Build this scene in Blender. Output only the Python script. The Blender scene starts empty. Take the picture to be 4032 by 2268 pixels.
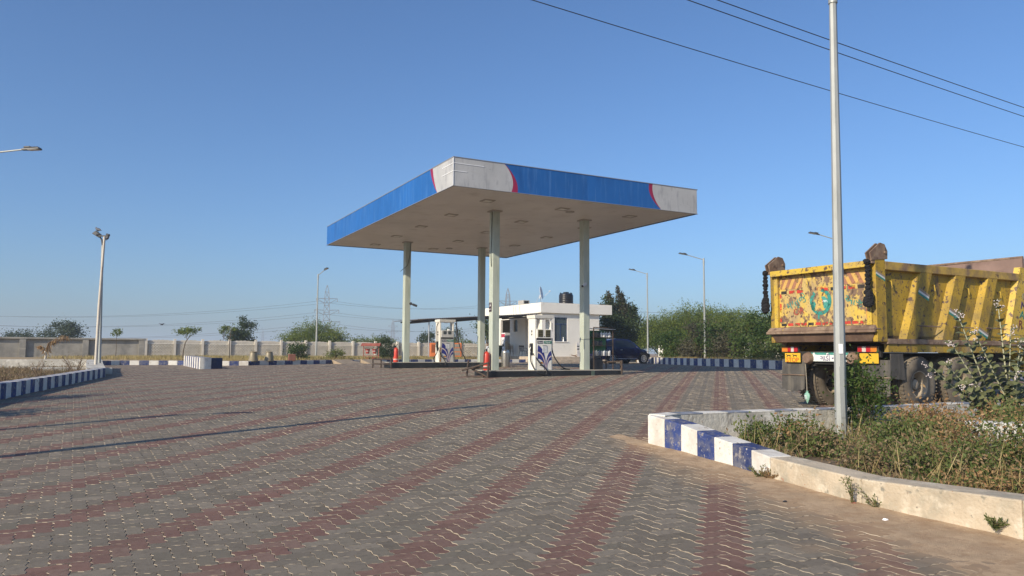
import bpy, bmesh, math, random
import numpy as np
from mathutils import Vector, Matrix, noise as mnoise

R = math.radians
rng = np.random.default_rng(7)
random.seed(7)
sc = bpy.context.scene
COL = sc.collection

# ------------------------------------------------------------------ camera
H = 1.55
PITCH, ROLL = 0.0845, 0.0055
cam = bpy.data.cameras.new('camera')
cam.sensor_width = 36.0
cam.lens = 36.0 * 3000.0 / 4032.0
cam.clip_start = 0.05
cam.clip_end = 6000
co = bpy.data.objects.new('camera', cam)
COL.objects.link(co)
co.matrix_world = (Matrix.Translation((0, 0, H)) @ Matrix.Rotation(math.pi / 2 + PITCH, 4, 'X')
                   @ Matrix.Rotation(-ROLL, 4, 'Z').inverted())
sc.camera = co

# ------------------------------------------------------------------ sky, sun, exposure
SUN_AZ = R(223.0)      # clockwise from +Y
SUN_EL = R(26.4)
w = bpy.data.worlds.new('World')
sc.world = w
w.use_nodes = True
wn = w.node_tree
wn.nodes.clear()
sky = wn.nodes.new('ShaderNodeTexSky')
sky.sky_type = 'NISHITA'
sky.sun_disc = False
sky.sun_elevation = SUN_EL
sky.sun_rotation = SUN_AZ
sky.altitude = 0
sky.air_density = 1.0
sky.dust_density = 1.3
sky.ozone_density = 8.0
bg = wn.nodes.new('ShaderNodeBackground')
bg.inputs['Strength'].default_value = 0.14
wo = wn.nodes.new('ShaderNodeOutputWorld')
wn.links.new(sky.outputs[0], bg.inputs[0])
wn.links.new(bg.outputs[0], wo.inputs[0])
sd = Vector((math.sin(SUN_AZ) * math.cos(SUN_EL), math.cos(SUN_AZ) * math.cos(SUN_EL), math.sin(SUN_EL)))
sl = bpy.data.lights.new('sun', 'SUN')
sl.energy = 5.0
sl.angle = R(0.5)
sl.color = (1.0, 0.87, 0.68)
so = bpy.data.objects.new('sun', sl)
so.rotation_euler = sd.to_track_quat('Z', 'Y').to_euler()
so.location = sd * 50
COL.objects.link(so)
vs = sc.view_settings
vs.view_transform = 'Standard'
vs.look = 'None'
vs.exposure = 0.14
vs.gamma = 1.0
vs.use_curve_mapping = False
sc.cycles.max_bounces = 6
sc.cycles.transparent_max_bounces = 12
sc.cycles.volume_bounces = 0

# ------------------------------------------------------------------ ground profile
PY = [-100, 5, 8, 16, 25, 31, 40, 400]
PZ = [0, 0, .1, .42, .6, .72, .85, .85]


def gza(y):
    y = np.asarray(y, float)
    return sum(np.interp(y + d, PY, PZ) for d in (-2, -1, 0, 1, 2)) / 5.0


def gz(y):
    return float(gza(y))


# ------------------------------------------------------------------ materials
MATS = {}


def _nt(name):
    m = bpy.data.materials.new(name)
    m.use_nodes = True
    nt = m.node_tree
    nt.nodes.clear()
    return m, nt


def N(nt, typ, **kw):
    n = nt.nodes.new(typ)
    for k, v in kw.items():
        if k == 'op':
            n.operation = v
        elif isinstance(k, str) and hasattr(n, k) and k not in ('inputs',):
            setattr(n, k, v)
    return n


def link(nt, a, b):
    nt.links.new(a, b)


def c4(c):
    return (c[0], c[1], c[2], 1.0)


def noise_fac(nt, vec, scale, lo, hi, detail=6, stretch=None, rough=.6, kind='noise'):
    if stretch:
        mp = nt.nodes.new('ShaderNodeMapping')
        mp.inputs['Scale'].default_value = stretch
        link(nt, vec, mp.inputs['Vector'])
        vec = mp.outputs[0]
    nn = nt.nodes.new('ShaderNodeTexNoise')
    nn.inputs['Scale'].default_value = scale
    nn.inputs['Detail'].default_value = detail
    nn.inputs['Roughness'].default_value = rough
    link(nt, vec, nn.inputs['Vector'])
    mr = nt.nodes.new('ShaderNodeMapRange')
    mr.inputs['From Min'].default_value = lo
    mr.inputs['From Max'].default_value = hi
    link(nt, nn.outputs['Fac'], mr.inputs['Value'])
    return mr.outputs[0]


def mixc(nt, fac, a, b, blend='MIX'):
    mx = nt.nodes.new('ShaderNodeMix')
    mx.data_type = 'RGBA'
    mx.blend_type = blend
    mx.clamp_factor = True
    for sock, v in ((mx.inputs['Factor'], fac), (mx.inputs['A'], a), (mx.inputs['B'], b)):
        pass
    ins = [s for s in mx.inputs if s.enabled]
    fs, a_s, b_s = ins[0], ins[1], ins[2]
    for s, v in ((fs, fac), (a_s, a), (b_s, b)):
        if hasattr(v, 'links') or hasattr(v, 'is_output'):
            link(nt, v, s)
        elif isinstance(v, (int, float)):
            s.default_value = v
        else:
            s.default_value = c4(v)
    return [o for o in mx.outputs if o.enabled][0]


def M(name, col, rough=.7, var=.15, vscale=3.0, layers=(), bump=0.0, bscale=40.0, metal=0.0,
      peel=None, rnd=0.0, coat=0.0, alpha=None, spec=.5):
    """procedural paint / concrete / metal: base colour, broad variation and worn layers"""
    if name in MATS:
        return MATS[name]
    m, nt = _nt(name)
    tc = nt.nodes.new('ShaderNodeTexCoord')
    vec = tc.outputs['Object']
    c = None
    if var:
        f = noise_fac(nt, vec, vscale, .3, .7, 5)
        lo = tuple(max(0, x * (1 - var)) for x in col)
        hi = tuple(min(1, x * (1 + var)) for x in col)
        c = mixc(nt, f, lo, hi)
    else:
        c = col
    if rnd:
        oi = nt.nodes.new('ShaderNodeObjectInfo')
        mr = nt.nodes.new('ShaderNodeMapRange')
        mr.inputs['To Min'].default_value = 1 - rnd
        mr.inputs['To Max'].default_value = 1 + rnd
        link(nt, oi.outputs['Random'], mr.inputs['Value'])
        hs = nt.nodes.new('ShaderNodeHueSaturation')
        link(nt, mr.outputs[0], hs.inputs['Value'])
        if hasattr(c, 'is_output'):
            link(nt, c, hs.inputs['Color'])
        else:
            hs.inputs['Color'].default_value = c4(c)
        c = hs.outputs[0]
    for L in layers:
        lc, scale, lo, hi = L[:4]
        st = L[4] if len(L) > 4 else None
        f = noise_fac(nt, vec, scale, lo, hi, 8, st)
        c = mixc(nt, f, c, lc)
    bs = nt.nodes.new('ShaderNodeBsdfPrincipled')
    if hasattr(c, 'is_output'):
        link(nt, c, bs.inputs['Base Color'])
    else:
        bs.inputs['Base Color'].default_value = c4(c)
    bs.inputs['Roughness'].default_value = rough
    bs.inputs['Metallic'].default_value = metal
    bs.inputs['Specular IOR Level'].default_value = spec
    if coat:
        bs.inputs['Coat Weight'].default_value = coat
        bs.inputs['Coat Roughness'].default_value = .08
    if bump:
        nn = nt.nodes.new('ShaderNodeTexNoise')
        nn.inputs['Scale'].default_value = bscale
        nn.inputs['Detail'].default_value = 6
        link(nt, vec, nn.inputs['Vector'])
        bp = nt.nodes.new('ShaderNodeBump')
        bp.inputs['Strength'].default_value = bump
        bp.inputs['Distance'].default_value = .02
        link(nt, nn.outputs['Fac'], bp.inputs['Height'])
        link(nt, bp.outputs[0], bs.inputs['Normal'])
    out = nt.nodes.new('ShaderNodeOutputMaterial')
    sh = bs.outputs[0]
    if peel:
        f = noise_fac(nt, vec, peel[0], peel[1], peel[2], 8)
        tr = nt.nodes.new('ShaderNodeBsdfTransparent')
        ms = nt.nodes.new('ShaderNodeMixShader')
        link(nt, f, ms.inputs[0])
        link(nt, sh, ms.inputs[1])
        link(nt, tr.outputs[0], ms.inputs[2])
        sh = ms.outputs[0]
    link(nt, sh, out.inputs['Surface'])
    MATS[name] = m
    return m


def glass(name, tint=(.05, .06, .07), rough=.05, t=.35):
    """dark glazing: part see-through, part mirror"""
    if name in MATS:
        return MATS[name]
    m, nt = _nt(name)
    bs = nt.nodes.new('ShaderNodeBsdfPrincipled')
    bs.inputs['Base Color'].default_value = c4(tint)
    bs.inputs['Roughness'].default_value = rough
    bs.inputs['Specular IOR Level'].default_value = .6
    tr = nt.nodes.new('ShaderNodeBsdfTransparent')
    tr.inputs[0].default_value = (.75, .8, .8, 1)
    ms = nt.nodes.new('ShaderNodeMixShader')
    ms.inputs[0].default_value = t
    out = nt.nodes.new('ShaderNodeOutputMaterial')
    link(nt, bs.outputs[0], ms.inputs[1])
    link(nt, tr.outputs[0], ms.inputs[2])
    link(nt, ms.outputs[0], out.inputs[0])
    MATS[name] = m
    return m


def leafmat(name, cols, trans=.3, rough=.6):
    if name in MATS:
        return MATS[name]
    m, nt = _nt(name)
    at = nt.nodes.new('ShaderNodeAttribute')
    at.attribute_name = 'rnd'
    cr = nt.nodes.new('ShaderNodeValToRGB')
    el = cr.color_ramp.elements
    n = len(cols)
    el[0].position = 0
    el[0].color = c4(cols[0])
    el[1].position = 1
    el[1].color = c4(cols[-1])
    for i in range(1, n - 1):
        e = el.new(i / (n - 1))
        e.color = c4(cols[i])
    link(nt, at.outputs['Fac'], cr.inputs[0])
    bs = nt.nodes.new('ShaderNodeBsdfPrincipled')
    bs.inputs['Roughness'].default_value = rough
    bs.inputs['Specular IOR Level'].default_value = .3
    link(nt, cr.outputs[0], bs.inputs['Base Color'])
    tl = nt.nodes.new('ShaderNodeBsdfTranslucent')
    link(nt, cr.outputs[0], tl.inputs[0])
    ms = nt.nodes.new('ShaderNodeMixShader')
    ms.inputs[0].default_value = trans
    out = nt.nodes.new('ShaderNodeOutputMaterial')
    link(nt, bs.outputs[0], ms.inputs[1])
    link(nt, tl.outputs[0], ms.inputs[2])
    link(nt, ms.outputs[0], out.inputs[0])
    MATS[name] = m
    return m


# ------------------------------------------------------------------ mesh helpers
class MB:
    def __init__(self):
        self.v, self.f, self.mi = [], [], []
        self.m = 0

    def add(self, vs, fs, T=None, m=None):
        o = len(self.v)
        for p in vs:
            p = Vector(p)
            self.v.append(T @ p if T is not None else p)
        for f in fs:
            self.f.append([o + i for i in f])
            self.mi.append(self.m if m is None else m)
        return self

    def box(self, x0, x1, y0, y1, z0, z1, T=None, m=None):
        vs = [(x0, y0, z0), (x1, y0, z0), (x1, y1, z0), (x0, y1, z0), (x0, y0, z1), (x1, y0, z1), (x1, y1, z1), (x0, y1, z1)]
        return self.hexa(vs, T, m)

    def hexa(self, vs, T=None, m=None):
        return self.add(vs, [(0, 3, 2, 1), (4, 5, 6, 7), (0, 1, 5, 4), (1, 2, 6, 5), (2, 3, 7, 6), (3, 0, 4, 7)], T, m)

    def prism(self, poly, d, T=None, m=None):
        """poly: list of 3D points (planar), extruded by vector d"""
        n = len(poly)
        d = Vector(d)
        a = [Vector(p) for p in poly]
        vs = a + [p + d for p in a]
        fs = [tuple(range(n))[::-1], tuple(range(n, 2 * n))] + [(i, (i + 1) % n, n + (i + 1) % n, n + i) for i in range(n)]
        return self.add(vs, fs, T, m)

    def tube(self, pts, r, n=8, T=None, m=None, caps=True):
        pts = [Vector(p) for p in pts]
        k = len(pts)
        rs = r if isinstance(r, (list, tuple)) else [r] * k
        vs, fs = [], []
        up = Vector((0, 0, 1))
        prev = None
        for i, p in enumerate(pts):
            d = (pts[min(i + 1, k - 1)] - pts[max(i - 1, 0)])
            d = d.normalized() if d.length > 1e-9 else Vector((0, 0, 1))
            if prev is None:
                a = d.cross(up if abs(d.z) < .95 else Vector((1, 0, 0))).normalized()
            else:
                a = (prev - d * prev.dot(d))
                a = a.normalized() if a.length > 1e-6 else d.orthogonal().normalized()
            prev = a
            b = d.cross(a)
            for j in range(n):
                t = 2 * math.pi * (j + .5) / n
                vs.append(p + (a * math.cos(t) + b * math.sin(t)) * rs[i])
        for i in range(k - 1):
            for j in range(n):
                j2 = (j + 1) % n
                fs.append((i * n + j, i * n + j2, (i + 1) * n + j2, (i + 1) * n + j))
        if caps:
            fs.append(tuple(range(n))[::-1])
            fs.append(tuple((k - 1) * n + j for j in range(n)))
        return self.add(vs, fs, T, m)

    def lathe(self, prof, n=20, T=None, m=None, caps=True):
        vs, fs = [], []
        for (r, z) in prof:
            for j in range(n):
                t = 2 * math.pi * j / n
                vs.append((r * math.cos(t), r * math.sin(t), z))
        k = len(prof)
        for i in range(k - 1):
            for j in range(n):
                j2 = (j + 1) % n
                fs.append((i * n + j, i * n + j2, (i + 1) * n + j2, (i + 1) * n + j))
        if caps:
            fs.append(tuple(range(n))[::-1])
            fs.append(tuple((k - 1) * n + j for j in range(n)))
        return self.add(vs, fs, T, m)

    def ball(self, c, rx, ry=None, rz=None, n=8, k=6, T=None, m=None, jit=0.0):
        ry = ry or rx
        rz = rz or rx
        vs, fs = [(c[0], c[1], c[2] - rz)], []
        for i in range(1, k):
            ph = -math.pi / 2 + math.pi * i / k
            for j in range(n):
                t = 2 * math.pi * j / n
                q = 1 + random.uniform(-jit, jit)
                vs.append((c[0] + rx * q * math.cos(ph) * math.cos(t), c[1] + ry * q * math.cos(ph) * math.sin(t), c[2] + rz * q * math.sin(ph)))
        vs.append((c[0], c[1], c[2] + rz))
        e = len(vs) - 1
        for j in range(n):
            j2 = (j + 1) % n
            fs.append((0, 1 + j2, 1 + j))
            for i in range(k - 2):
                fs.append((1 + i * n + j, 1 + i * n + j2, 1 + (i + 1) * n + j2, 1 + (i + 1) * n + j))
            fs.append((e, 1 + (k - 2) * n + j, 1 + (k - 2) * n + j2))
        return self.add(vs, fs, T, m)

    def mesh(self, name, mats, smooth=False):
        me = bpy.data.meshes.new(name)
        me.from_pydata([tuple(p) for p in self.v], [], self.f)
        if not isinstance(mats, (list, tuple)):
            mats = [mats]
        for x in mats:
            me.materials.append(x)
        if len(mats) > 1:
            me.polygons.foreach_set('material_index', self.mi)
        me.update()
        if smooth:
            me.polygons.foreach_set('use_smooth', [True] * len(me.polygons))
            me.set_sharp_from_angle(angle=R(38))
        return me

    def build(self, name, mats, parent=None, smooth=False, bev=0.0, loc=None, rz=0.0):
        o = bpy.data.objects.new(name, self.mesh(name, mats, smooth))
        COL.objects.link(o)
        if parent is not None:
            o.parent = parent
        if loc is not None:
            o.location = loc
        o.rotation_euler[2] = rz
        if bev:
            b = o.modifiers.new('bevel', 'BEVEL')
            b.width = bev
            b.segments = 2
            b.limit_method = 'ANGLE'
            b.angle_limit = R(40)
        return o


def tag(o, label=None, cat=None, group=None, kind=None):
    if label:
        o['label'] = label
    if cat:
        o['category'] = cat
    if group:
        o['group'] = group
    if kind:
        o['kind'] = kind
    return o


def thing(name, label, cat, loc=(0, 0, 0), rz=0.0, group=None):
    o = bpy.data.objects.new(name, None)
    o.empty_display_size = .3
    COL.objects.link(o)
    o.location = loc
    o.rotation_euler[2] = rz
    return tag(o, label, cat, group)


def dup(o, parent=None):
    c = o.copy()
    COL.objects.link(c)
    c.parent = parent
    for ch in list(o.children):
        dup(ch, c)
    return c


def inst(name, me, parent, loc, rot=(0, 0, 0), s=1.0):
    o = bpy.data.objects.new(name, me)
    COL.objects.link(o)
    o.parent = parent
    o.location = loc
    o.rotation_euler = rot
    o.scale = (s, s, s) if isinstance(s, (int, float)) else s
    return o


def text(name, s, size, mat, parent, T, ext=.002, align='CENTER', shear=0.0, xs=1.0):
    cu = bpy.data.curves.new('text', 'FONT')
    cu.body = s
    cu.size = size
    cu.extrude = ext
    cu.align_x = align
    cu.align_y = 'CENTER'
    cu.shear = shear
    cu.resolution_u = 3
    to = bpy.data.objects.new('text', cu)
    COL.objects.link(to)
    dg = bpy.context.evaluated_depsgraph_get()
    me = bpy.data.meshes.new_from_object(to.evaluated_get(dg))
    bpy.data.objects.remove(to)
    bpy.data.curves.remove(cu)
    me.transform(T @ Matrix.Diagonal((xs, 1, 1, 1)))
    me.materials.clear()
    me.materials.append(mat)
    o = bpy.data.objects.new(name, me)
    COL.objects.link(o)
    o.parent = parent
    return o


def face_T(origin, xdir, zdir=(0, 0, 1)):
    """matrix taking text XY plane to a wall: x along xdir, y along zdir"""
    x = Vector(xdir).normalized()
    y = Vector(zdir).normalized()
    z = x.cross(y).normalized()
    T = Matrix((x, y, z)).transposed().to_4x4()
    T.translation = Vector(origin)
    return T


def leaf_obj(name, P, A, L, Wd, mat, parent=None, rnd=None, seed=0, shade=None, loc=None):
    """many kite leaves: P (n,3) bases, A (n,3) axes, L lengths, Wd widths"""
    r = np.random.default_rng(seed)
    n = len(P)
    A = A / (np.linalg.norm(A, axis=1, keepdims=True) + 1e-9)
    Q = r.normal(size=(n, 3))
    B = np.cross(A, Q)
    B /= (np.linalg.norm(B, axis=1, keepdims=True) + 1e-9)
    L = np.broadcast_to(np.asarray(L, float), (n,))[:, None]
    Wd = np.broadcast_to(np.asarray(Wd, float), (n,))[:, None]
    V = np.stack([P, P + A * L * .5 + B * Wd * .5, P + A * L, P + A * L * .5 - B * Wd * .5], 1).reshape(-1, 3)
    me = bpy.data.meshes.new(name)
    me.vertices.add(4 * n)
    me.vertices.foreach_set('co', V.ravel().astype(np.float32))
    me.loops.add(4 * n)
    me.loops.foreach_set('vertex_index', np.arange(4 * n, dtype=np.int32))
    me.polygons.add(n)
    me.polygons.foreach_set('loop_start', np.arange(0, 4 * n, 4, dtype=np.int32))
    me.polygons.foreach_set('loop_total', np.full(n, 4, dtype=np.int32))
    at = me.attributes.new('rnd', 'FLOAT', 'FACE')
    if rnd is None:
        rnd = r.random(n)
    at.data.foreach_set('value', np.clip(rnd, 0, 1).astype(np.float32))
    me.materials.append(mat)
    me.update(calc_edges=True)
    o = bpy.data.objects.new(name, me)
    COL.objects.link(o)
    if parent is not None:
        o.parent = parent
    if loc is not None:
        o.location = loc
    return o


def unit(n, r):
    q = r.normal(size=(n, 3))
    return q / np.linalg.norm(q, axis=1, keepdims=True)

# ================================================================== SETTING
# ---- ground sheet (reaches the horizon)
def sheet(name, xs, ys, off, mat, zfun=None):
    me = bpy.data.meshes.new(name)
    vs, fs = [], []
    for y in ys:
        for x in xs:
            vs.append((x, y, (gz(y) if zfun is None else zfun(x, y)) + off))
    nx = len(xs)
    for j in range(len(ys) - 1):
        for i in range(nx - 1):
            fs.append((j * nx + i, j * nx + i + 1, (j + 1) * nx + i + 1, (j + 1) * nx + i))
    me.from_pydata(vs, [], fs)
    me.materials.append(mat)
    o = bpy.data.objects.new(name, me)
    COL.objects.link(o)
    return o


soil = M('soil', (.30, .20, .115), .95, .25, .6, layers=[((.20, .14, .08), 2.0, .5, .7), ((.36, .27, .17), 9, .55, .75)], bump=.5, bscale=30)
YS = [-400, -60, -20] + [y * 1.0 for y in range(-4, 46)] + [60, 100, 200, 500, 1200, 2600]
XS = [-2600, -600, -120, -40, -20, 0, 20, 40, 120, 600, 2600]
tag(sheet('ground', XS, YS, -.06, soil), kind='structure')

# ---- paved forecourt: jointing bed + individual interlocking pavers
A0 = .1316
AZ = R(15.2)
E2 = np.array([math.sin(AZ + math.pi / 4), math.cos(AZ + math.pi / 4)])
E1 = np.array([math.sin(AZ - math.pi / 4), math.cos(AZ - math.pi / 4)])
OG = np.array([.634, 6.403]) - A0 * 2 * E2
KA = np.array([1.99, 11.24])               # line of the near kerb, used for the drift of sand along it
KD = np.array([.392, -.920])
KN = np.array([-.920, -.392])


def paver_material(name, cols, edge=False):
    m, nt = _nt(name)
    ge = nt.nodes.new('ShaderNodeNewGeometry')
    pos = ge.outputs['Position']
    at = nt.nodes.new('ShaderNodeAttribute')
    at.attribute_name = 'rnd'
    oi = nt.nodes.new('ShaderNodeObjectInfo')
    ad = nt.nodes.new('ShaderNodeMath')
    ad.operation = 'ADD'
    link(nt, at.outputs['Fac'], ad.inputs[0])
    link(nt, oi.outputs['Random'], ad.inputs[1])
    fr = nt.nodes.new('ShaderNodeMath')
    fr.operation = 'FRACT'
    link(nt, ad.outputs[0], fr.inputs[0])
    cr = nt.nodes.new('ShaderNodeValToRGB')
    el = cr.color_ramp.elements
    el[0].color = c4(cols[0])
    el[1].color = c4(cols[-1])
    for i in range(1, len(cols) - 1):
        e = el.new(i / (len(cols) - 1))
        e.color = c4(cols[i])
    link(nt, fr.outputs[0], cr.inputs[0])
    c = cr.outputs[0]
    # blotchy weathering on the tops
    f = noise_fac(nt, pos, .7, .38, .66, 6)
    f0 = nt.nodes.new('ShaderNodeMath')
    f0.operation = 'MULTIPLY'
    f0.inputs[1].default_value = .28
    link(nt, f, f0.inputs[0])
    c = mixc(nt, f0.outputs[0], c, (.20, .165, .12))
    f = noise_fac(nt, pos, 16, .5, .72, 6)
    f2 = nt.nodes.new('ShaderNodeMath')
    f2.operation = 'MULTIPLY'
    f2.inputs[1].default_value = .5
    link(nt, f, f2.inputs[0])
    c = mixc(nt, f2.outputs[0], c, tuple(x * .62 for x in cols[0]))
    # old oil and tyre grime
    f = noise_fac(nt, pos, .42, .56, .72, 7)
    f2 = nt.nodes.new('ShaderNodeMath')
    f2.operation = 'MULTIPLY'
    f2.inputs[1].default_value = .30
    link(nt, f, f2.inputs[0])
    c = mixc(nt, f2.outputs[0], c, tuple(x * .5 for x in cols[0]))
    # pale lime splashes
    f = noise_fac(nt, pos, 1.9, .735, .78, 10)
    f2 = nt.nodes.new('ShaderNodeMath')
    f2.operation = 'MULTIPLY'
    f2.inputs[1].default_value = .55
    link(nt, f, f2.inputs[0])
    c = mixc(nt, f2.outputs[0], c, (.48, .45, .38))
    # sand drifted along the near kerb
    sx = nt.nodes.new('ShaderNodeVectorMath')
    sx.operation = 'SUBTRACT'
    sx.inputs[1].default_value = (KA[0], KA[1], 0)
    link(nt, pos, sx.inputs[0])
    dt = nt.nodes.new('ShaderNodeVectorMath')
    dt.operation = 'DOT_PRODUCT'
    dt.inputs[1].default_value = (KN[0], KN[1], 0)
    link(nt, sx.outputs[0], dt.inputs[0])
    al = nt.nodes.new('ShaderNodeVectorMath')
    al.operation = 'DOT_PRODUCT'
    al.inputs[1].default_value = (KD[0], KD[1], 0)
    link(nt, sx.outputs[0], al.inputs[0])
    # drift widens toward the camera
    wd = nt.nodes.new('ShaderNodeMapRange')
    wd.inputs['From Min'].default_value = -1
    wd.inputs['From Max'].default_value = 6.0
    wd.inputs['To Min'].default_value = .3
    wd.inputs['To Max'].default_value = 1.6
    link(nt, al.outputs['Value'], wd.inputs['Value'])
    dv = nt.nodes.new('ShaderNodeMath')
    dv.operation = 'DIVIDE'
    link(nt, dt.outputs['Value'], dv.inputs[0])
    link(nt, wd.outputs[0], dv.inputs[1])
    nn = nt.nodes.new('ShaderNodeTexNoise')
    nn.inputs['Scale'].default_value = 2.2
    nn.inputs['Detail'].default_value = 8
    link(nt, pos, nn.inputs['Vector'])
    sb = nt.nodes.new('ShaderNodeMath')
    sb.operation = 'MULTIPLY_ADD'
    sb.inputs[1].default_value = 1.6
    link(nt, nn.outputs['Fac'], sb.inputs[0])
    link(nt, dv.outputs[0], sb.inputs[2])
    mr = nt.nodes.new('ShaderNodeMapRange')
    mr.inputs['From Min'].default_value = 2.05
    mr.inputs['From Max'].default_value = 1.25
    mr.inputs['To Min'].default_value = 0
    mr.inputs['To Max'].default_value = .93
    link(nt, sb.outputs[0], mr.inputs['Value'])
    fd = nt.nodes.new('ShaderNodeMapRange')
    fd.inputs['From Min'].default_value = -1.0
    fd.inputs['From Max'].default_value = .5
    link(nt, al.outputs['Value'], fd.inputs['Value'])
    mm = nt.nodes.new('ShaderNodeMath')
    mm.operation = 'MULTIPLY'
    link(nt, mr.outputs[0], mm.inputs[0])
    link(nt, fd.outputs[0], mm.inputs[1])
    c = mixc(nt, mm.outputs[0], c, (.38, .26, .155))
    bs = nt.nodes.new('ShaderNodeBsdfPrincipled')
    bs.inputs['Roughness'].default_value = .86
    bs.inputs['Specular IOR Level'].default_value = .25
    link(nt, c, bs.inputs['Base Color'])
    n2 = nt.nodes.new('ShaderNodeTexNoise')
    n2.inputs['Scale'].default_value = 190
    n2.inputs['Detail'].default_value = 4
    link(nt, pos, n2.inputs['Vector'])
    bp = nt.nodes.new('ShaderNodeBump')
    bp.inputs['Strength'].default_value = .35
    bp.inputs['Distance'].default_value = .004
    link(nt, n2.outputs['Fac'], bp.inputs['Height'])
    link(nt, bp.outputs[0], bs.inputs['Normal'])
    out = nt.nodes.new('ShaderNodeOutputMaterial')
    link(nt, bs.outputs[0], out.inputs[0])
    return m


PG = paver_material('paver_grey', [(.145, .124, .094), (.20, .172, .135), (.16, .142, .108), (.24, .206, .16), (.152, .132, .104)])
PR = paver_material('paver_red', [(.16, .086, .068), (.205, .115, .09), (.175, .10, .08), (.215, .14, .11)])
PE = M('paver_edge', (.42, .355, .265), .9, .25, 6, layers=[((.17, .135, .095), 1.1, .50, .70), ((.13, .10, .075), 7, .52, .66)])
BED = M('joint_sand', (.27, .225, .165), .95, .3, 3)
tag_fc = sheet('forecourt', [-40, -20, 0, 10, 16, 40], [y * 1.0 for y in range(-4, 64)], -.016, BED)
FC = tag(tag_fc, kind='structure')


def unit_poly(vert):
    d = .066
    P = []
    if not vert:
        for k in (0, 1):
            P += [(k, 0), (k + .36, d), (k + .64, -d)]
        P += [(2, 0), (2 + d, .36), (2 - d, .64)]
        for k in (2, 1):
            P += [(k, 1), (k - .36, 1 - d), (k - .64, 1 + d)]
        P += [(0, 1), (-d, .64), (d, .36)]
    else:
        P += [(0, 0), (.36, d), (.64, -d)]
        for k in (0, 1):
            P += [(1, k), (1 + d, k + .36), (1 - d, k + .64)]
        P += [(1, 2), (.64, 2 - d), (.36, 2 + d)]
        for k in (2, 1):
            P += [(0, k), (-d, k - .36), (d, k - .64)]
    return np.array(P, float)


def inset(P, g):
    n = len(P)
    out = []
    for i in range(n):
        e1 = P[i] - P[i - 1]
        e2 = P[(i + 1) % n] - P[i]
        n1 = np.array([-e1[1], e1[0]]) / np.linalg.norm(e1)
        n2 = np.array([-e2[1], e2[0]]) / np.linalg.norm(e2)
        b = n1 + n2
        b /= max(.5, b @ b) / 1.0
        out.append(P[i] + b * g)
    return np.array(out)


def to_xy(P):
    return A0 * (P[:, :1] * E2[None] + P[:, 1:2] * E1[None])


def inside(poly, X, Y):
    c = np.zeros(len(X), bool)
    n = len(poly)
    for i in range(n):
        x1, y1 = poly[i]
        x2, y2 = poly[(i + 1) % n]
        t = ((y1 > Y) != (y2 > Y)) & (X < (x2 - x1) * (Y - y1) / (y2 - y1 + 1e-12) + x1)
        c ^= t
    return c


# outlines of the planted beds that interrupt the paving (also used for their kerbs)
RP = [(1.99, 11.24), (2.95, 8.84), (3.42, 7.61), (4.16, 6.33), (7.5, 1.0), (30, 1.0), (30, 22.2), (9.6, 15.05), (5.4, 12.95), (2.35, 11.62)]
LP = [(-11.38, 17.12), (-12.56, 21.18), (-13.89, 25.87), (-17.9, 33.2), (-30, 30), (-30, 5), (-8.2, 5)]
KERB = [(-21.5, 34.0), (-19.6, 38.2), (-17.0, 38.6), (-14.05, 38.0), (-12.6, 39.4), (-11.34, 41.3), (-9.3, 45.6), (-6.5, 49.2), (-2.7, 52.2), (1.0, 54.0)]
RK = [(9.7, 57.3), (10.1, 50), (10.9, 45.2), (12.2, 40), (13.47, 36.2), (15.5, 31.5), (18, 27.5), (21, 25)]


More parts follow.
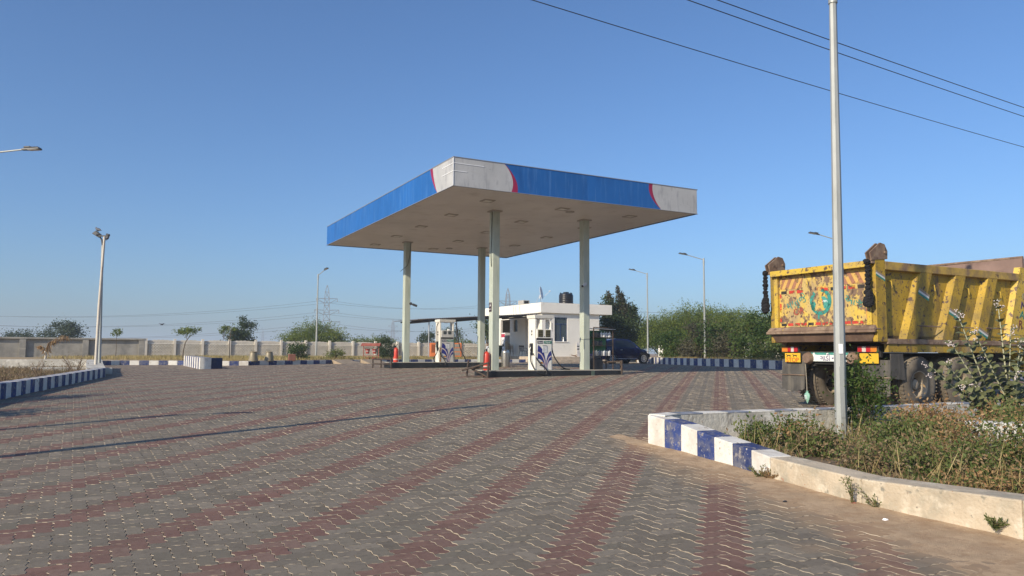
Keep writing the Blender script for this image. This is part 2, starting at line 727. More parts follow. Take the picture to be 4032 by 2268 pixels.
def make_pavers():
    mm, nn = np.meshgrid(np.arange(-420, 520), np.arange(-130, 130), indexing='ij')
    mm = mm.ravel()
    nn = nn.ravel()
    rec = []
    for vert in (0, 1):
        i = mm + 2 * nn + (2 if vert else 0)
        j = mm - 2 * nn - (1 if vert else 0)
        cx_ = i + (.5 if vert else 1.0)
        cy_ = j + (1.0 if vert else .5)
        X = OG[0] + A0 * (cx_ * E2[0] + cy_ * E1[0])
        Y = OG[1] + A0 * (cx_ * E2[1] + cy_ * E1[1])
        ok = (Y > 3.6) & (Y < 57) & (np.abs(X) < .83 * Y + .9)
        ok &= ~inside(RP, X, Y) & ~inside(LP, X, Y)
        # behind the back and right kerbs there is no paving
        ok &= ~((Y > 30) & (Y > np.interp(X, [p[0] for p in KERB], [p[1] for p in KERB], left=33, right=99)))
        ok &= ~((X > 9.6) & (X > np.interp(Y, [25, 27.5, 31.5, 36.2, 40, 45.2, 50, 57.3], [21, 18, 15.5, 13.47, 12.2, 10.9, 10.1, 9.7])))
        idx = np.nonzero(ok)[0]
        red = (nn[idx] % 3 == 0)
        rec.append((np.stack([i[idx], j[idx]], 1), np.stack([X[idx], Y[idx]], 1), red, np.full(len(idx), vert)))
    ij = np.concatenate([r[0] for r in rec])
    xy = np.concatenate([r[1] for r in rec])
    red = np.concatenate([r[2] for r in rec])
    vert = np.concatenate([r[3] for r in rec])
    # drop some of the red in the part that was relaid by the right hand kerb
    # --- pick the 300 that show largest
    z = gza(xy[:, 1]) - H
    d = np.sqrt(xy[:, 0] ** 2 + xy[:, 1] ** 2 + z ** 2)
    vy = -(z * math.cos(PITCH) - xy[:, 1] * math.sin(PITCH)) / (xy[:, 1] * math.cos(PITCH) + z * math.sin(PITCH))
    vx = xy[:, 0] / xy[:, 1]
    vis = (vy < .385) & (np.abs(vx) < .68)
    score = np.where(vis, -z / d ** 3, -1)
    order = np.argsort(-score)
    near = np.zeros(len(xy), bool)
    near[order[:300]] = True
    GI, CH = .030, .028      # half joint and chamfer in paver units
    rings = {}
    for v in (0, 1):
        P = unit_poly(v)
        rings[v] = [to_xy(inset(P, GI + CH)), to_xy(inset(P, GI)), to_xy(inset(P, GI * .9))]
    zr = [0, -.0045, -.017]
    sub_off = {0: A0 * (1.0 * E2 + .5 * E1), 1: A0 * (.5 * E2 + 1.0 * E1)}
    # --- shared meshes for the 300
    shared = {}
    for v in (0, 1):
        for rd in (0, 1):
            mb = MB()
            vs = []
            for k in range(3):
                for p in rings[v][k] - sub_off[v]:
                    vs.append((p[0], p[1], zr[k]))
            fs = [tuple(range(18))]
            mb.add(vs, fs, None, 0)
            fs = []
            for k in range(2):
                for q in range(18):
                    q2 = (q + 1) % 18
                    fs.append((k * 18 + q, (k + 1) * 18 + q, (k + 1) * 18 + q2, k * 18 + q2))
            o0 = 0
            for f in fs:
                mb.f.append(list(f))
                mb.mi.append(1)
            shared[(v, rd)] = mb.mesh('paver', [PR if rd else PG, PE])
    for i in np.nonzero(near)[0]:
        x, y = xy[i]
        sl = (gz(y + .1) - gz(y - .1)) / .2
        inst('paver', shared[(int(vert[i]), int(red[i]))], FC, (x + rng.normal() * .0008, y + rng.normal() * .0008, gz(y) + rng.normal() * .0012),
             (math.atan(sl) + rng.normal() * .004, rng.normal() * .004, rng.normal() * .006))

    # --- the others, joined
    def field(name, sel, lod):
        idx = np.nonzero(sel)[0]
        n = len(idx)
        allv, allf_tot, alli, mats, rn = [], [], [], [], []
        base = 0
        for v in (0, 1):
            ii = idx[vert[idx] == v]
            k = len(ii)
            if k == 0:
                continue
            r3 = [q - sub_off[v] for q in rings[v]]
            th = rng.normal(size=k) * .006
            cs, sn = np.cos(th), np.sin(th)
            tx = rng.normal(size=k) * .005
            ty = rng.normal(size=k) * .005
            jz = rng.normal(size=k) * .0013
            if lod == 2:
                q = np.array([r3[0][0], r3[0][6 if not v else 3], r3[0][9], r3[0][15 if not v else 12]])
                q1 = np.array([r3[1][0], r3[1][6 if not v else 3], r3[1][9], r3[1][15 if not v else 12]])
                rr = [(q, 0), (q1, -.012)]
            elif lod == 1:
                rr = [(r3[0], 0), (r3[1], -.012)]
            else:
                rr = [(r3[0], 0), (r3[1], zr[1]), (r3[2], zr[2])]
            np_ = len(rr[0][0])
            V = []
            for q, zz in rr:
                X = q[None, :, 0] * cs[:, None] - q[None, :, 1] * sn[:, None]
                Y = q[None, :, 0] * sn[:, None] + q[None, :, 1] * cs[:, None]
                Z = X * tx[:, None] + Y * ty[:, None] + jz[:, None] + zz
                X = X + xy[ii, 0][:, None]
                Y = Y + xy[ii, 1][:, None]
                Z = Z + gza(Y)
                V.append(np.stack([X, Y, Z], -1))
            V = np.concatenate(V, 1)          # k, rings*np, 3
            nv = V.shape[1]
            start = base + np.arange(k)[:, None] * nv
            allv.append(V.reshape(-1, 3))
            alli.append((start + np.arange(np_)[None]).ravel())
            allf_tot.append(np.full(k, np_))
            mats.append(red[ii].astype(int))
            rv = rng.random(k)
            rn.append(rv)
            for ring in range(len(rr) - 1):
                q = np.arange(np_)
                q2 = (q + 1) % np_
                quad = np.stack([ring * np_ + q, (ring + 1) * np_ + q, (ring + 1) * np_ + q2, ring * np_ + q2], 1).ravel()
                alli.append((start + quad[None]).ravel())
                allf_tot.append(np.full(k * np_, 4))
                mats.append(np.full(k * np_, 2))
                rn.append(np.repeat(rv, np_))
            base += k * nv
        V = np.concatenate(allv)
        I = np.concatenate(alli)
        Tt = np.concatenate(allf_tot)
        me = bpy.data.meshes.new(name)
        me.vertices.add(len(V))
        me.vertices.foreach_set('co', V.ravel().astype(np.float32))
        me.loops.add(len(I))
        me.loops.foreach_set('vertex_index', I.astype(np.int32))
        me.polygons.add(len(Tt))
        me.polygons.foreach_set('loop_start', np.concatenate([[0], np.cumsum(Tt)[:-1]]).astype(np.int32))
        me.polygons.foreach_set('loop_total', Tt.astype(np.int32))
        for x in (PG, PR, PE):
            me.materials.append(x)
        me.polygons.foreach_set('material_index', np.concatenate(mats).astype(np.int32))
        at = me.attributes.new('rnd', 'FLOAT', 'FACE')
        at.data.foreach_set('value', np.concatenate(rn).astype(np.float32))
        me.update(calc_edges=True)
        me.polygons.foreach_set('use_smooth', np.zeros(len(Tt), bool))
        return me

    rest = ~near
    mes = [field('paver_field', rest & (xy[:, 1] < 15), 0), field('paver_field', rest & (xy[:, 1] >= 15) & (xy[:, 1] < 27), 1),
           field('paver_field', rest & (xy[:, 1] >= 27), 2)]
    # joined into ONE part
    bm = bmesh.new()
    for me in mes:
        bm.from_mesh(me)
    me = mes[0]
    for f in bm.faces:
        f.smooth = False
    bm.to_mesh(me)
    bm.free()
    for q in mes[1:]:
        bpy.data.meshes.remove(q)
    o = bpy.data.objects.new('paver_field', me)
    COL.objects.link(o)
    o.parent = FC
    tag(o, kind='stuff')


make_pavers()

# ---- sand drifted against the near kerb: a thin uneven layer, pavers show where it runs out
SAND = M('drift_sand', (.42, .30, .185), .97, .18, 5, layers=[((.34, .225, .13), 6, .46, .66), ((.24, .17, .11), 24, .60, .70), ((.52, .41, .28), 40, .6, .72)], bump=.5, bscale=90)


def sand_drift():
    ns_, nd_ = 330, 74
    S = np.linspace(-.9, 8.2, ns_)
    D = np.linspace(-.06, 1.9, nd_)
    V, Fc = [], []
    for i_, a in enumerate(S):
        wq = float(np.interp(a, [-.9, 0, 1.5, 3, 5, 8], [.10, .22, .30, .52, .85, 1.3]))
        for d_ in D:
            x, y = KA + KD * a + KN * d_
            if a > 2.6:
                x, y = x - .0, y
            nz = mnoise.fractal(Vector((x * 1.7, y * 1.7, 5.0)), 1.0, 2.0, 4)
            n2 = mnoise.noise(Vector((x * 11, y * 11, 2.0)))
            h = .013 * (1 - d_ / wq) + .007 * nz + .0022 * n2
            V.append((x, y, gz(y) + max(-.013, min(.03, h))))
    for i_ in range(ns_ - 1):
        for j_ in range(nd_ - 1):
            k_ = i_ * nd_ + j_
            Fc.append((k_, k_ + 1, k_ + nd_ + 1, k_ + nd_))
    mb = MB()
    mb.add(V, Fc)
    o = mb.build('sand_drift', SAND, None, smooth=True)
    tag(o, kind='stuff')


sand_drift()

# ---- kerbs
KW = M('kerb_white', (.68, .66, .60), .88, .08, 4, layers=[((.50, .45, .38), 2.6, .50, .72), ((.56, .53, .47), 30, .52, .68), ((.33, .28, .22), 6, .645, .665), ((.40, .34, .27), 18, .66, .69)], bump=.25, bscale=25, rnd=.06)
KB = M('kerb_blue', (.025, .045, .155), .8, .25, 5, layers=[((.13, .135, .17), 6, .46, .66), ((.27, .25, .24), 11, .57, .66), ((.46, .43, .38), 20, .64, .69)], bump=.25, bscale=25, rnd=.25)
KC = M('kerb_concrete', (.48, .40, .29), .92, .22, 2, layers=[((.33, .30, .23), 2.2, .50, .66), ((.58, .51, .39), 5, .52, .64), ((.25, .23, .18), 9, .61, .68), ((.36, .20, .13), 7, .665, .69), ((.20, .18, .15), 30, .66, .71)], bump=.6, bscale=34)
KOLD = M('kerb_old', (.52, .50, .44), .9, .2, 3, layers=[((.36, .34, .29), 2, .48, .66), ((.66, .64, .58), 6, .55, .66), ((.20, .185, .16), 5, .58, .66, (1, 1, .35)), ((.30, .22, .16), 12, .66, .70)], bump=.6, bscale=24)


def path_pts(pts, step):
    """resample polyline of (x,y,...) to roughly equal steps"""
    P = np.array(pts, float)
    seg = np.linalg.norm(np.diff(P[:, :2], axis=0), axis=1)
    s = np.concatenate([[0], np.cumsum(seg)])
    n = max(1, int(round(s[-1] / step)))
    t = np.linspace(0, s[-1], n + 1)
    return np.stack([np.interp(t, s, P[:, k]) for k in range(P.shape[1])], 1)


def kerb(name, label, pts, step, thick, mats, side=1, bev=.012, zb=None, cat='kerb', pattern=None, topmat=None, piece='kerb_block'):
    """pts: (x,y,ztop); one block after another along the path; thick to the given side"""
    t = thing(name, label, cat, (0, 0, 0))
    Q = path_pts(pts, step)
    n = len(Q)
    nr = []
    for i in range(n):
        d = Q[min(i + 1, n - 1), :2] - Q[max(i - 1, 0), :2]
        d /= np.linalg.norm(d)
        nr.append(np.array([-d[1], d[0]]) * side * thick)
    for i in range(n - 1):
        a, b = Q[i], Q[i + 1]
        na, nb = nr[i], nr[i + 1]
        mb = MB()
        g = .0015 if i else 0
        dv = (b[:2] - a[:2])
        dv = dv / np.linalg.norm(dv) * g
        za = (gz(a[1]) if zb is None else zb) - .05
        zc = (gz(b[1]) if zb is None else zb) - .05
        A = a[:2] + dv
        B = b[:2] - dv
        mb.hexa([(A[0], A[1], za), (B[0], B[1], zc), (B[0] + nb[0], B[1] + nb[1], zc), (A[0] + na[0], A[1] + na[1], za),
                 (A[0], A[1], a[2]), (B[0], B[1], b[2]), (B[0] + nb[0], B[1] + nb[1], b[2]), (A[0] + na[0], A[1] + na[1], a[2])])
        if side < 0:
            mb.f = [f[::-1] for f in mb.f]
        k = pattern[i % len(pattern)] if pattern else i % len(mats)
        mb.build(piece, mats[k], t, bev=bev)
    return t


# near bed, road side: painted blocks that step down toward the plain concrete wall
kerb('painted_kerb', 'near kerb painted in blue and white blocks at the corner of the weedy bed',
     [(1.99, 11.24, .655), (2.27, 10.72, .60), (2.55, 10.01, .50), (2.83, 9.29, .42), (2.95, 8.84, .38)], .355, .30, [KW, KB], side=1)
t = thing('concrete_kerb', 'long unpainted concrete kerb wall running to the lower right corner', 'kerb')
for (p, q) in (((2.955, 8.825, .375), (3.43, 7.61, .335)), ((3.432, 7.605, .335), (4.16, 6.33, .375)), ((4.162, 6.325, .375), (7.5, .9, .40))):
    d = np.array([q[0] - p[0], q[1] - p[1]])
    d /= np.linalg.norm(d)
    nr = np.array([-d[1], d[0]]) * .34
    mb = MB()
    z0, z1 = gz(p[1]) - .05, gz(q[1]) - .05
    mb.hexa([(p[0], p[1], z0), (q[0], q[1], z1), (q[0] + nr[0], q[1] + nr[1], z1), (p[0] + nr[0], p[1] + nr[1], z0),
             (p[0], p[1], p[2]), (q[0], q[1], q[2]), (q[0] + nr[0], q[1] + nr[1], q[2]), (p[0] + nr[0], p[1] + nr[1], p[2])])
    mb.build('wall_section', KC, t, bev=.015)
# near bed, forecourt side: old wall with painted top
KTB = M('top_blue', (.20, .225, .28), .85, .25, 5, layers=[((.35, .34, .33), 8, .5, .7)], bump=.2)
t = thing('bed_back_wall', 'rendered low wall with blue and white painted top between the weedy bed and the tipper truck', 'wall')
Q = path_pts([(2.02, 11.30, .665), (2.35, 11.62, .665), (5.4, 12.95, .665), (9.6, 15.05, .675), (14, 17.3, .70), (20, 20.4, .75)], .46)
for i in range(len(Q) - 1):
    a, b = Q[i], Q[i + 1]
    d = b[:2] - a[:2]
    d = d / np.linalg.norm(d)
    nr = np.array([d[1], -d[0]]) * .28
    A, B = a[:2], b[:2]
    for nm, z0a, z1a, mt, e in (('wall_section', None, -.022, KOLD, 0), ('coping_block', -.021, 0, KTB if i % 2 else KW, .006)):
        mb = MB()
        za = gz(a[1]) - .05 if z0a is None else a[2] + z0a
        zc = gz(b[1]) - .05 if z0a is None else b[2] + z0a
        aa, bb = A - nr * e, B - nr * e
        n2 = nr * (1 + 2 * e)
        mb.hexa([(aa[0] + n2[0], aa[1] + n2[1], za), (bb[0] + n2[0], bb[1] + n2[1], zc), (bb[0], bb[1], zc), (aa[0], aa[1], za),
                 (aa[0] + n2[0], aa[1] + n2[1], a[2] + z1a), (bb[0] + n2[0], bb[1] + n2[1], b[2] + z1a), (bb[0], bb[1], b[2] + z1a), (aa[0], aa[1], a[2] + z1a)])
        mb.build(nm, mt, t, bev=.006 if z0a else 0)
# short inner wall half hidden in the weeds
mb = MB()
mb.hexa([(6.2, 10.2, .1), (10.5, 10.0, .1), (10.5, 10.35, .1), (6.2, 10.55, .1), (6.2, 10.2, .66), (10.5, 10.0, .62), (10.5, 10.35, .62), (6.2, 10.55, .66)])
tag(mb.build('inner_wall', KW, None, bev=.02), 'short whitewashed wall half buried in the weeds at the right', 'wall')

# soil in the beds
BSOIL = M('bed_soil', (.16, .115, .07), .95, .3, 3, bump=.6, bscale=25)


def poly_sheet(name, poly, z, mat):
    me = bpy.data.meshes.new(name)
    bm = bmesh.new()
    vs = [bm.verts.new((p[0], p[1], z(p[0], p[1]) if callable(z) else z)) for p in poly]
    bm.faces.new(vs)
    bmesh.ops.triangulate(bm, faces=bm.faces[:])
    bm.normal_update()
    for f in bm.faces:
        if f.normal.z < 0:
            f.normal_flip()
    lo = [bm.verts.new((v.co.x, v.co.y, v.co.z - .5)) for v in vs]
    for i in range(len(vs)):
        k = (i + 1) % len(vs)
        bm.faces.new((vs[i], lo[i], lo[k], vs[k]))
    bm.to_mesh(me)
    bm.free()
    me.materials.append(mat)
    o = bpy.data.objects.new(name, me)
    COL.objects.link(o)
    return tag(o, kind='structure')


poly_sheet('planting_bed_soil', [(2.3, 11.2), (3.15, 8.95), (3.7, 7.7), (4.45, 6.45), (7.8, 1.2), (22, 1.2), (22, 20.8), (9.6, 14.75), (5.4, 12.7), (2.5, 11.4)],
           lambda x, y: .06 + .012 * y, BSOIL)
poly_sheet('planting_bed_soil', [(-11.6, 17.2), (-12.8, 21.2), (-14.1, 25.9), (-17.9, 32.6), (-30, 29.5), (-30, 6), (-8.6, 6)],
           lambda x, y: .45 + .013 * (y - 6), M('dry_soil', (.21, .145, .09), .95, .3, 2, layers=[((.30, .22, .13), 5, .5, .7)], bump=.6, bscale=20))

# left bed kerb
kerb('left_painted_kerb', 'blue and white striped kerb around the dry bed at the left edge',
     [(-8.0, 5.5, .62), (-10.2, 13.2, .74), (-11.4, 17.12, .79), (-12.57, 21.18, .84), (-13.9, 25.87, .92), (-14.1, 26.6, .935)], .34, .34, [KB, KW], side=1)
kerb('left_bed_side_wall', 'plain top kerb turning away behind the leaning white pole', [(-14.1, 26.63, .935), (-16.0, 30, 1.04), (-17.7, 33.1, 1.15)], 1.2, .6, [KOLD], side=1)
kerb('left_bed_back_wall', 'patchy whitewashed back wall of the dry bed at the left', [(-17.72, 33.15, 1.15), (-22, 31.9, 1.15), (-30, 29.8, 1.16)], 2.2, .3, [KOLD], side=1)
# loose block in the dry bed
mb = MB()
mb.hexa([(-17.2, 27.4, .6), (-14.9, 28.6, .6), (-15.05, 28.9, .6), (-17.35, 27.7, .6), (-17.2, 27.4, .93), (-14.9, 28.6, .90), (-15.05, 28.9, .90), (-17.35, 27.7, .93)])
tag(mb.build('low_block_wall', KOLD, None, bev=.02), 'low crumbling block wall inside the dry bed on the left', 'wall')

# back kerb along the far verge
kerb('back_kerb', 'low blue and white kerb along the far grass verge', [(x, y, gz(y) + .22) for x, y in [(-21.5, 34.6)] + KERB[1:3] + [(-15.2, 38.2), (-13.25, 38.55)]], .46, .25, [KW, KB], side=1)
kerb('back_kerb', 'long low blue and white kerb running behind the pump islands', [(x, y, gz(y) + .22) for x, y in [(-13.2, 38.7)] + KERB[4:]], .52, .25, [KB, KW], side=1)
# stub wall with the thin stripes
t = thing('stub_wall', 'chunky white wall stub with thin stripes and a dark blue end', 'wall')
a = np.array([-16.1, 37.6])
b = np.array([-13.55, 33.3])
d = (b - a) / np.linalg.norm(b - a)
nr = np.array([-d[1], d[0]])
L = np.linalg.norm(b - a)
ns = 15
for i in range(ns):
    p0 = a + d * L * (i / ns)
    p1 = a + d * L * ((i + 1) / ns)
    mb = MB()
    last = i == ns - 1
    pw = nr * .46
    z0 = gz(p0[1]) - .03
    zt = gz(p0[1]) + .50
    mb.hexa([(p0[0], p0[1], z0), (p1[0], p1[1], z0), (p1[0] + pw[0], p1[1] + pw[1], z0), (p0[0] + pw[0], p0[1] + pw[1], z0),
             (p0[0], p0[1], zt), (p1[0], p1[1], zt), (p1[0] + pw[0], p1[1] + pw[1], zt), (p0[0] + pw[0], p0[1] + pw[1], zt)])
    mb.build('wall_section', KW if i % 2 == 0 else KB, t)
c = b + nr * .465
e1, e2 = np.array([.6, .8]) * .55, np.array([-.8, .6]) * .4
zg = gz(c[1])
q4 = [c, c + e1, c + e1 + e2, c + e2]
MB().hexa([(p[0], p[1], zg - .03) for p in q4] + [(p[0], p[1], zg + .485) for p in q4]).build('wall_section', M('stub_blue', (.015, .03, .085), .8, .3, 4, layers=[((.06, .07, .10), 6, .55, .7)]), t, bev=.03)

# two sand ramps against the back kerb
RAMP = M('ramp_sand', (.34, .265, .18), .95, .2, 3, bump=.4, bscale=25)
for (i0, lb) in (((-9.9, 44.3), 'left one of two sandy cement ramps against the back kerb'), ((-8.7, 46.5), 'right one of two sandy cement ramps, next to the fire bucket stand')):
    a = np.array(i0)
    d = np.array([.47, .88])
    q = np.array([.88, -.47])
    zz = gz(a[1])
    c = [a - d * .75, a + d * .75]
    o_ = [c[0] + q * .9 - d * .2, c[1] + q * .9 + d * .2]
    mb = MB().hexa([(o_[0][0], o_[0][1], zz - .02), (o_[1][0], o_[1][1], zz - .02), (c[1][0], c[1][1], zz - .02), (c[0][0], c[0][1], zz - .02),
                    (o_[0][0], o_[0][1], zz + .012), (o_[1][0], o_[1][1], zz + .012), (c[1][0], c[1][1], zz + .25), (c[0][0], c[0][1], zz + .25)])
    tag(mb.build('sand_ramp', RAMP, None, bev=.02), lb, 'ramp')
# right kerb
kerb('right_kerb', 'tall blue and white kerb curving in front of the green bushes', [(x, y, gz(y) + .42) for x, y in RK], .5, .3, [KW, KB], side=-1)

# ---- verge soil behind the kerbs
VERGE = M('verge_soil', (.33, .24, .13), .95, .25, .9, layers=[((.40, .31, .15), 5, .5, .7)], bump=.5, bscale=18)
poly_sheet('verge', [(-21.6, 34.9), (-19.5, 38.45), (-17.0, 38.85), (-14.3, 38.6), (-12.8, 39.7), (-11.6, 41.6), (-9.55, 45.8), (-6.7, 49.4), (-2.9, 52.45), (.8, 54.3), (.6, 62), (6, 75),
                     (-5, 71), (-28, 60.5), (-60, 47), (-60, 34)], lambda x, y: 1.03, VERGE)
poly_sheet('right_verge', [(10.0, 57.4), (10.4, 50), (11.2, 45.2), (12.5, 40), (13.75, 36.3), (15.8, 31.7), (18.3, 27.8), (21.2, 25.3), (60, 25), (60, 90), (13, 90)], lambda x, y: 1.1, VERGE)

# ---- precast boundary wall with block relief
UD = np.array([.8826, .4701])
VD = np.array([-.4701, .8826])
PC = M('precast', (.60, .56, .48), .92, .12, 1.5, layers=[((.46, .42, .36), 2.2, .55, .8), ((.48, .45, .38), .8, .5, .8, (1, 1, .3))], bump=.2, bscale=20, rnd=.05)
PL = 2.0
PH = 1.45


def panel_mesh():
    mb = MB()
    W = PL - .16
    mb.box(0, W, 0, .045, 0, 1.12)
    rows, cols = 11, 9
    rh = 1.12 / rows
    cw = W / cols
    for r in range(rows):
        for c in range(cols + (r % 2)):
            x0 = c * cw - (cw / 2 if r % 2 else 0)
            x1 = x0 + cw
            x0, x1 = max(0, x0) + .01, min(W, x1) - .01
            if x1 - x0 < .03:
                continue
            z0, z1 = r * rh + .008, (r + 1) * rh - .008
            y = -.001
            e = min(.03, (x1 - x0) * .3)
            vs = [(x0, y, z0), (x1, y, z0), (x1, y, z1), (x0, y, z1), (x0 + e, y - .075, z0 + .03), (x1 - e, y - .075, z0 + .03), (x1 - e, y - .06, z1 - .02), (x0 + e, y - .06, z1 - .02)]
            mb.add(vs, [(4, 5, 6, 7), (0, 1, 5, 4), (1, 2, 6, 5), (2, 3, 7, 6), (3, 0, 4, 7)])
    # ornamental top strip with wavy crest and swirls
    n = 36
    poly = [(0, -.006, 1.125), (W, -.006, 1.125)]
    for i in range(n + 1):
        u = 1 - i / n
        s = 1.33 + .05 * max(0, math.sin(u * math.pi)) + .028 * abs(math.sin(u * math.pi * 6)) * (1 if .22 < u < .78 else .2)
        poly.append((u * W, -.006, s))
    mb.prism(poly, (0, .05, 0))
    for k in range(9):
        cx_ = W * (k + .5) / 9
        pts = [(cx_ + .085 * math.cos(a) * (.4 + .6 * a / 4), -.012, 1.23 + .05 * math.sin(a)) for a in np.linspace(.2, 4.2, 7)]
        mb.tube(pts, .011, 4, caps=False)
    return mb.mesh('panel', PC)


def post_mesh():
    mb = MB()
    mb.box(-.085, .085, -.17, .08, 0, PH + .03)
    return mb.mesh('post', PC)


bw = thing('boundary_wall', 'precast concrete boundary wall with brick relief panels and square posts', 'wall', (0, 0, 0))
pm_, pst_ = panel_mesh(), post_mesh()
W0 = np.array([-27.75, 58.0])
ang = math.atan2(UD[1], UD[0])
for k in range(21):
    p = W0 + UD * PL * k
    inst('post', pst_, bw, (p[0], p[1], .98), (0, 0, ang))
    if k < 20:
        q = p + UD * .08
        inst('panel', pm_, bw, (q[0], q[1], .98), (0, 0, ang))
# plastered wall at the left, with recessed bays
PLS = M('cement_plaster', (.30, .285, .25), .9, .25, .9, layers=[((.17, .165, .15), 1.3, .5, .75, (1, 1, .5)), ((.40, .37, .31), 2.5, .55, .75, (.6, .6, 2))], bump=.25, bscale=12)


def plaster_wall(name, label, a, b, bays, z0=.95, h=1.5):
    a, b = np.array(a), np.array(b)
    L = np.linalg.norm(b - a)
    t = thing(name, label, 'wall', (a[0], a[1], z0), math.atan2(b[1] - a[1], b[0] - a[0]))
    MB().box(0, L, 0, .12, 0, h - .12).build('wall_face', PLS, t)
    MB().box(-.03, L + .03, -.2, .16, h - .119, h).build('coping', PLS, t, bev=.01)
    bl = L / bays
    for i in range(bays + 1):
        x = min(max(i * bl, .2), L - .2)
        MB().box(x - .2, x + .2, -.17, -.001, 0, h - .12).build('pilaster', PLS, t, bev=.008)
    return t


wL = W0 - UD * .1
plaster_wall('plaster_wall', 'grey cement plastered wall with recessed bays behind the twin poles', wL - UD * 15.6, wL, 4)
wc = wL - UD * 15.6
plaster_wall('side_plaster_wall', 'grey plastered side wall coming forward at the far left edge', wc, wc - VD * 22 - UD * .0, 5)
# white wall fragments behind the right bushes
WW = M('whitewash', (.78, .76, .70), .85, .07, 2, layers=[((.5, .47, .4), 5, .62, .75)], bump=.2)
t = thing('white_wall', 'whitewashed boundary wall glimpsed between the green bushes on the right', 'wall', (11.6, 60, 1.0), math.atan2(-24, 4.3))
MB().box(0, 24.4, 0, .15, 0, 1.25).build('wall_face', WW, t)
for i in range(9):
    MB().box(i * 3 - .14, i * 3 + .14, -.06, .21, 0, 1.5).build('post', WW, t, bev=.01)

# ================================================================== CANOPY
CA = math.atan2(UD[1], UD[0])
NX, NY = -1.865, 23.83
SZ, TH = 6.822, .92
CW, CD = 10.02, 15.57


def cw(u, v, z=0.0):
    return (NX + u * UD[0] + v * VD[0], NY + u * UD[1] + v * VD[1], z)


can = thing('station_canopy', 'fuel station canopy with blue, white and red fascia on four pale green columns', 'canopy', (NX, NY, 0), CA)
FB = M('fascia_blue', (.014, .115, .37), .5, .10, .8, layers=[((.06, .18, .44), 2.6, .52, .76, (3, 3, .22)), ((.14, .26, .48), 5.5, .64, .80, (4, 4, .12)), ((.012, .09, .30), 1.2, .55, .7, (2, 2, .4))], rnd=.05, spec=.35)
FW = M('fascia_white', (.44, .44, .43), .5, .10, 1.2, layers=[((.29, .29, .30), 3, .52, .72, (2, 2, .5)), ((.15, .15, .16), 6, .66, .74, (.6, .6, 2.5))], bump=.05)
FR = M('fascia_red', (.30, .012, .06), .5, .1, 2)
SOF = M('soffit_tin', (.78, .73, .66), .45, .08, .5, layers=[((.62, .56, .48), 1.5, .55, .8)])
EDGE = M('edge_trim', (.25, .26, .28), .5, .1, 3)
ALU = M('aluminium', (.7, .71, .72), .35, .05, 5, metal=.6)
# soffit strips: real ribs with open joints
mb = MB()
ns = 72
for i in range(ns):
    y0, y1 = .03 + i * (CD - .06) / ns, .03 + (i + 1) * (CD - .06) / ns
    mb.box(.03, CW - .03, y0 + .004, y1 - .004, SZ + .012, SZ + .03)
mb.build('soffit', SOF, can)
MB().box(.04, CW - .04, .04, CD - .04, SZ + .031, SZ + .10).build('soffit_frame', EDGE, can)
MB().box(.02, CW - .02, .02, CD - .02, SZ + TH - .12, SZ + TH - .02).build('roof_deck', EDGE, can)
# trim angles top and bottom
mb = MB()
for (x0, x1, y0, y1) in ((-.045, CW + .045, -.045, .0), (-.045, CW + .045, CD, CD + .045), (-.045, 0, .0, CD), (CW, CW + .045, .0, CD)):
    mb.box(x0, x1, y0, y1, SZ - .012, SZ + .002)
    mb.box(x0, x1, y0, y1, SZ + TH - .002, SZ + TH + .018)
mb.build('edge_trim', EDGE, can)


def fascia_front(name, left, right, mat, n=12, y=-.03, d=.03):
    """panel on the right-hand face (v = 0); left/right are functions u(t) with t 0 bottom .. 1 top"""
    poly = [(left(i / n), y, SZ + .003 + (TH - .006) * i / n) for i in range(n + 1)]
    poly += [(right(i / n), y, SZ + .003 + (TH - .006) * i / n) for i in range(n, -1, -1)]
    MB().prism(poly, (0, d, 0)).build(name, mat, can)


def fascia_left(name, a, b, mat, n=12, d=.03):
    poly = [(-.03, a(i / n), SZ + .003 + (TH - .006) * i / n) for i in range(n + 1)]
    poly += [(-.03, b(i / n), SZ + .003 + (TH - .006) * i / n) for i in range(n, -1, -1)]
    MB().prism(poly, (d, 0, 0)).build(name, mat, can)


def cst(c):
    return lambda t: c


def bulge(b, tp, m):
    """quadratic through bottom b, top tp, mid m"""
    return lambda t: b * (1 - t) * (1 - 2 * t) + m * 4 * t * (1 - t) + tp * t * (2 * t - 1)


w1 = bulge(2.055, 1.79, 2.09)
r1 = bulge(2.29, 1.795, 2.20)
fascia_front('fascia_panel_white', cst(-.03), w1, FW)
fascia_front('fascia_band_red', w1, r1, FR)
w2 = bulge(8.30, 7.92, 7.97)
r2 = bulge(8.295, 7.76, 7.83)
us = [None, 3.6, 5.0, 6.4, None]
fascia_front('fascia_panel_blue', r1, cst(3.6), FB)
fascia_front('fascia_panel_blue', cst(3.604), cst(5.0), FB)
fascia_front('fascia_panel_blue', cst(5.004), cst(6.4), FB)
fascia_front('fascia_panel_blue', cst(6.404), r2, FB)
fascia_front('fascia_band_red', r2, w2, FR)
fascia_front('fascia_panel_white', w2, cst(CW), FW)
wl = bulge(1.30, 1.72, 1.58)
rl = bulge(1.305, 1.94, 1.72)
fascia_left('fascia_panel_white', cst(0), wl, FW)
fascia_left('fascia_band_red', wl, rl, FR)
ys = [3.3 + 1.36 * i for i in range(10)]
ys[-1] = CD
fascia_left('fascia_panel_blue', rl, cst(3.3), FB)
for i in range(9):
    fascia_left('fascia_panel_blue', cst(ys[i] + .004), cst(ys[i + 1]), FB)
for nm, bx in (('fascia_back', (-.03, CW + .03, CD, CD + .03)), ('fascia_far', (CW, CW + .03, 0, CD))):
    MB().box(bx[0], bx[1], bx[2], bx[3], SZ + .003, SZ + TH - .003).build(nm, FB, can)
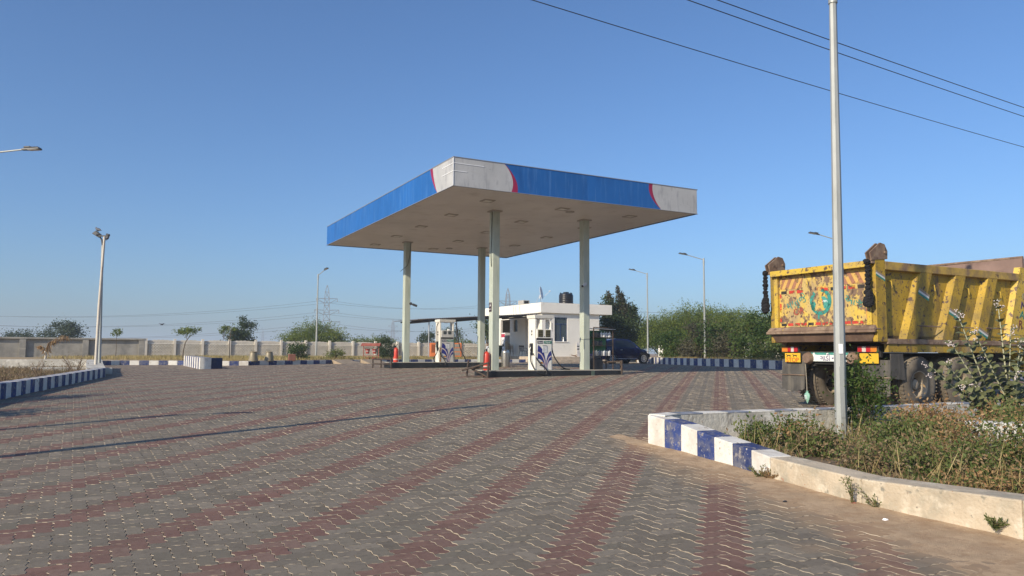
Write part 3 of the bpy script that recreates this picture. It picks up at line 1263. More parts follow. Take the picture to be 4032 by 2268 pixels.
# thin white light strips at the corner
LED = M('strip_white', (.85, .86, .86), .4, 0)
mb = MB()
mb.box(-.045, -.031, -.045, -.031, SZ + .02, SZ + TH - .02)
for zf, ur, vl in ((.79, 1.05, .88), (.515, .44, .9)):
    z = SZ + TH * zf
    mb.box(-.03, ur, -.042, -.031, z - .008, z + .008)
    mb.box(-.042, -.031, -.03, vl, z - .008, z + .008)
mb.build('light_strip', LED, can)
# recessed lamps
LG = M('lamp_lens', (.75, .72, .62), .3, .1, 6)
LR = M('lamp_rim', (.44, .39, .33), .5, .1, 6)
for u in (2.02, 5.1, 8.15):
    for v in (1.68, 4.84, 8.0, 11.08, 14.22):
        l = MB()
        for (x0, x1, y0, y1) in ((-.21, .21, -.21, -.15), (-.21, .21, .15, .21), (-.21, -.15, -.15, .15), (.15, .21, -.15, .15)):
            l.box(x0, x1, y0, y1, -.018, .011)
        lo = l.build('soffit_lamp', LR, can, loc=(u, v, SZ))
        MB().box(-.15, .15, -.15, .15, -.012, .008).build('lens', LG, lo)
for u, v in ((5.63, 2.01), (5.73, 13.63), (5.84, 8.6)):
    MB().lathe([(.17, -.02), (.17, .011), (.02, .011)], 16).build('vent_cap', LR, can, smooth=True, loc=(u, v, SZ))
# columns
CG = M('column_green', (.45, .49, .41), .55, .08, 1.2, layers=[((.30, .36, .29), 2.5, .5, .75, (3, 3, .3)), ((.22, .23, .19), 7, .62, .76, (2, 2, .5))])
IT = {0: .90, 1: 1.07}
cols = []
for (u, v, k) in ((3.13, 3.3, 0), (7.12, 3.28, 0), (3.12, 12.63, 1), (7.11, 12.64, 1)):
    c = MB()
    h = .142
    c.box(-h, h, -h, h, IT[k] - .01, SZ + .01)
    c.box(-h - .006, -h + .02, h - .02, h + .006, IT[k], SZ)
    co_ = c.build('column', CG, can, bev=.015, loc=(u, v, 0))
    MB().box(-h - .07, h + .07, -h - .07, h + .07, SZ - .03, SZ + .011).build('head_plate', LR, co_)
    cols.append(co_)
# loose cable at the head of the two left columns
BLK = M('black_rubber', (.012, .012, .013), .55, .1, 10)
MB().tube([(-.15, -.07, SZ - .02), (-.17, -.08, SZ - .9), (-.19, -.07, SZ - 1.7), (-.16, -.05, SZ - 2.1)], .012, 5).build('cable', BLK, cols[0])
MB().tube([(.12, -.15, SZ - .02), (.06, -.17, SZ - .7), (-.05, -.18, SZ - 1.15), (-.4, -.16, SZ - 1.45)], .012, 5).build('cable', BLK, cols[2])
# small sign on the front column
SG = M('sign_brown', (.05, .025, .03), .5, .2, 8)
sg = MB().box(-.152, -.147, .0 - .11, .11, 0, .34).build('sign_plate', SG, cols[0], loc=(0, .03, 3.05))
TW = M('lettering_white', (.8, .8, .78), .6, 0)
sT = face_T((-.154, 0, .22), (0, -1, 0))
text('sign_mark', 'ॐ', .14, TW, sg, sT)
text('sign_line', 'ध्यान दें', .055, TW, sg, face_T((-.154, 0, .09), (0, -1, 0)))
# wire tied round the right column
MB().tube([(-.15, -.15, 2.08), (.15, -.15, 2.1), (.15, .15, 2.1), (-.15, .15, 2.08), (-.15, -.15, 2.08), (-.145, -.152, 1.7)], .006, 4).build('tie_wire', BLK, cols[1])
# cameras on columns
CAMW = M('camera_white', (.62, .6, .55), .5, .1, 8)


LMPD = M('camera_dark', (.05, .05, .055), .5, .1, 8)


def cctv(label, u, v, z, dx, dy, CAMW=CAMW):
    t = thing('security_camera', label, 'camera', cw(u, v, z), CA)
    MB().lathe([(.03, 0), (.07, 0), (.07, .05), (.03, .06)], 12, Matrix.Rotation(math.pi / 2, 4, 'X')).build('mount', CAMW, t, smooth=True)
    d = Vector((dx, dy, -.35)).normalized()
    MB().tube([(0, -.05, 0), Vector((0, -.05, 0)) + d * .08, Vector((0, -.05, 0)) + d * .09, Vector((0, -.05, 0)) + d * .3], [.03, .035, .055, .055], 12).build('housing', CAMW, t, smooth=True)
    MB().tube([Vector((0, -.05, 0)) + d * .301, Vector((0, -.05, 0)) + d * .31], .045, 12).build('lens', BLK, t)


cctv('white security camera on the right front canopy column', 7.03, 3.135, 4.25, -.8, -.5)
cctv('small dark security camera on the left rear canopy column', 3.27, 12.48, 3.85, .9, -.2, LMPD)

# ================================================================== ISLANDS
ISB = M('island_black', (.02, .021, .022), .45, .3, 2, layers=[((.10, .09, .075), 5, .62, .8)])
ISG = M('island_top', (.40, .37, .31), .85, .15, 2, bump=.2)
for (u0, u1, v0, v1, zt, lb) in ((2.62, 8.45, 2.72, 3.9, .90, 'long black-sided pump island nearest the camera'), (2.25, 8.2, 12.08, 13.25, 1.07, 'black-sided pump island farther from the camera')):
    t = thing('pump_island', lb, 'island', (NX, NY, 0), CA)
    MB().box(u0, u1, v0, v1, zt - .4, zt - .031).build('plinth', ISB, t, bev=.02)
    MB().box(u0 - .012, u1 + .012, v0 - .012, v1 + .012, zt - .03, zt).build('coping', ISG, t, bev=.008)
    MB().box(u0 + (u1 - u0) * .76, u0 + (u1 - u0) * .76 + .14, v0 - .018, v0 - .001, zt - .3, zt - .035).build('joint_cover', M('joint_green', (.10, .14, .11), .6, .2, 5), t)
RUST = M('rusty_pipe', (.055, .038, .028), .75, .4, 8, layers=[((.14, .07, .035), 6, .55, .72)], bump=.2)


def pipes(name, label, segs, r=.035):
    t = thing(name, label, 'guard rail', (NX, NY, 0), CA)
    for nm, pts in segs:
        MB().tube(pts, r, 8).build(nm, RUST, t, smooth=True)
    return t


g0 = .64
pipes('bent_guard_rail', 'bent rusty pipe guard leaning at the left end of the near island', [
    ('post', [(2.12, 3.5, g0), (2.18, 3.5, g0 + .5), (2.2, 3.5, g0 + .62)]), ('post', [(2.55, 2.62, g0), (2.57, 2.62, g0 + .55)]),
    ('rail', [(1.92, 3.45, g0 + .26), (2.58, 2.6, g0 + .54)]), ('rail', [(2.2, 3.4, g0 + .36), (2.56, 2.64, g0 + .02)]),
    ('rail', [(2.05, 3.3, g0 + .04), (2.45, 2.75, g0 + .05)]), ('rail', [(2.15, 3.48, g0 + .33), (2.6, 2.64, g0 + .36)])])
g1 = .79
pipes('square_guard_rail', 'dark square pipe guard at the left end of the rear island', [
    ('post', [(1.55, 12.75, g1), (1.55, 12.75, g1 + .42)]), ('post', [(2.18, 11.98, g1), (2.18, 11.98, g1 + .42)]),
    ('rail', [(1.55, 12.75, g1 + .42), (2.18, 11.98, g1 + .42)]), ('rail', [(1.55, 12.75, g1 + .2), (2.18, 11.98, g1 + .2)]),
    ('post', [(2.1, 13.2, g1), (2.1, 13.2, g1 + .42)]), ('rail', [(1.55, 12.75, g1 + .42), (2.1, 13.2, g1 + .42)])])
g2 = .72
pipes('end_guard_rail', 'stubby rusty pipe guard at the right end of the near island', [
    ('post', [(8.42, 2.62, g2), (8.42, 2.62, g2 + .52)]), ('post', [(8.72, 3.1, g2), (8.72, 3.1, g2 + .5)]),
    ('rail', [(8.1, 3.5, g2 + .47), (8.45, 2.6, g2 + .5)]), ('rail', [(8.4, 2.6, g2 + .52), (8.75, 3.15, g2 + .48)])])

# ================================================================== DISPENSERS
DW = M('pump_white', (.78, .76, .68), .42, .06, 2, layers=[((.55, .50, .38), 3, .66, .82, (2, 2, .4))])
DWR = M('pump_rusty', (.76, .73, .64), .45, .08, 2, layers=[((.42, .22, .06), 4, .60, .74, (2, 2, .35))])
DGR = M('pump_grey', (.52, .51, .47), .45, .08, 3)
NAVY = M('decal_navy', (.022, .028, .19), .45, .15, 4)
PINK = M('decal_pale', (.62, .50, .47), .5, .1, 4)
LNAV = M('label_navy', (.012, .016, .05), .5, .1, 4)
LGRN = M('label_green', (.012, .16, .10), .5, .1, 4)
DISP = M('display_olive', (.16, .14, .06), .25, .1, 5)
DARK = M('dark_plastic', (.018, .018, .02), .4, .1, 6)
ORA = M('emblem_orange', (.50, .20, .03), .5, .15, 6)


def hose(name, pts, parent, r=.022, mat=None):
    P = [Vector(p) for p in pts]
    out = []
    n = len(P)
    for i in range(n - 1):
        p0, p1, p2, p3 = P[max(i - 1, 0)], P[i], P[i + 1], P[min(i + 2, n - 1)]
        for k in range(6):
            t = k / 6
            out.append(.5 * ((2 * p1) + (p2 - p0) * t + (2 * p0 - 5 * p1 + 4 * p2 - p3) * t * t + (3 * p1 - p0 - 3 * p2 + p3) * t ** 3))
    out.append(P[-1])
    return MB().tube(out, r, 8).build(name, mat or BLK, parent, smooth=True)


def dispenser(name, label, u, v, z, rusty=False):
    t = thing(name, label, 'fuel pump', cw(u, v, z), CA)
    W, D = .36, .52
    body = DWR if rusty else DW
    MB().box(-W + .06, W, .03, D - .03, 0, 1.13).build('cabinet', body if not rusty else DGR, t, bev=.012)
    # side columns
    MB().box(-W - .02, -W + .055, .0, D, 0, 1.93).build('side_column', body, t, bev=.012)
    MB().prism([(W + .002, .03, 0), (W + .002, D - .03, 0), (W + .002, D - .03, 1.92), (W + .002, .30, 1.92), (W + .002, .06, 1.5)], (.03, 0, 0)).build('side_fin', body, t)
    MB().box(W - .05, W, .0, .07, 1.13, 1.92).build('corner_strut', body, t)
    # header
    MB().hexa([(-W - .05, -.04, 1.93), (W + .06, -.04, 1.93), (W + .06, D + .03, 1.93), (-W - .05, D + .03, 1.93),
               (-W - .07, -.07, 2.06), (W + .08, -.07, 2.06), (W + .08, D + .05, 2.06), (-W - .07, D + .05, 2.06)]).build('header', DW, t, bev=.012)
    MB().box(-.12, .06, .05, .13, 1.89, 1.929).build('header_lamp', LED, t)
    # display head
    hd = MB().box(-W + .045, W - .01, -.045, D - .06, 1.19, 1.53).build('display_head', DW if not rusty else DGR, t, bev=.015)
    if rusty:
        for x in (-.13, .12):
            MB().prism([(x - .085, -.052, 1.50), (x + .085, -.052, 1.50), (x + .08, -.052, 1.36), (x + .05, -.052, 1.34), (x - .05, -.052, 1.34), (x - .08, -.052, 1.36)], (0, .006, 0)).build('screen', M('screen_grey', (.06, .07, .07), .2, .1, 5), hd)
    else:
        for x in (-.165, .16):
            b = MB().box(x - .105, x + .105, -.052, -.046, 1.235, 1.505).build('screen_bezel', DISP, hd)
            for k in range(4):
                MB().box(x - .085, x + .085, -.056, -.0525, 1.252 + k * .062, 1.29 + k * .062).build('digit_window', M('digit_dark', (.035, .03, .015), .2, .1, 5), b)
        MB().lathe([(.018, 0), (.018, .008), (.005, .008)], 10, Matrix.Translation((0, -.046, 1.255)) @ Matrix.Rotation(math.pi / 2, 4, 'X')).build('key_lock', DARK, hd)
    MB().box(-W + .07, W - .02, .0, D - .1, 1.131, 1.189).build('neck', DARK, t)
    # front door panel with decals
    fp = MB().box(-W + .08, W - .015, .004, .0295, .01, 1.12).build('door_panel', DW if not rusty else DGR, t, bev=.004)
    x0, x1 = -W + .085, W - .02
    MB().box(x0, -.02, -.001, .003, .99, 1.09).build('fuel_label', LNAV, fp)
    MB().box(.02, x1, -.001, .003, .99, 1.09).build('fuel_label', LGRN, fp)
    text('fuel_word', 'Diesel', .085, TW, fp, face_T(((x0 - .02) / 2, -.002, 1.04), (1, 0, 0)))
    text('fuel_word', 'Petrol', .085, TW, fp, face_T(((.02 + x1) / 2, -.002, 1.04), (1, 0, 0)))
    # swooping bands meeting low on the door
    def band(cx0, cz0, cx1, wd0, wd1, mat, y, left=True, top=0.0):
        n = 14
        A, B = [], []
        for i in range(n + 1):
            s = i / n
            ax = cx0 + (cx1 - cx0) * (1 - (1 - s) ** 1.9)
            az = cz0 * (1 - s ** 1.7) + .015 * s ** 1.7
            wd = wd0 + (wd1 - wd0) * s
            nx_, nz_ = (wd * .5 * (.25 + .75 * s), wd * .5 * (1 - .8 * s))
            sg_ = 1 if left else -1
            A.append((min(max(ax + sg_ * nx_, x0), x1), y, az + nz_))
            B.append((min(max(ax - sg_ * nx_, x0), x1), y, max(.012, az - nz_)))
        MB().prism(A + B[::-1], (0, .0015, 0)).build('decal_band', mat, fp)
    band(x0, .80, .06, .26, .075, NAVY, .0005)
    band(x0, .53, .085, .22, .07, NAVY, -.0012)
    band(x0, .665, .075, .055, .04, PINK, -.003)
    band(x1, .62, .13, .20, .05, NAVY, .0005, False)
    band(x1, .44, .12, .12, .05, NAVY, -.0012, False)
    band(x1, .52, .125, .05, .03, PINK, -.003, False)
    nb = MB().box(-.06, .13, -.012, -.005, .66, .92).build('notice', M('paper_white', (.72, .73, .72), .6, .05, 4), fp)
    MB().box(-.06, .13, -.0135, -.0125, .895, .92).build('notice_head', LNAV, nb)
    for k in range(5):
        MB().box(-.045, -.045 + .1 + .02 * (k % 3), -.0135, -.0125, .70 + k * .035, .712 + k * .035).build('notice_line', M('print_grey', (.3, .32, .34), .6, 0), nb)
    em = MB().lathe([(.1, 0), (.1, .002), (.002, .002)], 20, Matrix.Translation((-.10, -.004, .22)) @ Matrix.Rotation(math.pi / 2, 4, 'X')).build('emblem', DGR if rusty else DW, fp)
    MB().prism([(-.10 + .088 * math.cos(a), -.008, .225 + .088 * math.sin(a)) for a in np.linspace(.15, math.pi - .15, 10)], (0, .0015, 0)).build('emblem_field', ORA, em)
    MB().prism([(-.10 + .09 * math.cos(a), -.008, .20 + .05 * math.sin(a)) for a in np.linspace(math.pi * 1.05, math.pi * 1.95, 8)], (0, .0015, 0)).build('emblem_wing', DARK, em)
    # nozzle pockets on both sides
    for sx, xx in ((-1, -W - .022), (1, W + .034)):
        pk = MB().box(min(xx, xx + sx * .012), max(xx, xx + sx * .012), .14, .36, .55, 1.0).build('nozzle_pocket', DARK, t)
        a = xx + sx * .05
        nz = MB().tube([(a, .22, .62), (a, .22, .78), (a + sx * .03, .24, .9), (a + sx * .01, .26, .99)], [.022, .03, .04, .018], 8).build('nozzle', DARK, t, smooth=True)
        MB().tube([(a + sx * .015, .20, .86), (a + sx * .055, .20, .76), (a + sx * .015, .21, .66)], .011, 6).build('trigger', LGRN if rusty else ALU, nz)
    for k in (0, 1):
        MB().box(-W - .028, -W - .021, .2, .27, 1.3 + k * .11, 1.36 + k * .13).build('side_plate', DARK, t)
    if not rusty:
        hose('hose', [(-W - .08, .22, .62), (-W - .1, .15, .3), (-W - .02, -.12, -.05), (-W + .3, -.22, -.17), (.0, -.2, -.12), (.02, -.17, .02), (-.18, -.1, .22), (-W + .02, .02, .48), (-W - .04, .1, .62)], t)
        hose('hose', [(W + .09, .22, 1.75), (W + .10, .2, 1.0), (W + .14, .1, .55), (W + .35, -.02, .18), (W + .62, .0, .04), (W + .85, .1, .03), (W + .8, .2, .03), (W + .5, .15, .03)], t, .024)
        MB().box(W + .034, W + .1, .12, .4, 1.45, 1.78).build('side_box', DARK, t, bev=.01)
        MB().box(W + .04, W + .05, .02, .34, .85, 1.2).build('side_card', DGR, t)
        MB().box(W - .24, W - .18, .0, .05, 1.53, 1.555).build('top_knob', ALU, t)
    else:
        hose('hose', [(-W - .06, .1, 1.9), (-W - .14, .08, 1.7), (-W - .12, .1, 1.2), (-W - .08, .2, .95)], t)
        hose('hose', [(-W - .08, .2, .62), (-W - .12, .1, .45), (-W - .35, -.1, .15), (-W - .2, -.2, -.14), (-W + .15, -.22, -.16), (-W + .2, -.18, .05), (-W + .02, -.05, .35), (-W - .03, .1, .7)], t)
        hose('hose', [(W + .06, .0, 1.9), (W + .17, .02, 1.7), (W + .24, .05, 1.2), (W + .4, .05, .6), (W + .65, .0, .1), (W + .62, -.05, -.16), (W + .25, -.15, -.2), (W + .04, -.12, -.02), (W + .05, .05, .4), (W + .07, .2, .65)], t)
        MB().box(.05, .16, .02, .12, 1.53, 1.6).build('top_knob', LED, t, bev=.02)
        MB().box(-W - .026, -W + .06, -.004, .0, .02, .75).build('rust_streak', M('rust_streak', (.34, .17, .05), .9, .4, 6, peel=(5, .45, .6)), t)
    return t


dispenser('fuel_dispenser', 'white fuel pump on the near island with olive displays and blue bands', 5.0, 2.86, .90)
dispenser('fuel_dispenser', 'rust-streaked fuel pump on the rear island with two dark screens', 5.08, 12.25, 1.07, True)

# ---- extinguishers
ERED = M('extinguisher_red', (.58, .055, .03), .4, .12, 4, layers=[((.70, .22, .16), 4, .6, .8)])


def extinguisher(label, u, v, z):
    t = thing('fire_extinguisher', label, 'extinguisher', cw(u, v, z), CA + .4, 'fire extinguishers on the islands')
    MB().lathe([(.0, 0), (.115, .0), (.12, .02), (.12, .56), (.10, .63), (.05, .67), (.035, .69), (0, .69)], 20, caps=False).build('cylinder', ERED, t, smooth=True)
    MB().lathe([(.123, .1), (.123, .16)], 20, caps=False).build('band', M('band_pale', (.65, .4, .33), .5, .1, 5), t, smooth=True)
    MB().lathe([(.03, .69), (.03, .76), (.018, .78)], 10).build('valve', DARK, t)
    MB().tube([(0, 0, .77), (.05, 0, .82), (.13, 0, .83)], .012, 6).build('handle', DARK, t)
    hose('hose', [(-.03, 0, .74), (-.12, 0, .72), (-.15, 0, .5), (-.13, .02, .25)], t, .013)


extinguisher('red fire extinguisher at the left end of the near island', 2.83, 3.3, .90)
extinguisher('red fire extinguisher at the left end of the rear island', 2.62, 12.6, 1.07)

# ---- lubricant rack on the near island
rk = thing('oil_rack', 'rusty metal shelf rack of oil bottles at the right end of the near island', 'rack', cw(7.88, 3.34, .90), CA)
RW, RD = .46, .24
for x in (-RW, RW):
    for y in (-RD, RD):
        MB().box(x - .018, x + .018, y - .018, y + .018, 0, 1.66).build('upright', RUST, rk)
RKG = M('rack_green', (.10, .30, .14), .6, .15, 3)
MB().box(-RW - .05, RW + .06, -RD - .05, RD + .05, 1.60, 1.612, Matrix.Rotation(.03, 4, 'Y')).build('roof_sheet', ALU, rk)
MB().box(-RW, RW, RD - .012, RD - .004, .62, 1.55).build('back_panel', RKG, rk)
shz = [.55, .95, 1.28]
for z in shz:
    sh = MB().box(-RW, RW, -RD, RD - .02, z - .015, z).build('shelf', RUST, rk)
    for dz in (.05, .1):
        MB().tube([(-RW, -RD - .02, z + dz), (RW, -RD - .02, z + dz)], .006, 4).build('retainer', RUST, sh)
MB().tube([(-RW, -RD, 1.655), (RW + .03, -RD, 1.655)], .018, 6).build('top_rail', RUST, rk)
BOT = [M('bottle_white', (.70, .71, .70), .4, .05, 4), M('bottle_black', (.03, .032, .035), .35, .1, 4), M('bottle_grey', (.25, .27, .28), .4, .1, 4)]


def bottle_mesh(mat, s=1.0):
    mb = MB()
    w, d, h = .055 * s, .03 * s, .2 * s
    for i, (ww, dd, z) in enumerate(((w, d, 0), (w, d, h * .72), (w * .8, d * .9, h * .85))):
        pass
    rings = [(w, d, 0), (w, d, h * .68), (w * .75, d * .85, h * .84), (.014, .014, h * .92), (.014, .014, h * 1.06)]
    vs, fs = [], []
    for (a, b, z) in rings:
        for j in range(8):
            t = 2 * math.pi * (j + .5) / 8
            ox = w * .45 if z > h * .7 else 0
            vs.append((ox * (1 if z > h * .9 else .5) + a * max(-1, min(1, 1.25 * math.cos(t))), b * max(-1, min(1, 1.25 * math.sin(t))), z))
    for i in range(4):
        for j in range(8):
            fs.append((i * 8 + j, i * 8 + (j + 1) % 8, (i + 1) * 8 + (j + 1) % 8, (i + 1) * 8 + j))
    fs.append(tuple(range(32, 40)))
    fs.append(tuple(range(8))[::-1])
    mb.add(vs, fs)
    return mb.mesh('oil_bottle', [mat], True)


bms = [bottle_mesh(b) for b in BOT]
for zi, z in enumerate(shz):
    for k in range(7):
        kind = (0 if k >= 3 else 1) if zi == 2 else (1 if zi == 1 else (0 if k in (4, 6) else 2))
        if zi == 1 and k > 3:
            continue
        o = bpy.data.objects.new('oil_bottle', bms[kind])
        COL.objects.link(o)
        o.location = cw(7.88 - RW + .09 + k * .125, 3.34 - .1 + .02 * (k % 2), .90 + z + .001)
        o.rotation_euler[2] = CA + rng.normal() * .1
        o.scale = (1.05,) * 3
        tag(o, '%s oil bottle, %s from the left on the %s shelf of the rack' % (('white', 'dark', 'grey')[kind], ('first', 'second', 'third', 'fourth', 'fifth', 'sixth', 'seventh')[k], ('bottom', 'middle', 'top')[zi]), 'bottle', 'oil bottles on the rack')
mb = MB()
mb.box(-.2, .2, -.2, .2, 0, .42)
bx = tag(mb.build('battery_crate', DARK, None, bev=.02, loc=cw(7.72, 3.4, .901), rz=CA), 'black box under the oil rack beside the column', 'box')

# ================================================================== OFFICE BUILDING
BX, BY = 2.28, 60.0
BP, BF, BT = 1.25, 4.70, 5.50     # plinth top, fascia bottom, roof top


def bwd(u, v, z=0.0):
    return (BX + u * UD[0] + v * VD[0], BY + u * UD[1] + v * VD[1], z)


off = thing('office_building', 'single storey white office with a deep flat roof band behind the pumps', 'building', (BX, BY, 0), CA)
OW = M('office_white', (.80, .77, .69), .85, .05, 1.0, layers=[((.62, .57, .47), 1.6, .60, .8), ((.55, .50, .42), 5, .68, .8, (3, 3, .4))], bump=.12, bscale=18)
PLI = M('plinth_stone', (.42, .35, .27), .85, .2, 2.5, layers=[((.55, .45, .33), 3, .5, .7)])
BFR = M('frame_blue', (.025, .05, .13), .45, .2, 5)
INT = M('inner_wall', (.30, .29, .27), .9, .1, 2)
U0, U1, V0, V1, WT = .25, 5.72, .25, 9.6, .2
MB().box(-.7, U1 + .5, -.45, V1 + .3, .7, BP).build('plinth', PLI, off, bev=.02)
MB().box(-1.7, U1 + .7, -.9, V1 + .3, .7, 1.0).build('step', PLI, off, bev=.02)


def wall_with_holes(name, L0, L1, holes, fixed, axis, zb, zt, mat):
    """axis 'u': wall along u at v=fixed..fixed+WT; 'v': along v at u=fixed..fixed+WT"""
    mb = MB()
    xs = sorted(set([L0, L1] + [h[0] for h in holes] + [h[1] for h in holes]))
    for a, b in zip(xs[:-1], xs[1:]):
        hs = [h for h in holes if h[0] <= a + 1e-6 and h[1] >= b - 1e-6]
        segs = [(zb, zt)] if not hs else [(zb, hs[0][2]), (hs[0][3], zt)]
        for (z0, z1) in segs:
            if z1 - z0 < .01:
                continue
            if axis == 'u':
                mb.box(a, b, fixed, fixed + WT, z0, z1)
            else:
                mb.box(fixed, fixed + WT, a, b, z0, z1)
    return mb.build(name, mat, off)


win = (1.42, 2.62, 2.46, 4.38)
door = (1.5, 2.5, BP, 4.1)
sw = (4.3, 4.95, 3.3, 4.3)
op = (5.66, 7.4, BP, 4.35)
wall_with_holes('wall', U0, U1, [win], V0, 'u', BP, BF, OW)
wall_with_holes('wall', V0 + WT + .002, V1, [door, sw, op], U0, 'v', BP, BF, OW)
MB().box(U1 - WT, U1, V0 + WT, V1, BP, BF).build('wall', OW, off)
MB().box(U0 + WT + .002, U1 - WT - .002, V1 - WT, V1, BP, BF).build('wall', OW, off)
MB().box(U0 + WT + .002, U1 - WT - .002, 5.3, 5.4, BP, BF).build('partition', INT, off)
MB().box(0, 6.85, 0, 10.1, BF, BT).build('roof_band', OW, off, bev=.02)
MB().box(.15, 6.7, .15, 9.95, BT + .001, BT + .03).build('roof_surface', PLI, off)
GL = glass('window_glass', (.10, .13, .15), .05, .45)
wn_ = MB()
for (x0, x1, z0, z1) in ((1.42, 1.47, 2.46, 4.38), (2.57, 2.62, 2.46, 4.38), (1.47, 2.57, 2.46, 2.51), (1.47, 2.57, 4.33, 4.38), (1.47, 2.57, 3.82, 3.88), (1.98, 2.04, 2.51, 3.82)):
    wn_.box(x0, x1, V0 + .06, V0 + .12, z0, z1)
wo_ = wn_.build('window_frame', BFR, off)
for (x0, x1, z0, z1) in ((1.47, 1.98, 2.51, 3.82), (2.04, 2.57, 2.51, 3.82), (1.47, 2.57, 3.88, 4.33)):
    MB().box(x0, x1, V0 + .085, V0 + .092, z0, z1).build('pane', GL, wo_)
MB().box(1.38, 2.66, V0 - .06, V0 + .058, 2.40, 2.458).build('window_sill', OW, off)
df = MB()
for (y0, y1, z0, z1) in ((1.5, 1.58, BP, 4.1), (2.42, 2.5, BP, 4.1), (1.58, 2.42, 4.02, 4.1)):
    df.box(U0 + .03, U0 + .13, y0, y1, z0, z1)
dfo = df.build('door_frame', BFR, off)
MB().box(U0 + .07, U0 + .1, 1.58, 2.42, BP + .02, 4.02).build('door_leaf', BFR, dfo)
MB().box(U0 + .02, U0 + .05, 1.66, 1.70, 2.1, 2.3).build('door_handle', ALU, dfo)
MB().box(U0 + .08, U0 + .09, 4.3, 4.95, 3.3, 4.3).build('pane', glass('dark_glass', (.02, .02, .025), .1, .2), off)
MB().tube([(U0 - .02, 2.8, BP + .1), (U0 - .02, 2.8, BF - .3)], .03, 6).build('downpipe', PLI, off)
# stains on the roof band
for v_ in (3.4, 4.1, 4.5):
    MB().tube([(-.012, v_, BT - .02), (-.014, v_ + .08, BT - .35), (-.012, v_ - .05, BF + .03)], .012, 4).build('drip_stain', PLI, off)
# striped blocks at plinth corner
for k in range(6):
    MB().box(-1.73, -1.701, 2.2 + k * .6, 2.2 + k * .6 + .58, .75, 1.0).build('kerb_block', KB if k % 2 else KW, off)
# pale counter things on the window ledge
mb = MB().lathe([(.07, 0), (.05, .1), (.05, .16), (.02, .22), (.045, .3), (.045, .34)], 10)
tag(mb.build('white_bottle', LED, None, smooth=True, loc=bwd(2.25, V0 - .0, 2.459)), 'small white bottle on the office window ledge', 'bottle')
# notice board leaning by the wall
nbt = thing('notice_board', 'tall white printed notice board leaning on the office wall beside the column', 'board', bwd(3.6, .05, 1.26), CA)
MB().box(-.2, .2, -.02, .0, 0, 1.15, Matrix.Rotation(-.06, 4, 'X')).build('board', M('board_white', (.74, .70, .66), .6, .06, 4), nbt)
for k in range(9):
    MB().box(-.16, .05 + .1 * (k % 2), -.026, -.021, .1 + .11 * k, .14 + .11 * k + (.05 if k in (4, 6) else 0), Matrix.Rotation(-.06, 4, 'X')).build('print_line', DARK if k in (4, 6) else M('print_grey', (.3, .32, .34), .6, 0), nbt)
# wood scrap on the plinth
mb = MB()
mb.box(-.3, .25, -.04, .04, 0, .05, Matrix.Rotation(.2, 4, 'Y'))
mb.box(-.1, .3, -.03, .03, .03, .07, Matrix.Rotation(-.15, 4, 'Y'))
tag(mb.build('wood_scrap', M('scrap_wood', (.25, .12, .05), .8, .3, 6), None, loc=bwd(3.0, -.2, BP + .04), rz=CA + .1), 'small scrap of brown wood on the office plinth', 'scrap')

# roof things
BTK = M('tank_black', (.012, .013, .016), .38, .1, 4)
tk = thing('water_tank', 'black ribbed plastic water tank on the office roof', 'tank', bwd(3.35, 1.6, BT + .03))
prof = [(.05, 0), (.56, 0), (.58, .03)]
for k in range(5):
    prof += [(.58, .06 + k * .15), (.6, .09 + k * .15), (.6, .13 + k * .15), (.58, .16 + k * .15)]
prof += [(.56, .84), (.40, .93), (.2, .96), (.2, 1.0), (.02, 1.0)]
MB().lathe(prof, 28).build('shell', BTK, tk, smooth=True)
MB().lathe([(.24, .98), (.24, 1.03), (.05, 1.05)], 18).build('lid', BTK, tk, smooth=True)
for k in range(6):
    a = k * math.pi / 3 + .3
    MB().box(-.04, .04, -.02, .02, .82, .98, Matrix.Rotation(a, 4, 'Z') @ Matrix.Translation((.5, 0, 0))).build('lug', BTK, tk)
ds = thing('satellite_dish', 'white satellite dish seen edge-on at the near corner of the office roof', 'dish', bwd(.12, .35, BT + .02), -.25)
T_ = Matrix.Translation((.12, 0, .78)) @ Matrix.Rotation(R(80), 4, 'Y') @ Matrix.Rotation(0, 4, 'Z')
MB().lathe([(.02, -.10), (.2, -.085), (.4, -.035), (.5, 0), (.505, .012), (.4, -.02), (.2, -.07), (.02, -.085)], 26, T_, caps=False).build('reflector', M('dish_white', (.72, .73, .73), .4, .05, 4), ds, smooth=True)
MB().tube([(.0, 0, .55), (-.02, 0, .35), (0, 0, .3)], .03, 8).build('mount', ALU, ds)
for (x, y) in ((-.28, -.1), (.25, -.18), (.02, .28)):
    MB().tube([(x, y, 0), (0, 0, .62)], .018, 6).build('leg', ALU, ds)
MB().tube([(.28, 0, .42), (.62, 0, .72), (.78, 0, .86)], .014, 6).build('feed_arm', ALU, ds)
MB().tube([(.74, 0, .86), (.85, 0, .92)], [.04, .05], 10).build('feed_horn', ALU, ds)
ac = thing('roof_cooler', 'grey boxy air cooler sitting on the office roof edge', 'cooler', bwd(.4, 3.5, BT + .03), CA)
MB().box(-.3, .3, -.45, .45, 0, .34).build('case', M('cooler_tan', (.42, .40, .36), .6, .15, 4), ac, bev=.015)
MB().box(-.2, .2, -.456, -.45, .06, .28).build('grille', DARK, ac)

# ---- lean-to shed on the left of the office
shd = thing('tin_shed', 'dark corrugated tin lean-to roof on thin posts beside the office', 'shed', (BX, BY, 0), CA)
TIN = M('tin_sheet', (.20, .20, .21), .5, .25, 1.5, metal=.3, layers=[((.12, .10, .09), 3, .55, .75)])
SL = 10.2


def shz_(u):
    return 4.62 + u * .068     # u negative toward the left


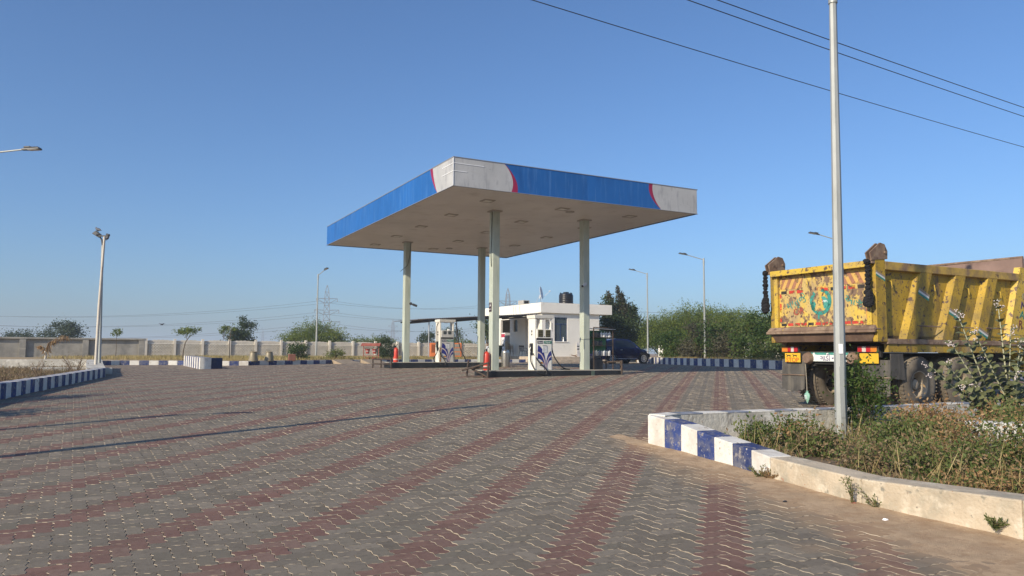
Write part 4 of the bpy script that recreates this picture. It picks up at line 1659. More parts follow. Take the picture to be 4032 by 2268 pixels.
mb = MB()
n = 120
vs, fs = [], []
for j in range(n + 1):
    u = -.02 - SL * j / n
    z = shz_(u) + (.028 if j % 2 else -.028)
    vs += [(u, .25, z), (u, 5.6, z + .02)]
for j in range(n):
    fs.append((2 * j, 2 * j + 1, 2 * j + 3, 2 * j + 2))
mb.add(vs, fs)
ro = mb.build('roof_sheet', TIN, shd)
sm = ro.modifiers.new('thick', 'SOLIDIFY')
sm.thickness = .004
STL = M('steel_grey', (.32, .34, .36), .5, .15, 4)
SDK = M('steel_dark', (.05, .05, .055), .6, .2, 4)
for v in (.5, 2.9, 5.3):
    MB().hexa([(-.05, v - .03, shz_(-.05) - .15), (-SL + .5, v - .03, shz_(-SL + .5) - .15), (-SL + .5, v + .03, shz_(-SL + .5) - .15), (-.05, v + .03, shz_(-.05) - .15),
               (-.05, v - .03, shz_(-.05) - .05), (-SL + .5, v - .03, shz_(-SL + .5) - .05), (-SL + .5, v + .03, shz_(-SL + .5) - .05), (-.05, v + .03, shz_(-.05) - .05)]).build('rafter', SDK, shd)
for u in (-.6, -4.9, -9.2):
    MB().box(u - .03, u + .03, .3, 5.5, shz_(u) - .25, shz_(u) - .15).build('beam', SDK, shd)
for u in (-9.2, -4.9):
    for v in (.55, 5.25):
        if u == -4.9 and v < 1:
            continue
        MB().tube([(u, v, .9), (u, v, shz_(u) - .25)], .045, 8).build('post', STL, shd)

# ---- drinks cooler panel in the shop opening
ck = thing('cooler_cabinet', 'tall white cabinet with a red header and round dark emblem in the shop doorway', 'cabinet', bwd(.5, 6.9, BP), CA)
MB().box(-.25, .3, -.35, .35, 0, 2.0).build('case', M('cabinet_white', (.75, .76, .77), .4, .05, 3), ck, bev=.02)
MB().box(-.262, -.251, -.32, .32, 1.62, 1.9).build('header', M('header_red', (.45, .03, .06), .4, .1, 4), ck)
mb = MB()
mb.tube([(-.257, .22 * math.cos(a), .95 + .45 * math.sin(a)) for a in np.linspace(0, 2 * math.pi, 20)], .02, 5)
mb.build('emblem_ring', DARK, ck)
MB().prism([(-.262, -.18, .85), (-.262, .1, .8), (-.262, .16, 1.0), (-.262, -.1, 1.08)], (.01, 0, 0)).build('emblem_mark', DARK, ck)
mb = MB().lathe([(.02, 0), (.42, .0), (.5, .85), (.5, .9), (.02, .92)], 16)
tag(mb.build('green_bin', M('bin_green', (.012, .05, .03), .6, .2, 3), None, smooth=True, loc=bwd(-.75, 6.2, BP)), 'dark green tub in front of the shop doorway', 'tub')


# ---- plastic chairs
def chair_parts(t, mat, z=0.0, leg=True):
    mb = MB()
    mb.hexa([(-.22, -.22, .42), (.22, -.22, .42), (.20, .2, .40), (-.20, .2, .40), (-.23, -.22, .445), (.23, -.22, .445), (.21, .2, .425), (-.21, .2, .425)], Matrix.Translation((0, 0, z)))
    mb.build('seat', mat, t, bev=.01)
    mb = MB()
    for k in range(5):
        x = -.2 + k * .1
        mb.box(x - .03, x + .03, .0, .015, 0, .36, Matrix.Translation((0, .2, z + .44)) @ Matrix.Rotation(-.2, 4, 'X'))
    mb.box(-.24, .24, -.005, .02, .34, .44, Matrix.Translation((0, .2, z + .44)) @ Matrix.Rotation(-.2, 4, 'X'))
    mb.build('backrest', mat, t, bev=.006)
    for s in (-1, 1):
        MB().tube([(s * .24, .25, z + .66), (s * .27, .0, z + .64), (s * .26, -.2, z + .62), (s * .25, -.22, z + .43)], .018, 6).build('armrest', mat, t)
        if leg:
            MB().tube([(s * .25, -.25, z), (s * .22, -.2, z + .42)], [.016, .026], 6).build('leg', mat, t)
            MB().tube([(s * .25, .3, z), (s * .2, .2, z + .42)], [.016, .026], 6).build('leg', mat, t)


cb = thing('plastic_chair', 'black plastic armchair on the office plinth beside the door', 'chair', bwd(-.35, 2.2, BP), CA + 2.1)
chair_parts(cb, M('chair_black', (.012, .013, .018), .4, .1, 5))
CB = M('chair_tan', (.33, .27, .19), .5, .15, 5)
for k in range(5):
    c_ = thing('plastic_chair', ['bottom', 'second lowest', 'middle', 'second highest', 'topmost'][k] + ' tan plastic chair in the stack under the small window', 'chair', bwd(-.35, 4.6, BP + .09 * k), CA + 1.57, 'stacked tan chairs')
    chair_parts(c_, CB, 0, True)
cp = thing('plastic_chair', 'white plastic chair that the seated person is using', 'chair', (-1.42, 46.5, gz(46.5)), math.pi / 2 + .15)
chair_parts(cp, M('chair_white', (.72, .72, .70), .45, .05, 5))

# ---- seated person (mostly behind the front column)
def skin_fig():
    pts = {'hip': (0, 0, .50), 'waist': (0, .02, .68), 'chest': (0, .05, .92), 'neck': (0, .05, 1.08), 'head0': (0, .02, 1.16),
           'shL': (-.19, .05, 1.0), 'elL': (-.24, -.05, .74), 'wrL': (-.17, -.26, .66), 'shR': (.19, .05, 1.0), 'elR': (.24, -.05, .74), 'wrR': (.17, -.26, .66),
           'hpL': (-.1, -.02, .48), 'knL': (-.13, -.44, .48), 'anL': (-.13, -.42, .09), 'toL': (-.14, -.58, .04),
           'hpR': (.1, -.02, .48), 'knR': (.13, -.44, .48), 'anR': (.13, -.42, .09), 'toR': (.14, -.58, .04)}
    rad = {'hip': .15, 'waist': .14, 'chest': .16, 'neck': .06, 'head0': .06, 'shL': .075, 'elL': .05, 'wrL': .032, 'shR': .075, 'elR': .05, 'wrR': .032,
           'hpL': .1, 'knL': .07, 'anL': .045, 'toL': .035, 'hpR': .1, 'knR': .07, 'anR': .045, 'toR': .035}
    ed = [('hip', 'waist'), ('waist', 'chest'), ('chest', 'neck'), ('neck', 'head0'), ('chest', 'shL'), ('shL', 'elL'), ('elL', 'wrL'), ('chest', 'shR'), ('shR', 'elR'), ('elR', 'wrR'),
          ('hip', 'hpL'), ('hpL', 'knL'), ('knL', 'anL'), ('anL', 'toL'), ('hip', 'hpR'), ('hpR', 'knR'), ('knR', 'anR'), ('anR', 'toR')]
    # fingers and thumb from each wrist
    for s, sd_ in ((-1, 'L'), (1, 'R')):
        wx, wy, wz = pts['wr' + sd_]
        pts['pm' + sd_] = (wx - s * .01, wy - .06, wz - .005)
        rad['pm' + sd_] = .03
        ed.append(('wr' + sd_, 'pm' + sd_))
        for f in range(4):
            k = 'f%d%s' % (f, sd_)
            pts[k] = (wx - s * (.02 - .017 * f), wy - .11 - (.012 if f in (1, 2) else 0), wz - .008)
            pts[k + 'b'] = (wx - s * (.022 - .018 * f), wy - .135 - (.014 if f in (1, 2) else 0), wz - .035)
            rad[k] = .0095
            rad[k + 'b'] = .008
            ed += [('pm' + sd_, k), (k, k + 'b')]
        pts['th' + sd_] = (wx - s * .05, wy - .075, wz - .01)
        rad['th' + sd_] = .010
        ed.append(('pm' + sd_, 'th' + sd_))
    names = list(pts)
    me = bpy.data.meshes.new('body')
    me.from_pydata([pts[k] for k in names], [(names.index(a), names.index(b)) for a, b in ed], [])
    o = bpy.data.objects.new('body', me)
    COL.objects.link(o)
    o.modifiers.new('skin', 'SKIN')
    if not me.skin_vertices:
        me.skin_vertices.new()
    for i, k in enumerate(names):
        me.skin_vertices[0].data[i].radius = (rad[k], rad[k])
        me.skin_vertices[0].data[i].use_root = (k == 'hip')
    o.modifiers.new('sub', 'SUBSURF').levels = 2
    o.modifiers['sub'].render_levels = 2
    return o


ps = thing('person', 'person in a white checked shirt sitting on a chair behind the front column', 'person', (-1.42, 46.5, gz(46.5)), math.pi / 2 + .15)
bd = skin_fig()
bd.parent = ps
m, nt = _nt('shirt_and_skin')
tc = nt.nodes.new('ShaderNodeTexCoord')
sp = nt.nodes.new('ShaderNodeSeparateXYZ')
link(nt, tc.outputs['Object'], sp.inputs[0])
ck_ = nt.nodes.new('ShaderNodeTexChecker')
ck_.inputs['Scale'].default_value = 26
ck_.inputs[1].default_value = (.72, .72, .72, 1)
ck_.inputs[2].default_value = (.42, .44, .48, 1)
link(nt, tc.outputs['Object'], ck_.inputs['Vector'])


def gate(sock, v, gt=True):
    q = nt.nodes.new('ShaderNodeMath')
    q.operation = 'GREATER_THAN' if gt else 'LESS_THAN'
    q.inputs[1].default_value = v
    link(nt, sock, q.inputs[0])
    return q.outputs[0]


c_ = mixc(nt, gate(sp.outputs['Z'], .60), (.03, .03, .04), ck_.outputs[0])
c_ = mixc(nt, gate(sp.outputs['Z'], 1.075), c_, (.16, .085, .05))
hand = nt.nodes.new('ShaderNodeMath')
hand.operation = 'MULTIPLY'
link(nt, gate(sp.outputs['Y'], -.2, False), hand.inputs[0])
link(nt, gate(sp.outputs['Z'], .6), hand.inputs[1])
c_ = mixc(nt, hand.outputs[0], c_, (.16, .085, .05))
bs = nt.nodes.new('ShaderNodeBsdfPrincipled')
bs.inputs['Roughness'].default_value = .8
link(nt, c_, bs.inputs['Base Color'])
ou = nt.nodes.new('ShaderNodeOutputMaterial')
link(nt, bs.outputs[0], ou.inputs[0])
bd.data.materials.append(m)
SKN = M('skin', (.16, .085, .05), .6, .08, 8)
hd = MB()
hd.ball((0, .0, 1.25), .075, .095, .115, 14, 10)
hd.ball((0, -.095, 1.24), .016, .022, .028, 8, 6)
for s in (-1, 1):
    hd.ball((s * .077, .01, 1.245), .014, .022, .032, 8, 6)
ho = hd.build('head', SKN, ps, smooth=True)
MB().ball((0, .022, 1.285), .083, .092, .095, 14, 8).build('hair', M('hair_black', (.01, .009, .008), .6, .2, 20), ho, smooth=True)
for s in (-1, 1):
    MB().ball((s * .03, -.087, 1.26), .012, .008, .008, 8, 6).build('eye', DARK, ho)
MB().box(-.026, .026, -.093, -.08, 1.185, 1.195).build('mouth', M('lips', (.12, .04, .03), .6, 0), ho)

# ---- steel litter bin, bucket
SS = M('stainless', (.55, .52, .46), .28, .1, 2, metal=.9)
lb_ = thing('litter_bin', 'stainless steel cylindrical litter bin behind the front column', 'bin', (-.3, 38.2, gz(38.2)))
MB().lathe([(.02, 0), (.21, 0), (.215, .03), (.215, .66), (.23, .665), (.23, .71), (.2, .72), (.19, .80), (.1, .86), (.09, .85)], 24).build('drum', SS, lb_, smooth=True)
MB().lathe([(.085, 0), (.085, .004), (.002, .004)], 14, Matrix.Translation((.02, -.12, .80)) @ Matrix.Rotation(.7, 4, 'X')).build('opening', DARK, lb_)
pb = thing('paint_bucket', 'cream plastic bucket on the office step', 'bucket', bwd(-1.15, 4.2, 1.0))
MB().lathe([(.02, 0), (.15, 0), (.19, .36), (.205, .37), (.205, .42), (.02, .43)], 18).build('pail', M('pail_cream', (.66, .55, .38), .5, .1, 4), pb, smooth=True)
MB().tube([(-.2, 0, .38), (-.15, -.15, .3), (0, -.21, .26), (.15, -.15, .3), (.2, 0, .38)], .008, 5).build('handle', ALU, pb)

# ---- orange generator under the shed
gn = thing('generator', 'orange generator enclosure with louvres behind the rear pump', 'generator', (-4.9, 56.6, 1.03), CA - .3)
OR_ = M('generator_orange', (.62, .17, .045), .55, .12, 3, layers=[((.35, .12, .05), 4, .62, .8)])
GPN = M('generator_panel', (.24, .21, .17), .6, .15, 3)
MB().box(-1.15, 1.15, -.4, .4, .18, 1.2).build('case', OR_, gn, bev=.03)
for k in range(12):
    MB().box(-1.08, -.72, -.425, -.401, .5 + k * .05, .53 + k * .05, Matrix.Rotation(0, 4, 'X')).build('louvre', M('louvre_dark_orange', (.30, .09, .03), .6, .1, 4), gn)  # louvre slats in a darker orange than the case
for x0 in (-.6, .1, .5):
    for z0 in (.28, .58, .88):
        MB().box(x0, x0 + .5 if x0 < .3 else x0 + .55, -.412, -.401, z0, z0 + .24).build('side_panel', GPN, gn)
for x in (-.8, .8):
    MB().box(x - .12, x + .12, -.3, .3, 0, .18).build('foot', DARK, gn)

# ---- fire bucket stand
fs_ = thing('fire_bucket_stand', 'red stand with a small roof holding fire buckets on the verge', 'stand', (-8.75, 47.6, gz(47.6)), -.1)
FRD = M('stand_red', (.27, .075, .05), .65, .25, 5, layers=[((.30, .16, .10), 5, .58, .75)])
for x in (-.48, .48):
    MB().box(x - .02, x + .02, -.02, .02, 0, 1.12).build('post', FRD, fs_)
mb = MB()
mb.hexa([(-.6, -.25, 1.05), (.6, -.25, 1.05), (.6, 0, 1.22), (-.6, 0, 1.22), (-.6, -.25, 1.065), (.6, -.25, 1.065), (.6, 0, 1.235), (-.6, 0, 1.235)])
mb.hexa([(-.6, 0, 1.22), (.6, 0, 1.22), (.6, .25, 1.05), (-.6, .25, 1.05), (-.6, 0, 1.235), (.6, 0, 1.235), (.6, .25, 1.065), (-.6, .25, 1.065)])
mb.build('roof', FRD, fs_)
for z in (.93, .46):
    MB().tube([(-.48, 0, z), (.48, 0, z)], .014, 6).build('bar', FRD, fs_)
FBR = M('bucket_red', (.32, .05, .035), .5, .2, 5)
FRS = M('bucket_rust', (.28, .10, .04), .7, .3, 5)
for i, (x, z, mt, lb, tx) in enumerate(((-.22, .58, FBR, 'upper left red fire bucket with white lettering on the stand', 'FIRE'), (.22, .58, FBR, 'upper right red fire bucket with white lettering on the stand', 'FIRE'),
                                       (-.18, .06, FRS, 'lower left rusty fire bucket on the stand', None), (.22, .06, FBR, 'lower right red fire bucket with white lettering on the stand', 'FIRE'))):
    b_ = thing('fire_bucket', lb, 'bucket', (-8.75 + x, 47.6 - .03 - .1 * x, gz(47.6) + z), -.1, 'fire buckets')
    MB().lathe([(.02, 0), (.10, 0), (.15, .28), (.155, .29), (.135, .28), (.09, .02)], 16, caps=False).build('pail', mt, b_, smooth=True)
    MB().tube([(-.15, 0, .28), (-.1, 0, .36), (0, 0, .39), (.1, 0, .36), (.15, 0, .28)], .007, 5).build('handle', FRD, b_)
    if tx:
        text('lettering', tx, .1, TW, b_, face_T((0, -.135, .15), (1, 0, 0), (0, -.18, 1)), ext=.004)

# ---- pails and box on the back kerb
PT = M('pail_tan', (.30, .26, .18), .5, .2, 3, metal=.3, layers=[((.28, .20, .12), 4, .58, .75)])
for x, y, lb in ((-13.15, 38.95, 'dented tan metal pail next to the blue drum'), (-12.55, 39.6, 'tan metal pail standing alone on the back kerb')):
    p_ = thing('metal_pail', lb, 'pail', (x, y, gz(y) + .2))
    MB().lathe([(.02, 0), (.23, 0), (.24, .03), (.17, .44), (.185, .46), (.185, .49), (.16, .48)], 18, caps=False).build('body', PT, p_, smooth=True)
    MB().tube([(-.18, 0, .46), (-.1, 0, .52), (.1, 0, .52), (.18, 0, .46)], .008, 5).build('handle', PT, p_)
mb = MB().box(-.18, .18, -.15, .15, 0, .36)
tag(mb.build('brick_box', M('box_red', (.22, .09, .06), .8, .2, 5), None, bev=.015, loc=(-11.75, 40.9, gz(40.9) + .2), rz=.4), 'small reddish brown box beside a fence post at the back kerb', 'box')

# ================================================================== CAR
TYR = M('tyre_rubber', (.018, .017, .016), .85, .2, 8)


def make_car():
    th = R(32)
    P = np.array([6.55, 50.0])
    c, s = math.cos(th), math.sin(th)
    off_ = np.array([-1.25 * c + .78 * s, -1.25 * s - .78 * c])
    o = P - off_
    t = thing('parked_car', 'dark blue hatchback parked in shade beside the office', 'car', (o[0], o[1], gz(50)), th)
    t.scale = (1.07, 1.07, 1.07)
    PB = M('car_blue', (.004, .006, .045), .25, .05, 2, coat=.6)
    st = [(-2.0, .42, .62, .90, .70, .75, .70), (-1.92, .30, .6, .97, .80, .84, .77), (-1.3, .24, .6, 1.0, .84, .87, .81), (0, .24, .58, .97, .84, .87, .81), (.9, .24, .58, .95, .84, .87, .80),
          (1.45, .26, .58, .88, .82, .86, .74), (1.85, .3, .55, .76, .76, .80, .66), (2.0, .4, .55, .66, .64, .68, .56)]
    mb = MB()
    vs, fs = [], []
    for (x, z0, z1, z2, w0, w1, w2) in st:
        vs += [(x, -w0, z0), (x, -w1, z1), (x, -w2, z2), (x, 0, z2 + .03), (x, w2, z2), (x, w1, z1), (x, w0, z0)]
    n = len(st)
    for i in range(n - 1):
        for j in range(7):
            j2 = (j + 1) % 7
            fs.append((i * 7 + j, (i + 1) * 7 + j, (i + 1) * 7 + j2, i * 7 + j2))
    fs.append(tuple(range(7)))
    fs.append(tuple((n - 1) * 7 + j for j in range(7))[::-1])
    mb.add(vs, fs)
    gs = [(-1.9, .95, .99, .76, .70), (-1.6, .99, 1.36, .79, .62), (-1.15, 1.0, 1.49, .8, .60), (-.3, .98, 1.54, .8, .6), (.3, .97, 1.51, .8, .59), (.72, .96, 1.31, .78, .6), (1.15, .93, .965, .76, .66)]
    vs, fs = [], []
    for (x, z0, z1, w0, w1) in gs:
        vs += [(x, -w0, z0 - .02), (x, -w1, z1), (x, 0, z1 + .03), (x, w1, z1), (x, w0, z0 - .02)]
    n = len(gs)
    for i in range(n - 1):
        for j in range(4):
            fs.append((i * 5 + j, (i + 1) * 5 + j, (i + 1) * 5 + j + 1, i * 5 + j + 1))
    fs.append((0, 1, 2, 3, 4))
    fs.append(tuple((n - 1) * 5 + j for j in range(5))[::-1])
    mb.add(vs, fs)
    body = mb.build('body', PB, t, smooth=True)
    CGL = glass('car_glass', (.02, .025, .03), .03, .15)

    def gpt(x, f, s_):
        xs_ = [g[0] for g in gs]
        z0, z1, w0, w1 = [np.interp(x, xs_, [g[k] for g in gs]) for k in (1, 2, 3, 4)]
        return (x, s_ * (w0 + (w1 - w0) * f + .006), z0 + (z1 - z0) * f)
    for s_ in (-1, 1):
        for a, b in ((-1.45, -1.0), (-.94, -.12), (-.06, .62)):
            poly = [gpt(a + .02, .1, s_), gpt(b, .1, s_), gpt(b - .0, .86, s_), gpt(a + .08, .86, s_)]
            if b > .5:
                poly = [gpt(a + .02, .1, s_), gpt(.86, .12, s_), gpt(.5, .86, s_), gpt(a + .02, .86, s_)]
            MB().prism(poly, (0, s_ * .004, 0)).build('side_window', CGL, t)
        MB().box(-1.0 + .4, -.85 + .4, s_ * .885 - .01, s_ * .885 + .01, .84, .87).build('door_handle', ALU, t)
        mr_ = MB().ball((.62, s_ * .95, 1.02), .05, .1, .07, 10, 6).build('wing_mirror', PB, t, smooth=True)
        MB().box(-.95, .75, s_ * .872 - .008, s_ * .872 + .008, .3, .325).build('sill_trim', ALU, t)
        for xw in (-1.25, 1.27):
            wh = MB().lathe([(.0, -.1), (.24, -.1), (.315, -.08), (.325, 0), (.315, .08), (.24, .1), (.0, .1)], 24, Matrix.Rotation(math.pi / 2, 4, 'X'), caps=False).build('wheel', TYR, t, smooth=True, loc=(xw, s_ * .79, .32))
            T = Matrix.Translation((0, s_ * .103, 0)) @ Matrix.Rotation(math.pi / 2, 4, 'X')
            MB().lathe([(.2, -.004), (.225, -.004), (.225, .004), (.2, .004)], 24, T, caps=False).build('rim', ALU, wh)
            for k in range(10):
                a = k * math.pi / 5
                MB().box(.03, .205, -.014, .014, -.004, .006, T @ Matrix.Rotation(a, 4, 'Z')).build('spoke', ALU, wh)
            MB().lathe([(.4, -.02), (.4, .02)], 24, Matrix.Translation((xw, s_ * .845, .34)) @ Matrix.Rotation(math.pi / 2, 4, 'X')).build('wheel_arch', DARK, t)
    # rear
    MB().prism([(-1.93, -.6, 1.03), (-1.93, .6, 1.03), (-1.66, .5, 1.33), (-1.66, -.5, 1.33)], (-.03, 0, .02)).build('rear_window', CGL, t)
    TL = M('tail_lamp_red', (.45, .02, .02), .25, .05, 5)
    for s_ in (-1, 1):
        MB().hexa([(-2.03, s_ * .42, .82), (-1.75, s_ * .80, .82), (-1.75, s_ * .84, .82), (-2.04, s_ * .44, .82), (-2.0, s_ * .42, .95), (-1.75, s_ * .80, .97), (-1.75, s_ * .83, .97), (-2.02, s_ * .44, .95)]).build('tail_lamp', TL, t)
    MB().box(-2.03, -2.005, -.26, .26, .66, .78).build('number_plate', LED, t)
    MB().box(-2.03, -1.9, -.72, .72, .32, .5).build('rear_bumper', DARK, t, bev=.03)
    MB().box(-1.98, -1.6, -.55, .55, 1.36, 1.385, Matrix.Rotation(.0, 4, 'Y')).build('spoiler', PB, t, bev=.01)
    MB().prism([(.78, -.56, 1.29), (.78, .56, 1.29), (1.17, .62, .97), (1.17, -.62, .97)], (.02, 0, .02)).build('windscreen', CGL, t)
    for s_ in (-1, 1):
        MB().hexa([(1.75, s_ * .5, .66), (1.97, s_ * .42, .62), (1.8, s_ * .77, .64), (1.7, s_ * .78, .66), (1.75, s_ * .5, .76), (1.93, s_ * .42, .70), (1.78, s_ * .73, .74), (1.68, s_ * .73, .78)]).build('headlight', LED, t)


make_car()

# ================================================================== TIPPER TRUCK
TX, TY, TZ = 6.94, 14.5, .42
tr = thing('tipper_truck', 'battered yellow tipper truck parked with its painted tailgate toward the road', 'truck', (TX, TY, TZ), CA)
TW_ = 2.6
tr.scale = (1, 1, 1.025)
RSTC = (.085, .05, .032)
YEL = M('truck_yellow', (.43, .275, .022), .65, .2, 1.5, layers=[((.25, .17, .035), 1.8, .44, .66), ((.13, .085, .045), 3.2, .56, .70, (1, 1, .45)), (RSTC, 9, .585, .63), ((.10, .065, .04), 26, .60, .64), ((.30, .23, .14), 1.1, .58, .74, (1, 1, .4))], bump=.25, bscale=30)
YTG = M('tailgate_yellow', (.60, .42, .07), .65, .15, 2, layers=[((.50, .36, .13), 3.2, .42, .56), ((.36, .255, .13), 2.2, .50, .62, (1, 1, .7)), ((.20, .13, .08), 5, .53, .575, (1, 1, .8)), ((.11, .065, .045), 13, .575, .605), ((.09, .055, .04), 3.5, .60, .635, (1.6, 1.6, .5))], bump=.5, bscale=16)
YCL = M('truck_yellow_clean', (.56, .385, .045), .6, .12, 2, layers=[((.42, .29, .09), 4, .48, .64), ((.13, .08, .05), 8, .575, .62), ((.10, .065, .04), 24, .60, .64)], bump=.25)
RBR = M('truck_rust', (.17, .11, .075), .8, .25, 3, layers=[((.29, .21, .145), 4, .46, .64), ((.09, .055, .04), 7, .58, .66), ((.35, .25, .05), 9, .66, .70)], bump=.35, bscale=25)
CHS = M('chassis_black', (.022, .02, .018), .8, .3, 4, layers=[((.09, .07, .05), 4, .55, .75)])
SRED = M('stripe_red', (.50, .05, .03), .55, .15, 6, peel=(9, .50, .56))
SORG = M('stripe_orange', (.58, .36, .10), .55, .1, 6, peel=(6, .56, .62))
SMAR = M('stripe_maroon', (.34, .16, .09), .55, .15, 6, peel=(6, .56, .62))
TEAL = M('paint_teal', (.035, .25, .21), .6, .2, 5, peel=(11, .52, .6))
TEALS = M('paint_teal_solid', (.06, .27, .22), .6, .2, 5, peel=(9, .54, .60))
REDL = M('paint_red_worn', (.40, .07, .045), .6, .2, 5, peel=(10, .5, .58))
zb_, zt_ = 1.33, 2.86
# floor and frame
MB().box(.12, 5.2, .1, TW_ - .1, 1.36, 1.46).build('bed_floor', RBR, tr)
# tailgate
tg = MB().box(.06, .12, .10, TW_ - .10, 1.66, 2.80).build('tailgate', YTG, tr, bev=.01)
MB().hexa([(-.10, .08, 2.74), (.10, .08, 2.80), (.10, TW_ - .08, 2.80), (-.10, TW_ - .08, 2.74), (-.10, .08, 2.86), (.10, .08, 2.88), (.10, TW_ - .08, 2.88), (-.10, TW_ - .08, 2.86)]).build('tailgate_lip', YCL, tr, bev=.012)
MB().box(.0, .059, .10, .2, 1.66, 2.74).build('tailgate_edge', YCL, tr)
MB().box(.0, .059, TW_ - .2, TW_ - .10, 1.66, 2.74).build('tailgate_edge', YCL, tr)
MB().hexa([(-.12, -.02, 1.57), (.12, -.02, 1.57), (.12, TW_ + .02, 1.57), (-.12, TW_ + .02, 1.57), (-.02, .02, 1.655), (.12, .02, 1.655), (.12, TW_ - .02, 1.655), (-.06, TW_ - .02, 1.655)]).build('tailgate_sill', RBR, tr, bev=.01)
MB().box(-.11, -.04, -.03, TW_ + .05, 1.515, 1.569).build('sill_lip', RBR, tr, bev=.01)
MB().hexa([(.02, .12, 1.35), (.4, .12, 1.35), (.4, TW_ - .12, 1.35), (.02, TW_ - .12, 1.35), (-.03, .02, 1.514), (.4, .02, 1.514), (.4, TW_ - .02, 1.514), (-.03, TW_ - .02, 1.514)]).build('tail_beam', M('beam_rust', (.10, .06, .04), .85, .3, 3, layers=[((.17, .11, .07), 4, .5, .7)], bump=.3), tr)
# y grows away from the kerb side: the viewer's left is y = 2.6
def tgx(y):
    return TW_ - y           # distance from the viewer's left edge


def tg_poly(name, pts, mat, d=.004, x=.056):
    return MB().prism([(x, TW_ - a, z) for a, z in pts], (d, 0, 0)).build(name, mat, tg)


x_l, x_r = .23, TW_ - .23
for (xa, xb, sgn) in ((x_l, x_l + .62, 1), (x_r - .68, x_r, -1)):
    tg_poly('hazard_field', [(xa, 2.46), (xb - (.0 if sgn < 0 else .16), 2.46), (xb, 2.70), (xa, 2.70)], SORG, .003, .054)
    for k in range(4):
        a = xa + k * .18 - (.06 if sgn > 0 else 0)
        sh_ = .13 * sgn
        p = [(a, 2.462), (a + .09, 2.462), (a + .09 + sh_, 2.698), (a + sh_, 2.698)]
        p = [(min(max(q, xa), xb), z) for q, z in p]
        if abs(p[1][0] - p[0][0]) + abs(p[2][0] - p[3][0]) < .02:
            continue
        tg_poly('hazard_stripe', p, SMAR, .003, .0505)
for k in range(10):
    a = x_l + k * (x_r - x_l) / 10
    if k in (3, 4):
        continue
    tg_poly('border_dash', [(a + .02, 2.365), (a + .17, 2.365), (a + .17, 2.43), (a + .02, 2.43)], SRED if k % 3 else CHS)
for k in range(12):
    a = x_l + k * (x_r - x_l) / 12
    tg_poly('border_dash', [(a + .01, 1.69), (a + .15, 1.69), (a + .15, 1.745), (a + .01, 1.745)], SRED if k % 4 else CHS)
for k in range(6):
    for a in (x_l - .02, x_r - .02):
        if (k + int(a)) % 3 == 1:
            continue
        tg_poly('border_dash', [(a, 1.78 + k * .1), (a + .04, 1.78 + k * .1), (a + .04, 1.87 + k * .1), (a, 1.87 + k * .1)], SRED)


def tg_text(name, s, size, mat, a, z, rot=0.0):
    T = face_T((.0525, TW_ - a, z), (0, -1, 0)) @ Matrix.Rotation(rot, 4, 'Z')
    return text(name, s, size, mat, tg, T, ext=.002)


tg_text('painted_word', 'માતૃજે', .24, TEALS, .66, 2.17, .32)
tg_text('painted_word', 'આજ', .22, TEAL, 2.08, 2.12, -.35)
tg_text('painted_word', 'OR', .20, REDL, .72, 1.98, .15)
tg_text('painted_word', 'AIR L', .11, SRED, 1.32, 2.415, .02)
# round teal emblem, mostly flaked away
mb = MB()
ang_ = np.linspace(0, 2 * math.pi, 26)
for i in range(25):
    if 6 <= i <= 8:
        continue
    a0, a1 = ang_[i], ang_[i + 1]
    mb.prism([(.056, TW_ - (1.28 + .19 * math.cos(a0)), 2.16 + .20 * math.sin(a0)), (.056, TW_ - (1.28 + .19 * math.cos(a1)), 2.16 + .20 * math.sin(a1)),
              (.056, TW_ - (1.28 + .27 * math.cos(a1)), 2.16 + .27 * math.sin(a1)), (.056, TW_ - (1.28 + .27 * math.cos(a0)), 2.16 + .27 * math.sin(a0))], (.004, 0, 0))
mb.build('emblem_ring', TEAL, tg)
tg_poly('emblem_patch', [(1.30, 2.26), (1.38, 2.26), (1.48, 2.17), (1.50, 2.07), (1.44, 2.02), (1.36, 2.02), (1.34, 2.12)], TEALS)
tg_poly('emblem_patch', [(1.05, 2.0), (1.12, 1.98), (1.16, 2.12), (1.10, 2.2), (1.04, 2.12)], TEAL)
tg_poly('emblem_patch', [(1.31, 2.22), (1.33, 2.12), (1.36, 2.1), (1.33, 2.2)], SRED, .004, .054)
for k in range(3):
    MB().tube([(.0535, TW_ - (1.36 + .03 * k + .03 * math.cos(a)), 2.12 + .06 * math.sin(a)) for a in np.linspace(.3, 2.6, 7)], .004, 4).build('emblem_line', LED, tg)
tg_poly('paint_drip', [(1.20, 1.82), (1.24, 1.80), (1.25, 1.9), (1.21, 1.92)], TEAL)
# rear posts with hinge brackets
for y0, y1 in ((-.01, .09), (TW_ - .09, TW_ + .01)):
    MB().box(.005, .30, y0, y1, 1.34, 2.90).build('rear_post', YEL, tr, bev=.01)
    br = MB()
    br.prism([(-.10, y0 - .01, 2.86), (.36, y0 - .01, 2.90), (.37, y0 - .01, 3.05), (.29, y0 - .01, 3.18), (.16, y0 - .01, 3.20), (-.14, y0 - .01, 3.0)], (0, .03, 0))
    br.prism([(-.10, y1 - .02, 2.86), (.36, y1 - .02, 2.90), (.37, y1 - .02, 3.05), (.29, y1 - .02, 3.18), (.16, y1 - .02, 3.20), (-.14, y1 - .02, 3.0)], (0, .03, 0))
    br.build('hinge_bracket', RBR, tr)
    MB().tube([(.28, y0 - .04, 3.02), (.28, y1 + .04, 3.02)], .025, 10).build('hinge_pin', RBR, tr)
    MB().hexa([(-.10, y0, 2.80), (.0, y0, 2.80), (.0, y1, 2.80), (-.10, y1, 2.80), (-.02, y0, 2.90), (.005, y0, 2.90), (.005, y1, 2.90), (-.02, y1, 2.90)]).build('hinge_plate', RBR, tr)
